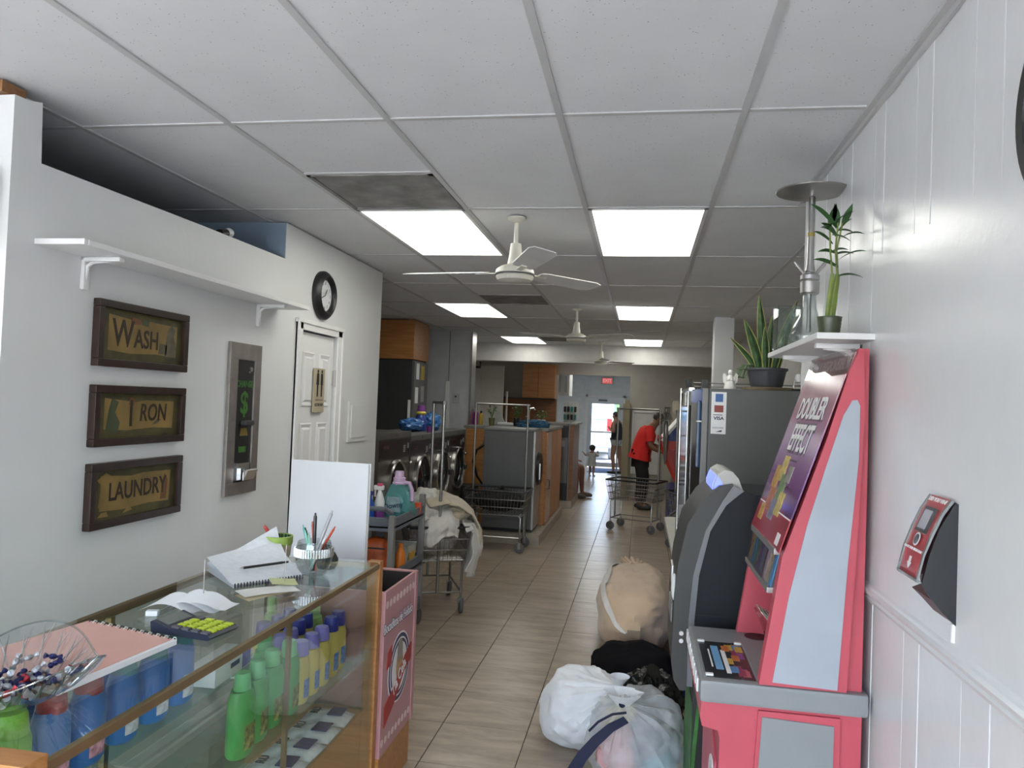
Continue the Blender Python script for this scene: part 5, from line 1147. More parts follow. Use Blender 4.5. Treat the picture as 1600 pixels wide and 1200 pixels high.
tag(obj('bulkhead_box', B().box(-3.95, -2.78, 8.98, 9.64, 2.222, 2.706, .003), oak), 'honey wood box closing the gap above the dark dryer', 'wood box')
th = thing('thermostat', 'small grey thermostat on the stub wall', 'thermostat', (-2.53, 10.3, 1.75), world=True)
obj('case', B().box(-2.60, -2.50, 10.275, 10.3, 1.70, 1.83, .006), mat('thermo_grey', (.5, .5, .5), .5), th); obj('dial', B().cyl((-2.55, 10.274, 1.79), (-2.55, 10.268, 1.79), .014), darkgrey, th)
cb = thing('wall_conduit', 'thin white conduit running down the stub wall', 'conduit', (-2.67, 10.3, 1.35), world=True)
obj('wire', B().cyl((-2.665, 10.292, 2.0), (-2.665, 10.292, 2.70), .005), midgrey, cb); obj('cover', B().box(-2.70, -2.64, 10.27, 10.3, 1.2, 2.0, .004), white, cb)

# ------------------------------------------------------------------ island: plinth, dryer, cabinets, counter
pln = mat('beige_plinth_tile', (.36, .32, .26), .4, var=.15)
tag(obj('tiled_plinth', B().box(-2.36, -1.178, 9.25, 12.0, 0, .115, .004).box(-2.36, -1.178, 9.25, 12.0, .115, .125), pln), 'low tiled plinth under the grey dryer', 'plinth')
gd = thing('dryer', 'grey metal dryer with its back to the camera on the tiled plinth', 'dryer', (-1.6, 9.7, .125), world=True)
gm = mat('grey_enamel', (.10, .103, .107), .45, .1, var=.06)
obj('cabinet', B().box(-1.94, -1.315, 9.40, 10.02, .16, 1.38, .008), gm, gd)
obj('lid', B().box(-1.945, -1.30, 9.39, 10.03, 1.38, 1.412, .006), mat('lid_grey', (.16, .163, .166), .45, .1), gd)
for x in (-1.885, -1.60): obj('pressed_panel', B().box(x, x+.21, 9.394, 9.401, .28, 1.30, .003), gm, gd)
obj('front', B().box(-1.315, -1.285, 9.40, 10.02, .16, 1.38, .006), mat('front_silver', (.4, .4, .4), .3, .6), gd)
obj('door_ring', ring(-1.285, 9.71, .90, [(.0, .0), (.15, .03), (.20, .035), (.215, .0)], 30), black, gd)
obj('door_handle', B().box(-1.25, -1.225, 9.5, 9.53, .78, .98, .006), chrome, gd)
obj('kick', B().box(-1.92, -1.30, 9.41, 10.0, .125, .16), black, gd)
dh = tag(obj('drain_hose', B().tube([(-2.0, 9.85, .14), (-2.0, 9.85, .6), (-2.10, 9.8, .75), (-2.15, 9.75, .95), (-2.10, 9.72, 1.1), (-2.02, 9.72, 1.16), (-2.0, 9.75, 1.22), (-2.01, 9.8, 1.27)], .015, 8), black), 'black hose looping behind the grey dryer', 'hose')
ic = thing('island_cabinet', 'honey wood cabinet panel beside the grey dryer front', 'cabinet', (-1.5, 10.3, .125), world=True)
obj('carcass', B().box(-2.33, -1.235, 10.04, 11.9, .125, 1.37, .003), oak, ic)
dq = obj('door', B().box(-1.235, -1.21, 10.05, 10.55, .14, 1.36, .003), wood('glossy_oak', (.36, .15, .05), (.48, .22, .08), .2), ic)
obj('handle', B().tube([(-1.208, 10.14, .72), (-1.18, 10.14, .72), (-1.18, 10.14, .60), (-1.208, 10.14, .60)], .008, 6), black, dq)
obj('door', B().box(-1.235, -1.215, 10.58, 11.2, .14, 1.36, .003), oak, ic); obj('door', B().box(-1.235, -1.215, 11.23, 11.88, .14, 1.36, .003), oak, ic)
tag(obj('worktop', B().box(-2.36, -1.20, 10.03, 11.93, 1.37, 1.405, .004), mat('grey_worktop', (.2, .2, .19), .4)), 'long grey worktop on the island cabinet', 'worktop')
tag(obj('plywood_divider', B().box(-2.31, -2.03, 9.99, 10.03, .125, 1.36, .002), oak), 'upright wood panel behind the hose', 'panel')
tb_ = tag(obj('bin', B().lathe([(0, 0), (.13, 0), (.15, .55), (.14, .56), (.0, .56)], (-2.13, 9.35, .128), 18), black), 'black bin in the dark corner left of the grey dryer', 'bin')
ZW = 1.405
def small_bottle(name, x, y, h, r, mc, mcap, label):
    t = thing(name, label, 'bottle', (x, y, ZW)); obj('body', B().lathe([(0, 0), (r, 0), (r, h*.75), (r*.5, h*.84), (r*.45, h*.86)], n=14), mc, t); obj('cap', B().lathe([(r*.45, h*.86), (r*.48, h), (0, h)], n=12), mcap, t)
small_bottle('shampoo_bottle', -2.31, 10.55, .225, .034, clr('magenta_bottle', (.35, .03, .25)), black, 'magenta bottle at the left end of the island worktop')
small_bottle('shampoo_bottle', -2.24, 10.57, .195, .032, clr('amber_bottle', (.55, .38, .05)), black, 'yellow bottle with a black cap next to the magenta one')
def potted(x, y, h, r, potm, label, n=22, seed=1, pot_h=.1):
    t = thing('potted_plant', label, 'plant', (x, y, ZW)); rn = random.Random(seed)
    obj('pot', B().lathe([(0, 0), (r*.7, 0), (r*.9, pot_h), (r*.82, pot_h), (.0, pot_h*.85)], n=16, cap=False), potm, t)
    for k in range(n):
        a = rn.random()*2*PI; q = rn.random(); d = r*(.3+1.0*rn.random()); z1 = pot_h+h*(.25+.75*q); tip = Vector((d*math.cos(a), d*math.sin(a), z1)); base = Vector((0, 0, pot_h*.9))
        b = B().tube([base, base.lerp(tip, .6)+Vector((0, 0, .02)), tip], .002, 4); L = .035; dx, dy = math.cos(a), math.sin(a)
        b.grid(lambda u, v: (tip.x+dx*L*(v-.3)-dy*.014*math.sin(PI*v)*(u-.5)*2, tip.y+dy*L*(v-.3)+dx*.014*math.sin(PI*v)*(u-.5)*2, tip.z-.02*v*v+.01*abs(u-.5)), 2, 5)
        obj('leaf', b, leafm, t)
potted(-2.04, 10.35, .17, .05, mat('olive_pot', (.13, .13, .05), .5), 'plant in an olive pot at the front of the island worktop', 20, 2, .11)
potted(-1.73, 10.6, .17, .06, black, 'plant in a black pot in the middle of the island worktop', 24, 5, .12)
potted(-1.42, 10.9, .14, .07, paper, 'small leafy plant in a white pot at the right of the worktop', 26, 8, .10)
cl = thing('towel', 'crumpled blue towel on the island worktop', 'towel', (-1.47, 10.45, ZW)); obj('cloth', lump((0, 0, .03), (.22, .17, .075), .3, 3.5, 2, 40, 20, ridg=.3, flat=.0), mat('blue_towel', (.04, .13, .24), .9, bump=.5), cl); obj('corner', lump((.14, -.05, .02), (.09, .07, .03), .3, 4, 6, 24, 14, ridg=.3, flat=0), MAT['blue_towel'], cl)
t = thing('tray', 'flat grey tray with papers behind the olive pot', 'tray', (-1.92, 10.75, ZW)); obj('tray_base', B().box(-.14, .14, -.1, .1, 0, .012, .003), midgrey, t); obj('papers', B().box(-.1, .1, -.07, .08, .012, .04, .002), paper, t)
t = thing('faucet', 'small chrome tap at the worktop', 'tap', (-1.66, 11.3, ZW)); obj('spout', B().tube([(0, 0, 0), (0, 0, .2), (.02, 0, .25), (.07, 0, .26), (.09, 0, .23)], .012, 8), chrome, t); obj('lever', B().box(-.05, -.01, -.01, .01, .12, .14, .003), chrome, t)
t = thing('folded_carton', 'pale folded board standing on the worktop', 'board', (-2.12, 11.3, ZW)); obj('flap', B().prism([(-.09, 0), (.1, 0), (.02, .19), (-.03, .19)], -.01, .01), mat('pale_card', (.45, .47, .45), .7), t); obj('flap', B().prism([(-.09, 0), (.1, 0), (.02, .17), (-.03, .17)], .03, .045), MAT['pale_card'], t)
# second block
tag(obj('tiled_plinth', B().box(-1.85, -1.10, 12.72, 14.1, 0, .12, .004).box(-1.85, -1.10, 12.72, 14.1, .12, .126), pln), 'low tiled plinth under the black washer', 'plinth')
w5 = thing('washing_machine', 'black and steel washer facing the camera behind the grey dryer', 'washing machine', (-1.5, 13.1, .126), world=True)
obj('body', B().box(-1.78, -1.195, 12.76, 13.36, .126, 1.39, .006), mat('graphite_steel', (.12, .12, .125), .3, .6), w5)
obj('control_panel', B().box(-1.77, -1.195, 12.745, 12.765, 1.18, 1.37, .004), black, w5)
obj('kick_panel', B().box(-1.77, -1.195, 12.75, 12.765, .14, .42, .003), black, w5)
obj('detergent_drawer', B().box(-1.42, -1.25, 12.74, 12.76, 1.03, 1.13, .003), mat('drawer_grey', (.22, .22, .22), .35, .3), w5)
rg = B().lathe([(.20, 0), (.205, .03), (.24, .04), (.25, 0)], n=34, cap=False).xf(Matrix.Translation((-1.52, 12.76, .90)) @ Matrix.Rotation(PI/2, 4, 'X')); obj('door_ring', rg, chrome, w5)
obj('door_glass', B().lathe([(0, .05), (.12, .04), (.2, .01)], n=30, cap=False).xf(Matrix.Translation((-1.52, 12.76, .90)) @ Matrix.Rotation(PI/2, 4, 'X')), MAT['dark_glass'], w5)
obj('lid', B().box(-1.80, -1.195, 12.74, 13.40, 1.39, 1.425, .004), MAT['grey_worktop'], w5)
ep = thing('end_cabinet', 'narrow wood cabinet end right of the black washer', 'cabinet', (-1.14, 13.2, .126), world=True)
obj('side', B().box(-1.165, -1.105, 12.74, 13.95, .126, 1.40, .003), wood('dark_oak', (.16, .065, .025), (.24, .11, .045)), ep); obj('edge_strip', B().box(-1.185, -1.166, 12.735, 12.76, .126, 1.40), midgrey, ep); obj('cap_board', B().box(-1.19, -1.05, 12.73, 13.97, 1.40, 1.43, .003), MAT['grey_worktop'], ep)
# back wall fittings
uc = thing('wall_cabinet', 'honey wood wall cabinet left of the lobby opening', 'cabinet', (-1.97, 14.8, 1.84), world=True)
obj('carcass', B().box(-2.29, -1.655, 14.55, 14.995, 1.845, 2.50, .003), oak, uc); obj('door', B().box(-2.285, -1.98, 14.53, 14.55, 1.85, 2.495, .002), oak, uc); obj('door', B().box(-1.972, -1.66, 14.53, 14.55, 1.85, 2.495, .002), oak, uc)
tag(obj('plywood_backsplash', B().box(-2.78, -1.66, 14.96, 14.995, 1.0, 1.82, .002), wood('red_oak', (.22, .08, .03), (.32, .13, .045))), 'wood back panel under the wall cabinet', 'panel')
tag(obj('thin_shelf', B().box(-2.85, -1.64, 14.60, 14.99, 1.822, 1.842, .002), darkgrey), 'thin dark shelf under the wall cabinet', 'shelf')
tag(obj('wall_pipe', B().tube([(-3.05, 12.9, 2.33), (-2.78, 12.9, 2.33), (-2.78, 12.9, 2.43)], .022, 10).cyl((-3.0, 12.9, 2.33), (-2.98, 12.9, 2.33), .03), black), 'black pipe elbow under the beam at the left', 'pipe')
tag(obj('pale_post', B().box(-3.05, -2.92, 13.6, 13.7, 0, 2.40).box(-2.92, -2.5, 13.64, 13.7, 0, 2.40), mat('pale_wall_board', (.55, .54, .49), .6)), 'pale wall boards behind the island at the left', 'boards')
for k, x in enumerate((-2.64, -2.56)): tag(obj('upright_pole', B().cyl((x, 14.4, 0), (x, 14.4, 2.2-.25*k), .022), white if k else MAT['frame_grey']), ['dark upright pole leaning spot left of the wood panel', 'white upright pole left of the wood panel'][k], 'pole')
es = thing('exit_sign', 'red exit sign above the glass exit door', 'exit sign', (-.98, 21.55, 2.4), world=True)
obj('housing', B().box(-1.14, -.81, 21.555, 21.6, 2.36, 2.55, .006), MAT['bezel_grey'], es); obj('lit_face', B().box(-1.11, -.84, 21.548, 21.556, 2.38, 2.53), mat('exit_red', (.75, .10, .10), .4, emit=.6), es)
text('EXIT', .13, mat('exit_white', (.9, .5, .5), .4, emit=.5), es, YN((-.975, 21.545, 2.455)), sx=.9, bold=.003)
wc = thing('wall_cabinet', 'white wall cabinet hanging inside the lobby opening', 'cabinet', (-1.7, 16.2, 1.92), world=True)
obj('carcass', B().box(-2.2, -1.53, 16.2, 16.9, 1.93, 2.42, .004), white, wc)
for x in (-1.80, -1.665): obj('door', B().box(x, x+.125, 16.185, 16.2, 1.95, 2.40, .003), pm, wc)
for x in (-1.76, -1.63): obj('door_recess', B().box(x, x+.05, 16.18, 16.186, 2.0, 2.35), mat('recess_grey', (.5, .52, .52), .5), wc)
dr_ = thing('hanging_display', 'white rack hung with rows of dark packs in the lobby', 'display rack', (-1.5, 16.5, .9), world=True)
obj('back_board', B().box(-1.66, -1.34, 16.52, 16.54, .0, 1.80), white, dr_)
for i in range(4):
    obj('strip', B().box(-1.645+i*.075, -1.638+i*.075, 16.50, 16.52, .85, 1.78), steel, dr_)
    for j in range(5): obj('pack', B().box(-1.66+i*.075, -1.61+i*.075, 16.46, 16.5, .9+j*.17, 1.02+j*.17, .012), black if (i+j) % 3 else MAT['teal_bottle'], dr_)
mt = thing('door_mat', 'dark blue door mat before the exit door', 'mat', (-.95, 20.5, 0), world=True); obj('pile', B().box(-1.30, -.55, 19.95, 21.2, .002, .014, .004), mat('navy_mat', (.03, .06, .16), .9, bump=.6, bscale=80), mt); obj('border', B().box(-1.34, -1.30, 19.91, 21.24, .001, .01).box(-.55, -.51, 19.91, 21.24, .001, .01).box(-1.34, -.51, 19.91, 19.95, .001, .01).box(-1.34, -.51, 21.2, 21.24, .001, .01), black, mt)
pp = thing('partition_post', 'tall narrow beige partition end beside the lobby opening', 'partition', (-.29, 14.9, 0), world=True)
obj('post', B().box(-.345, -.215, 14.78, 14.99, 0, 1.80, .004), mat('khaki_board', (.27, .23, .15), .6), pp); obj('cap', B().box(-.31, -.23, 14.8, 14.9, 1.80, 1.88, .004), MAT['khaki_board'], pp)
nb_ = thing('notice_board', 'white framed notice board on the back wall behind the man', 'notice board', (.1, 14.98, .5), world=True)
obj('sheet', B().box(-.15, .36, 14.97, 14.995, .45, 1.66), mat('pale_sheet', (.62, .63, .62), .4), nb_); obj('frame_top', B().box(-.17, .38, 14.95, 14.97, 1.64, 1.68), white, nb_); obj('frame_side', B().box(-.17, -.14, 14.95, 14.97, .45, 1.66), white, nb_); obj('frame_side', B().box(.35, .38, 14.95, 14.97, .45, 1.66), white, nb_)
ol = thing('outlet_plate', 'grey meter plates on the lobby end wall', 'outlet', (-1.8, 21.55, .95), world=True); obj('plate', B().box(-1.95, -1.72, 21.575, 21.6, .86, 1.06, .004), MAT['grey_notice'], ol); obj('knob', B().cyl((-1.78, 21.57, 1.42), (-1.78, 21.6, 1.42), .03), black, ol)

# ------------------------------------------------------------------ wire laundry carts
cartm = mat('dull_chrome', (.34, .335, .32), .3, .9, var=.1)
def cart(label, loc, rz):
    t = thing('laundry_cart', label, 'laundry cart', loc, rz, 'chrome wire laundry carts')
    L, Wd, zt, zb = .37, .255, .70, .43
    for s in (-1, 1):      # base side hoops
        obj('base_hoop', B().tube([(s*.30, -.20, .12), (s*.30, -.20, zb-.03), (s*.28, -.20, zb-.005), (s*.28, .20, zb-.005), (s*.30, .20, zb-.03), (s*.30, .20, .12)], .011, 8), cartm, t)
    obj('base_rails', B().tube([(-.30, -.20, .17), (.30, -.20, .17)], .009, 6).tube([(-.30, .20, .17), (.30, .20, .17)], .009, 6).tube([(-.30, -.2, .17), (-.30, .2, .17)], .009, 6).tube([(.30, -.2, .17), (.30, .2, .17)], .009, 6), cartm, t)
    for sx in (-1, 1):
        for sy in (-1, 1):
            c = obj('caster_fork', B().box(sx*.30-.012, sx*.30+.012, sy*.20-.022, sy*.20+.022, .085, .125, .004).box(sx*.30-.016, sx*.30+.016, sy*.20-.024, sy*.20-.019, .05, .11).box(sx*.30-.016, sx*.30+.016, sy*.20+.019, sy*.20+.024, .05, .11), cartm, t)
            obj('wheel', B().lathe([(0, -.014), (.035, -.014), (.055, -.013), (.060, -.008), (.060, .008), (.055, .013), (.035, .014), (0, .014)], n=22).xf(Matrix.Translation((sx*.30, sy*.20, .060)) @ Matrix.Rotation(PI/2, 4, 'X')), rubber, c)
    b = B(); k = .86
    for i in range(19):
        x = -L+2*L*i/18
        for s in (-1, 1): b.cyl((x, s*Wd, zt), (x*k, s*Wd*k, zb), .0026, n=5, cap=False)
        b.cyl((x*k, -Wd*k, zb), (x*k, Wd*k, zb), .0026, n=5, cap=False)
    for i in range(13):
        y = -Wd+2*Wd*i/12
        for s in (-1, 1): b.cyl((s*L, y, zt), (s*L*k, y*k, zb), .0026, n=5, cap=False)
    for i in range(4):
        f = i/3; q = 1-(1-k)*f; z = zt-(zt-zb)*f
        b.tube([(-L*q, -Wd*q, z), (L*q, -Wd*q, z), (L*q, Wd*q, z), (-L*q, Wd*q, z)], .0055, 6, True)
    obj('wire_basket', b, cartm, t, True, 60)
    r = .03; rim = []
    for (cx_, cy_, a0) in ((L, Wd, 0), (-L, Wd, PI/2), (-L, -Wd, PI), (L, -Wd, 1.5*PI)):
        for q in range(4): a = a0+q*PI/6; rim.append((cx_-math.copysign(r, cx_)+r*math.cos(a), cy_-math.copysign(r, cy_)+r*math.sin(a), zt+.005))
    obj('rim_bumper', B().tube(rim, .013, 8, True), black, t)
    obj('rack_pole', B().cyl((-.315, 0, .17), (-.315, 0, 1.70), .0125, n=12), cartm, t)
    obj('rack_pole', B().cyl((.315, 0, .17), (.315, 0, 1.70), .0125, n=12), cartm, t)
    obj('rack_bar', B().cyl((-.335, 0, 1.71), (.335, 0, 1.71), .013, n=12), cartm, t)
    for s in (-1, 1): obj('rack_elbow', B().cyl((s*.315, 0, 1.66), (s*.315, 0, 1.725), .018, n=12), cartm, t)
    return t
c1 = cart('wire laundry cart heaped with white laundry', (-1.705, 6.30, 0), math.atan2(.919, -.394))
dup(c1, (-1.635, 8.90, 0), 0, 'dark wire laundry cart standing before the grey dryer')
dup(c1, (-.03, 10.95, 0), math.radians(-20), 'wire laundry cart in the aisle before the man in red')
dup(c1, (.62, 7.75, 0), math.radians(78), 'wire laundry cart behind the folding table legs')
dup(c1, (.75, 9.65, 0), math.radians(15), 'wire laundry cart between the table and the red arcade')
lb2 = thing('laundry_bag', 'black bag filling the dark wire cart before the grey dryer', 'laundry bag', (-1.635, 8.90, .44)); obj('bag', lump((0, 0, .13), (.30, .20, .13), .12, 2.4, 6, 40, 24, ridg=.1, flat=.0), mat('matte_black_cloth', (.008, .008, .009), .9), lb2); obj('knot', B().tube([(0, 0, .25), (.02, 0, .28), (.05, .01, .29)], [.03, .015, .025], 8), MAT['matte_black_cloth'], lb2)
# laundry in the first cart
sheet = mat('white_sheet', (.66, .64, .60), .9, var=.1, scale=4, bump=.5, bscale=10, sheen=.3); creamc = mat('cream_blanket', (.54, .46, .34), .9, var=.1, scale=4, bump=.4, bscale=9, sheen=.4)
ax = Vector((-.394, .919, 0)); rr_ = Vector((.919, .394, 0))
def cl_pt(a, r, z): p = Vector((-1.705, 6.30, 0))+ax*a+rr_*r; return (p.x, p.y, z)
def orient(b, c): return b.xf(Matrix.Translation(c) @ Matrix.Rotation(math.atan2(.919, -.394), 4, 'Z'))
def heap(name, label, c, r, seed, m, amp=.2, ridg=.22, fr=2.6):
    t = thing(name, label, 'laundry', (0, 0, 0)); t.location = c; t.rotation_euler = (0, 0, math.atan2(.919, -.394))
    obj('cloth', lump((0, 0, 0), r, amp, fr, seed, 72, 44, ridg=ridg), m, t); return t
heap('bed_sheet', 'white sheets filling the first laundry cart basket', cl_pt(0, 0, .575), (.29, .19, .14), 1, sheet, .15, .12)
heap('bed_sheet', 'white sheet heap on top of the first laundry cart', cl_pt(-.02, -.07, .80), (.30, .20, .17), 4, sheet, .30, .14, 2.2)
heap('blanket', 'cream bundle under the draped blanket', cl_pt(-.02, .15, .79), (.27, .14, .11), 21, creamc, .2, .1, 2.2)
heap('bed_sheet', 'small white bundle at the left of the laundry heap', cl_pt(-.20, -.15, .78), (.16, .13, .11), 13, sheet, .30, .14, 2.4)
def drape(name, label, m, path, a0, a1, seed, fold=.02, end=False):
    """cloth lying over the heap and hanging down: path = (out, z) from the heap top to the hem"""
    t = thing(name, label, 'laundry', (0, 0, 0), world=True); n = len(path)-1
    def f(u, v):
        s_ = v*n; i = min(n-1, int(s_)); k = s_-i; k = k*k*(3-2*k)*.4+k*.6
        r0 = path[i][0]+(path[i+1][0]-path[i][0])*k; z = path[i][1]+(path[i+1][1]-path[i][1])*k
        a = a0+(a1-a0)*u; w = .35+.65*v
        pin = (1-.16*v)                                   # the cloth bunches together towards the hem
        a = (a0+a1)/2+(a-(a0+a1)/2)*pin
        fo = fold*w*(math.sin(u*17+seed+2*v)+.6*math.sin(u*31+seed*2))+.03*noise.noise(Vector((u*4, v*4, seed)))
        ed = -.05*(2*abs(u-.5))**3
        r0 += fo+ed*(v > .2); z += .022*noise.noise(Vector((u*5, v*3, seed+5)))-.05*(2*abs(u-.5))**4*(1-v)+.05*v*math.sin(u*5+seed)
        return cl_pt(-r0, a, z) if end else cl_pt(a, r0, z)
    o = obj('cloth', B().grid(f, 56, 40), m, t, True, 180)
    sm = o.modifiers.new('thickness', 'SOLIDIFY'); sm.thickness = .012; sm.offset = 0
    return t
drape('blanket', 'cream blanket draped from the heap over the right of the laundry cart', creamc, [(-.10, .92), (.05, .95), (.18, .90), (.30, .80), (.37, .66), (.385, .52), (.36, .40)], -.36, .30, 1.0, .016)
drape('bed_sheet', 'white sheet hanging below the cream blanket at the near cart corner', sheet, [(.20, .73), (.275, .735), (.315, .68), (.335, .55), (.325, .43), (.29, .32)], -.42, .02, 2.3, .022)
drape('bed_sheet', 'white sheet corner folded over the near cart rim', sheet, [(.10, .84), (.25, .83), (.36, .76), (.405, .71), (.412, .66), (.408, .60)], -.17, .17, 4.1, .010, True)

# ------------------------------------------------------------------ grey utility cart with cleaning things
uc_ = thing('utility_cart', 'grey plastic utility cart loaded with cleaning products', 'utility cart', (-1.82, 5.36, 0), world=True)
ug = mat('slate_blue_plastic', (.13, .15, .185), .45, var=.06)
UX0, UX1, UY0, UY1 = -2.0, -1.63, 4.98, 5.74
for (z, nm) in ((.84, 'top_tray'), (.47, 'middle_tray'), (.14, 'bottom_tray')):
    b = B().box(UX0, UX1, UY0, UY1, z, z+.02, .004)
    for q in ((UX0, UX0+.02, UY0, UY1), (UX1-.02, UX1, UY0, UY1), (UX0, UX1, UY0, UY0+.02), (UX0, UX1, UY1-.02, UY1)): b.box(q[0], q[1], q[2], q[3], z-.02, z+.075, .006)
    obj(nm, b, ug, uc_)
for (x, y) in ((UX0+.02, UY0+.02), (UX1-.02, UY0+.02), (UX0+.02, UY1-.02), (UX1-.02, UY1-.02)):
    obj('post', B().box(x-.022, x+.022, y-.022, y+.022, .12, 1.0 if y > 5.3 else .93, .008), mat('post_grey', (.26, .26, .26), .4, .3) if x > -1.8 else ug, uc_)
    c = obj('caster', B().box(x-.012, x+.012, y-.02, y+.02, .09, .13), steel, uc_)
    obj('wheel', B().lathe([(0, -.016), (.05, -.016), (.058, -.01), (.058, .01), (.05, .016), (0, .016)], n=20).xf(Matrix.Translation((x, y, .058)) @ Matrix.Rotation(PI/2, 4, 'Y')), rubber, c)
obj('push_handle', B().tube([(UX0+.02, UY0, .95), (UX0+.04, UY0-.07, .985), (UX1-.04, UY0-.07, .985), (UX1-.02, UY0, .95)], .017, 8), ug, uc_)
zt_ = .862
dn_ = thing('softener_jug', 'large teal softener jug with a lavender cap and handle', 'jug', (-1.745, 5.42, zt_), math.radians(-10))
tl = mat('teal_clear_plastic', (.10, .30, .30), .25, var=.3, scale=5); lvp = mat('lavender_plastic', (.58, .42, .62), .35)
obj('body', B().prism([(-.105, 0), (.105, 0), (.118, .03), (.11, .09), (.07, .19), (.045, .24), (-.04, .24), (-.075, .17), (-.11, .09), (-.117, .03)], -.05, .05), tl, dn_, True, 50)
obj('side_round', lump((0, 0, .11), (.105, .062, .115), .03, 2, 1, 28, 18), tl, dn_)
obj('handle', B().tube([(.035, 0, .252), (.085, 0, .25), (.105, 0, .20), (.108, 0, .12)], .015, 8), lvp, dn_)
obj('shoulder', B().lathe([(.05, .232), (.052, .25), (.046, .258)], n=20), lvp, dn_); obj('cap', B().lathe([(.046, .255), (.046, .285), (.036, .29), (.032, .335), (0, .337)], n=20), lvp, dn_)
lb = obj('label', B().prism([(-.085, .04), (.05, .04), (.04, .15), (-.06, .15)], -.0645, -.063), mat('teal_label', (.3, .42, .45), .4, var=.25, scale=20), dn_)
text('Downy', .055, mat('downy_ink', (.03, .07, .12), .4), lb, YN((-.01, -.0655, .085)) @ Matrix.Rotation(.2, 4, 'Z'), bold=.001)
obj('seal', B().ell((.07, -.052, .035), .025, .004, .013, 12, 6), mat('deep_teal', (.03, .18, .14), .4), dn_)
sb_ = thing('spray_bottle', 'white spray bottle with a pink nozzle on the utility cart', 'spray bottle', (-1.85, 5.30, zt_))
obj('body', B().lathe([(0, 0), (.036, 0), (.036, .12), (.016, .19), (.014, .2)], n=16), white, sb_); obj('label_band', B().lathe([(.0365, .0), (.037, .0), (.037, .05), (.0365, .05)], n=16, cap=False), MAT['purple_cap'], sb_); obj('trigger', B().box(-.045, .03, -.012, .012, .2, .235, .006).box(-.04, -.03, -.01, .01, .15, .21, .003), white, sb_); obj('nozzle', B().box(-.02, .02, -.012, .012, .228, .25, .004), mat('pink_nozzle', (.6, .06, .16), .4), sb_)
bb = thing('spray_bottle', 'blue spray bottle left of the white one', 'spray bottle', (-1.90, 5.22, zt_)); obj('body', B().lathe([(0, 0), (.04, 0), (.04, .10), (.018, .15), (.016, .17)], n=16), mat('blue_clear', (.02, .09, .42), .3), bb); obj('trigger', B().box(-.04, .025, -.012, .012, .17, .2, .005).box(-.035, -.025, -.01, .01, .12, .175, .003), MAT['navy_cap'], bb)
yb = thing('spray_bottle', 'clear bottle with a yellow top beside the white board', 'spray bottle', (-1.955, 5.14, zt_)); obj('body', B().lathe([(0, 0), (.038, 0), (.038, .12), (.02, .16)], n=16), mat('grey_clear', (.35, .38, .4), .3), yb); obj('cap', B().lathe([(.024, .16), (.028, .165), (.028, .2), (0, .205)], n=14), MAT['yellow_collar'], yb)
ob = tag(obj('orange_box', B().box(-.035, .035, -.02, .02, 0, .085, .003), mat('orange_carton', (.62, .08, .02), .5)), 'small orange carton on the cart edge beside the jug', 'box'); ob.location = (-1.66, 5.60, zt_); ob.rotation_euler = (0, 0, .2)
zt2 = .492
t = thing('paper_bag', 'orange printed bag on the middle tray of the utility cart', 'bag', (-1.80, 5.13, zt2)); obj('bag_body', lump((0, 0, .125), (.095, .06, .135), .08, 2.5, 3, 24, 18, ridg=.05, flat=0, sq=3.5), mat('orange_film', (.55, .10, .02), .35, var=.5, scale=9), t); obj('black_band', B().box(-.085, .085, -.064, -.058, .19, .2), black, t)
t = thing('cleaner_bottle', 'orange cleaner bottle standing behind the cart post', 'bottle', (-1.67, 5.28, zt2)); obj('body', B().lathe([(0, 0), (.034, 0), (.036, .12), (.015, .17)], n=14), mat('orange_clear', (.7, .2, .02), .3), t); obj('cap', B().lathe([(.017, .17), (.017, .2), (0, .2)], n=12), MAT['orange_clear'], t)
t = thing('plastic_tub', 'clear plastic tub on the far middle tray', 'tub', (-1.76, 5.52, zt2)); obj('tub', B().lathe([(0, 0), (.12, 0), (.135, .15), (.142, .155), (.13, .152), (.115, .008), (0, .006)], n=4, cap=False, sx=1.1).xf(Matrix.Rotation(PI/4, 4, 'Z')), mat('frosted_plastic', (.5, .52, .5), .35), t, False); obj('orange_sticker', B().box(.098, .108, -.06, .06, .02, .1), mat('amber_label', (.55, .32, .05), .5), t)
t = thing('cloth_rag', 'olive rag bundled under the top tray of the cart', 'rag', (-1.76, 5.5, .155+.0)); t.location = (-1.78, 5.45, .162); obj('cloth', lump((0, 0, .06), (.13, .2, .065), .25, 3, 6, 30, 18, ridg=.2, flat=0), mat('olive_rag', (.22, .2, .12), .9), t)

# ------------------------------------------------------------------ folding table, arcade, cabinets on the right
ft = thing('folding_table', 'white plastic folding table behind the cash machine', 'table', (.6, 6.3, 0), world=True)
obj('top', B().prism([(.245, 5.50), (.29, 5.45), (.95, 5.45), (.99, 5.5), (.99, 7.15), (.95, 7.2), (.29, 7.2), (.245, 7.15)], .70, .738, 'z'), mat('ivory_plastic', (.62, .60, .56), .4), ft)
for y in (5.75, 6.95):
    for x in (.36, .88): obj('leg', B().cyl((x, y, 0), (x, y, .70), .014, n=10), black, ft)
    obj('cross_bar', B().cyl((.36, y, .25), (.88, y, .25), .011, n=8), black, ft)
ag = thing('arcade_game', 'red and blue arcade game the man leans toward', 'arcade game', (.8, 11.3, 0), world=True)
rd = mat('red_gloss', (.52, .022, .014), .3, coat=.3); bu = mat('blue_gloss', (.008, .03, .2), .35)
obj('console', B().prism([(.255, 1.32), (.255, 1.27), (.40, .92), (.56, .60), (.60, .56), (1.25, .56), (1.25, 1.34), (.57, 1.34)], 11.0, 12.0), rd, ag)
obj('console_recess', B().prism([(.40, 1.16), (.50, .86), (.62, .70), (1.1, .70), (1.1, 1.16)], 10.985, 11.0), mat('deep_red', (.4, .012, .008), .3), ag)
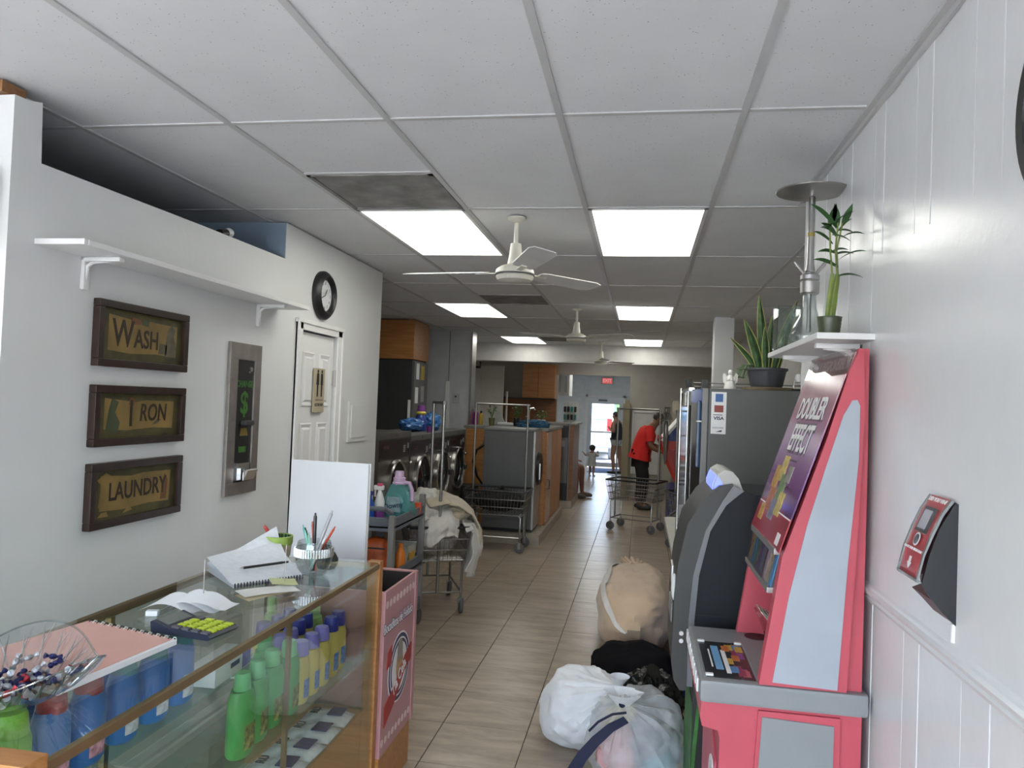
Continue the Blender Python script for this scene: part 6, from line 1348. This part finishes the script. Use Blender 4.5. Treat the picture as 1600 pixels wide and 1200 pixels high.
obj('console_lip', B().tube([(.253, 10.995, 1.30), (.40, 10.995, .93), (.58, 10.995, .57)], .018, 8), mat('red_lip', (.6, .05, .03), .2), ag)
obj('side_panel', B().prism([(.31, 1.28), (.57, 1.585), (.95, 1.98), (1.28, 1.98), (1.28, 1.28)], 10.99, 11.03), bu, ag); obj('side_panel', B().prism([(.31, 1.28), (.57, 1.585), (.95, 1.98), (1.28, 1.98), (1.28, 1.28)], 11.97, 12.01), bu, ag)
obj('slope_trim', B().prism([(.285, 1.285), (.545, 1.60), (.935, 2.0), (.96, 1.985), (.57, 1.575), (.32, 1.27)], 10.98, 12.02), white, ag)
obj('base', B().box(.42, 1.25, 11.02, 11.98, 0, .60, .004), bu, ag)
lk = thing('locker', 'beige metal cabinet in the right back corner', 'cabinet', (.9, 12.4, 0), world=True)
obj('body', B().box(.50, 1.32, 12.15, 12.43, 0, 1.86, .005), mat('beige_metal', (.36, .33, .26), .5), lk); obj('door', B().box(.485, .50, 12.17, 12.42, .05, 1.83, .003), MAT['beige_metal'], lk); obj('handle', B().box(.47, .487, 12.2, 12.22, .95, 1.1, .003), steel, lk)
hg = thing('coat_hanger', 'black wire hangers bunched on the cart rack end', 'hanger', (.30, 10.85, 1.71), math.radians(-20))
for k in range(5):
    x = .02+.018*k; obj('hanger_wire', B().tube([(x, 0, .03), (x, .02, .05), (x, .035, .03), (x, .02, 0), (x, 0, -.03), (x, -.16+.02*k, -.13), (x, -.13, -.15), (x, .14, -.15), (x, .16, -.13), (x, 0, -.03)], .004, 5), black, hg)
pc = thing('garment_sleeve', 'clear plastic garment sleeve hanging on the cart rack', 'garment sleeve', (.30, 10.86, 1.0)); obj('film', lump((.05, 0, .32), (.035, .075, .36), .12, 2, 4, 24, 22, ridg=.2), mat('silver_film', (.32, .32, .31), .12, .5, bump=.4), pc); obj('neck', B().cyl((.05, 0, .66), (.05, 0, .74), .02, .012), MAT['silver_film'], pc)

# ------------------------------------------------------------------ people
def skin(name, V, E, m, parent, root, sub=2):
    keys = list(V); idx = {k: i for i, k in enumerate(keys)}
    me = bpy.data.meshes.new(name); me.from_pydata([V[k][0] for k in keys], [(idx[a], idx[b]) for a, b in E], [])
    o = bpy.data.objects.new(name, me); C.objects.link(o); o.parent = parent; me.materials.append(m)
    md = o.modifiers.new('skin', 'SKIN'); md.use_smooth_shade = True
    for k in keys:
        sv = me.skin_vertices[0].data[idx[k]]; r = V[k][1]; sv.radius = r if isinstance(r, tuple) else (r, r); sv.use_root = (k == root)
    s_ = o.modifiers.new('subdivision', 'SUBSURF'); s_.levels = sub; s_.render_levels = sub
    return o
def person(label, loc, rz, J, s, skm, hairm, top, bottom, shoe, hair='short', dress=False, sleeves=True, shorts=False, bulk=1.15):
    t = thing('person', label, 'person', loc, rz)
    V, E = {}, []
    def P(k, p, r): V[k] = (Vector(p), r)
    hd = Vector(J['head']); nk = Vector(J['neck']); fw = Vector(J.get('face', (1, 0, 0))).normalized(); up = (hd-nk).normalized(); sd = up.cross(fw).normalized(); fw = sd.cross(up)
    P('pelvis', J['pelvis'], .10*s); P('spine', J['spine'], .10*s); P('chest', J['chest'], .11*s); P('neck', nk, .05*s)
    hr = J.get('hr', .082)*(s if 'hr' not in J else 1)
    P('jaw', nk.lerp(hd, .55)+fw*.012*s, hr*.78); P('head', hd, (hr*.9, hr)); P('crown', hd+up*hr*.75, hr*.72)
    E += [('pelvis', 'spine'), ('spine', 'chest'), ('chest', 'neck'), ('neck', 'jaw'), ('jaw', 'head'), ('head', 'crown')]
    for S_ in 'LR':
        P('hip'+S_, J['hip'+S_], .085*s); P('knee'+S_, J['knee'+S_], .056*s); P('calf'+S_, Vector(J['knee'+S_]).lerp(Vector(J['ank'+S_]), .35)-Vector((.012*s, 0, 0)), .05*s); P('ank'+S_, J['ank'+S_], .034*s); P('toe'+S_, J['toe'+S_], .032*s)
        P('sh'+S_, J['sh'+S_], .058*s); P('el'+S_, J['el'+S_], .038*s); P('wr'+S_, J['wr'+S_], .026*s); P('pa'+S_, J['pa'+S_], (.034*s, .018*s))
        E += [('pelvis', 'hip'+S_), ('hip'+S_, 'knee'+S_), ('knee'+S_, 'calf'+S_), ('calf'+S_, 'ank'+S_), ('ank'+S_, 'toe'+S_), ('chest', 'sh'+S_), ('sh'+S_, 'el'+S_), ('el'+S_, 'wr'+S_), ('wr'+S_, 'pa'+S_)]
        pa, wr = Vector(J['pa'+S_]), Vector(J['wr'+S_]); d = (pa-wr).normalized(); sx = d.cross(Vector((0, 0, 1)))
        sx = sx.normalized() if sx.length > .1 else Vector((0, 1, 0)); dn_ = d.cross(sx).normalized()
        if dn_.z > 0: dn_ = -dn_
        for q in range(4):
            b0 = pa+d*.018*s+sx*(q-1.5)*.019*s; Lf = (.034, .04, .037, .028)[q]*s
            P('f%d%s1' % (q, S_), b0+d*Lf, .0095*s); P('f%d%s2' % (q, S_), b0+d*Lf*1.5+dn_*.016*s, .008*s); E += [('pa'+S_, 'f%d%s1' % (q, S_)), ('f%d%s1' % (q, S_), 'f%d%s2' % (q, S_))]
        th0 = wr.lerp(pa, .4); sg = 1 if S_ == 'L' else -1
        P('th%s1' % S_, th0+sx*sg*.04*s+d*.01*s, .010*s); P('th%s2' % S_, th0+sx*sg*.05*s+d*.04*s, .0085*s); E += [('wr'+S_, 'th%s1' % S_), ('th%s1' % S_, 'th%s2' % S_)]
    for k in V:
        if k[0] != 'f' and k[:2] != 'th' and k not in ('jaw', 'head', 'crown'): r = V[k][1]; V[k] = (V[k][0], tuple(q*bulk for q in r) if isinstance(r, tuple) else r*bulk)
        if k in ('jaw', 'head', 'crown'): r = V[k][1]; V[k] = (V[k][0], tuple(q*1.12 for q in r) if isinstance(r, tuple) else r*1.12)
    bd_ = skin('body', V, E, skm, t, 'pelvis')
    # face
    obj('nose', B().ell(tuple(hd+fw*hr*1.0-up*.01*s), .013*s, .012*s, .018*s, 8, 6), skm, t)
    for g in (-1, 1):
        obj('eye', B().ell(tuple(hd+fw*hr*.88+sd*g*.03*s+up*.012*s), .008*s, .009*s, .006*s, 8, 6), black, t); obj('ear', B().ell(tuple(hd+sd*g*hr*.95-up*.005), .018*s, .010*s, .026*s, 8, 6), skm, t)
    obj('mouth', B().ell(tuple(hd+fw*hr*.86-up*.048*s), .008*s, .022*s, .005*s, 8, 5), mat('lip', (.3, .1, .08), .5), t)
    # hair
    hb_ = lump((0, 0, 0), (hr*1.12, hr*1.06, hr*1.06), .06, 5, 3, 26, 16); rot = Matrix((fw, sd, up)).transposed().to_4x4()
    kept = [v for v in range(len(hb_.v))]
    hb_.v = [((-hr*.14+x, y, z+hr*.30) if not (x > hr*.25 and z < hr*.30) else (x*.55-hr*.1, y*.9, max(z, -hr*.1)+hr*.34)) for (x, y, z) in hb_.v]
    if hair != 'short' : hb_.ell((-hr*.9, 0, hr*.75), hr*.5, hr*.5, hr*.5, 12, 8)
    obj('hair', hb_.xf(Matrix.Translation(hd) @ rot), hairm, t)
    # clothes
    pel, spi, che = Vector(J['pelvis']), Vector(J['spine']), Vector(J['chest'])
    hem = pel+(pel-spi)*(1.15 if dress else J.get('hem', .25)); col = che.lerp(nk, .55)
    rings = [(hem, .20, .215) if dress else (hem, .168, .218), (hem.lerp(pel, .5), .17, .19) if dress else (hem.lerp(pel, .5), .166, .214), (pel, .158, .205), (spi, .138, .168), (spi.lerp(che, .6), .142, .185), (che, .130, .198), (che.lerp(col, .6), .10, .165), (col, .066, .085), (che.lerp(nk, .75), .06, .066)]
    n_ = 28; v = []
    for j, (c_, rx, ry) in enumerate(rings):
        d = ((rings[min(j+1, 8)][0]-rings[max(j-1, 0)][0])).normalized(); yx = Vector((0, 1, 0)); fx_ = yx.cross(d).normalized()
        for i in range(n_):
            a_ = 2*PI*i/n_; w = 1+.05*noise.noise(Vector((math.cos(a_)*2, math.sin(a_)*2, j*.8)))*(j < 6)+(.035*math.sin(a_*6+1) if j < 2 else 0)
            v.append(tuple(c_+(fx_*math.cos(a_)*rx+yx*math.sin(a_)*ry)*s*w*(bulk/1.15)))
    sb2 = B().add(v, [(j*n_+i, j*n_+(i+1) % n_, (j+1)*n_+(i+1) % n_, (j+1)*n_+i) for j in range(8) for i in range(n_)]+[tuple(range(n_-1, -1, -1)), tuple(range(8*n_, 9*n_))])
    if sleeves:
        for S_ in 'LR':
            sh_, el_ = Vector(J['sh'+S_]), Vector(J['el'+S_]); q0 = che.lerp(sh_, .55)
            sb2.tube([q0, sh_, sh_.lerp(el_, .35), sh_.lerp(el_, .74)], [.085*s, .088*s, .082*s, .078*s], 16)
    obj('dress' if dress else 'shirt', sb2, top, t, True, 70)
    if bottom:
        V3, E3 = {}, []
        V3['pel'] = (pel-Vector((0, 0, .05*s)) if not shorts else pel, (.112*s))
        for S_ in 'LR':
            hp, kn, an_ = Vector(J['hip'+S_]), Vector(J['knee'+S_]), Vector(J['ank'+S_])
            V3['hip'+S_] = (hp, .098*s); E3.append(('pel', 'hip'+S_))
            if shorts: V3['le'+S_] = (hp.lerp(kn, shorts), .098*s); E3.append(('hip'+S_, 'le'+S_))
            else: V3['kn'+S_] = (kn, .08*s); V3['an'+S_] = (an_+Vector((0, 0, .02*s)), .062*s); E3 += [('hip'+S_, 'kn'+S_), ('kn'+S_, 'an'+S_)]
        V3 = {k: (p, tuple(q*bulk for q in r) if isinstance(r, tuple) else r*bulk) for k, (p, r) in V3.items()}
        skin('shorts' if shorts else 'trousers', V3, E3, bottom, t, 'pel')
    for S_ in 'LR':
        an_, to = Vector(J['ank'+S_]), Vector(J['toe'+S_]); d = (to-an_); d.z = 0; d.normalize(); a = math.atan2(d.y, d.x)
        z0 = min(an_.z-.075*s, to.z-.03*s)
        b = lump((0, 0, 0), (.135*s, .05*s, .05*s), .03, 3, 1, 22, 14, flat=-.03*s, sq=2.5).xf(Matrix.Translation((an_.x+d.x*.065*s, an_.y+d.y*.065*s, max(z0, 0)+.034*s)) @ Matrix.Rotation(a, 4, 'Z'))
        obj('shoe', b, shoe, t)
    return t
skin1 = mat('brown_skin', (.22, .11, .07), .5, var=.06); skin2 = mat('tan_skin', (.28, .15, .10), .5, var=.06); hairm = mat('dark_hair', (.012, .009, .008), .6)
man = dict(pelvis=(-.02, 0, .93), spine=(.02, 0, 1.12), chest=(.10, 0, 1.33), neck=(.185, 0, 1.45), head=(.26, 0, 1.55), face=(.75, 0, -.6), hem=.4,
    hipL=(-.02, .10, .88), kneeL=(.03, .11, .50), ankL=(-.03, .11, .085), toeL=(.11, .12, .04), hipR=(-.02, -.10, .88), kneeR=(.05, -.11, .50), ankR=(.02, -.12, .085), toeR=(.16, -.13, .04),
    shL=(.11, .19, 1.37), elL=(.15, .24, 1.10), wrL=(.33, .19, 1.05), paL=(.41, .17, 1.06), shR=(.11, -.19, 1.37), elR=(.14, -.25, 1.09), wrR=(.31, -.22, 1.0), paR=(.39, -.20, 1.0))
person('person in a red shirt and black trousers leaning over the arcade game', (.03, 13.25, 0), 0, man, 1.0, skin1, mat('grey_black_hair', (.03, .028, .026), .6), mat('red_shirt', (.62, .018, .016), .8, var=.06, scale=5, bump=.3, bscale=8), mat('black_trousers', (.008, .008, .01), .85), black, bulk=1.35)
wom = dict(pelvis=(0, 0, .90), spine=(.0, 0, 1.08), chest=(.02, 0, 1.27), neck=(.03, 0, 1.40), head=(.06, 0, 1.50), face=(1, .2, -.2), hem=.05,
    hipL=(0, .085, .85), kneeL=(.05, .09, .47), ankL=(.0, .10, .08), toeL=(.13, .11, .035), hipR=(0, -.085, .85), kneeR=(-.05, -.08, .47), ankR=(-.10, -.09, .085), toeR=(.02, -.09, .035),
    shL=(.02, .16, 1.31), elL=(-.05, .22, 1.08), wrL=(.12, .16, 1.16), paL=(.17, .11, 1.20), shR=(.02, -.16, 1.31), elR=(.0, -.22, 1.07), wrR=(.16, -.14, 1.12), paR=(.22, -.10, 1.15))
person('person in a dark tank top and light shorts standing by the exit door', (-.60, 19.75, 0), math.radians(150), wom, .93, skin2, hairm, mat('dark_tank_top', (.012, .013, .02), .85), mat('light_denim', (.42, .44, .42), .8, var=.3, scale=20), black, 'bun', sleeves=False, shorts=.42)
tod = dict(pelvis=(0, 0, .36), spine=(0, 0, .45), chest=(0, 0, .54), neck=(.005, 0, .61), head=(.01, 0, .685), hr=.072, face=(1, 0, -.05),
    hipL=(0, .045, .33), kneeL=(.03, .05, .18), ankL=(.0, .055, .04), toeL=(.06, .06, .02), hipR=(0, -.045, .33), kneeR=(.0, -.05, .18), ankR=(-.04, -.055, .045), toeR=(.02, -.06, .02),
    shL=(0, .09, .565), elL=(.02, .17, .50), wrL=(.03, .22, .555), paL=(.03, .245, .58), shR=(0, -.09, .565), elR=(.03, -.15, .50), wrR=(.06, -.13, .58), paR=(.07, -.12, .61))
person('small child in a pale dress walking toward the exit door', (-1.15, 18.75, 0), math.radians(75), tod, .52, skin2, hairm, mat('pale_dress', (.42, .42, .40), .8, var=.15, scale=30), None, mat('child_shoe', (.45, .42, .42), .6), dress=True)
sit = dict(pelvis=(0, 0, .56), spine=(-.02, 0, .74), chest=(-.01, 0, .95), neck=(.02, 0, 1.08), head=(.06, 0, 1.18), face=(1, 0, -.3), hem=.1,
    hipL=(.02, .1, .54), kneeL=(.42, .13, .58), ankL=(.43, .14, .085), toeL=(.58, .15, .04), hipR=(.02, -.1, .54), kneeR=(.40, -.15, .57), ankR=(.38, -.18, .085), toeR=(.53, -.19, .04),
    shL=(.0, .18, .99), elL=(.06, .23, .76), wrL=(.26, .18, .70), paL=(.33, .15, .69), shR=(.0, -.18, .99), elR=(.06, -.23, .76), wrR=(.26, -.18, .70), paR=(.33, -.16, .69))
person('seated person in dark shorts whose bare legs show past the cabinet', (-1.50, 14.38, 0), math.radians(-8), sit, 1.0, mat('reddish_skin', (.20, .085, .055), .5), hairm, mat('grey_tee', (.12, .12, .13), .85), mat('dark_navy_shorts', (.02, .022, .03), .85), mat('brown_shoe', (.09, .075, .06), .7), shorts=.92)
chd = thing('waiting_chair', 'grey waiting chair hidden behind the cabinet end', 'chair', (-1.5, 14.4, 0)); obj('seat', B().box(-.22, .22, -.22, .22, .40, .44, .01), midgrey, chd); obj('backrest', B().box(-.24, -.20, -.22, .22, .5, .9, .01), midgrey, chd)
for x in (-.2, .2):
    for y in (-.2, .2): obj('leg', B().cyl((x, y, 0), (x, y, .40), .013), steel, chd)

# ------------------------------------------------------------------ street behind the exit door
car = thing('car', 'white car parked outside the exit door', 'car', (-1.9, 27.0, -.06), world=True)
cw = mat('silver_white_paint', (.30, .32, .36), .25, coat=.6); cgz = mat('car_glass', (.10, .2, .3), .05)
prof = [(25.2, .36), (25.22, 1.0), (25.32, 1.18), (25.5, 1.26), (25.72, 1.76), (25.95, 1.90), (28.3, 1.92), (29.1, 1.32), (30.1, 1.2), (30.3, .8), (30.3, .36)]
obj('body', B().prism([(y, z) for y, z in prof], -2.72, -.92, 'x'), cw, car, True, 30)
obj('rear_window', B().prism([(25.50, 1.30), (25.72, 1.75), (25.70, 1.77), (25.475, 1.30)], -2.58, -1.1, 'x'), cgz, car)
obj('side_window', B().prism([(25.9, 1.32), (26.0, 1.80), (28.2, 1.82), (28.8, 1.34)], -.925, -.912, 'x'), cgz, car)
for x in (-2.70, -1.10): obj('tail_light', B().box(x, x+.17, 25.19, 25.3, .92, 1.34, .02), mat('tail_red', (.5, .02, .02), .2), car)
obj('bumper', B().box(-2.75, -.89, 25.12, 25.3, .40, .72, .04), mat('bumper_grey', (.35, .36, .38), .4), car); obj('plate', B().box(-2.05, -1.65, 25.19, 25.21, .9, 1.05), paper, car)
for (x, y) in ((-2.68, 26.0), (-.96, 26.0), (-2.68, 29.2), (-.96, 29.2)):
    obj('wheel', B().lathe([(0, -.1), (.2, -.1), (.34, -.09), (.36, -.04), (.36, .04), (.34, .09), (.2, .1), (0, .1)], n=26).xf(Matrix.Translation((x, y, .30)) @ Matrix.Rotation(PI/2, 4, 'Y')), rubber, car)
c2 = thing('car', 'second pale car farther along the street', 'car', (1.0, 30.5, -.06), world=True)
obj('body', B().prism([(y+3.2, z*.85) for y, z in prof], .2, 1.9, 'x'), mat('silver_car', (.5, .54, .58), .3, .3), c2, True, 30); obj('rear_window', B().prism([(28.92, .98), (29.16, 1.39), (29.14, 1.41), (28.89, .98)], .35, 1.75, 'x'), cgz, c2)
for x in (.22, 1.72): obj('tail_light', B().box(x, x+.16, 28.39, 28.5, .62, .95, .02), MAT['tail_red'], c2)
for (x, y) in ((.25, 29.2), (1.85, 29.2)): obj('wheel', B().lathe([(0, -.1), (.3, -.1), (.33, 0), (.3, .1), (0, .1)], n=22).xf(Matrix.Translation((x, y, .27)) @ Matrix.Rotation(PI/2, 4, 'Y')), rubber, c2)
hd_ = thing('hedge', 'clipped green hedge across the street', 'hedge', (0, 36, -.06), world=True); b = B(); rnd = random.Random(2)
for k in range(1500):
    x, y, z = rnd.uniform(-12, 10), rnd.uniform(35.6, 36.6), rnd.uniform(.1, 2.6); s = rnd.uniform(.08, .16); a = rnd.random()*6; q = rnd.uniform(-1, 1)
    b.add([(x-s*math.cos(a), y-s*math.sin(a), z-s*q), (x+s*.4*math.sin(a), y-s*.4*math.cos(a), z), (x+s*math.cos(a), y+s*math.sin(a), z+s*q), (x-s*.4*math.sin(a), y+s*.4*math.cos(a), z)], [(0, 1, 2, 3)])
lv_ = obj('leaves', b, mat('hedge_leaf', (.10, .16, .08), .5, var=.5), hd_, False); lv_['kind'] = 'stuff'
obj('core', B().box(-12, 10, 35.75, 36.5, 0, 2.5), mat('hedge_core', (.05, .10, .03), .9), hd_)
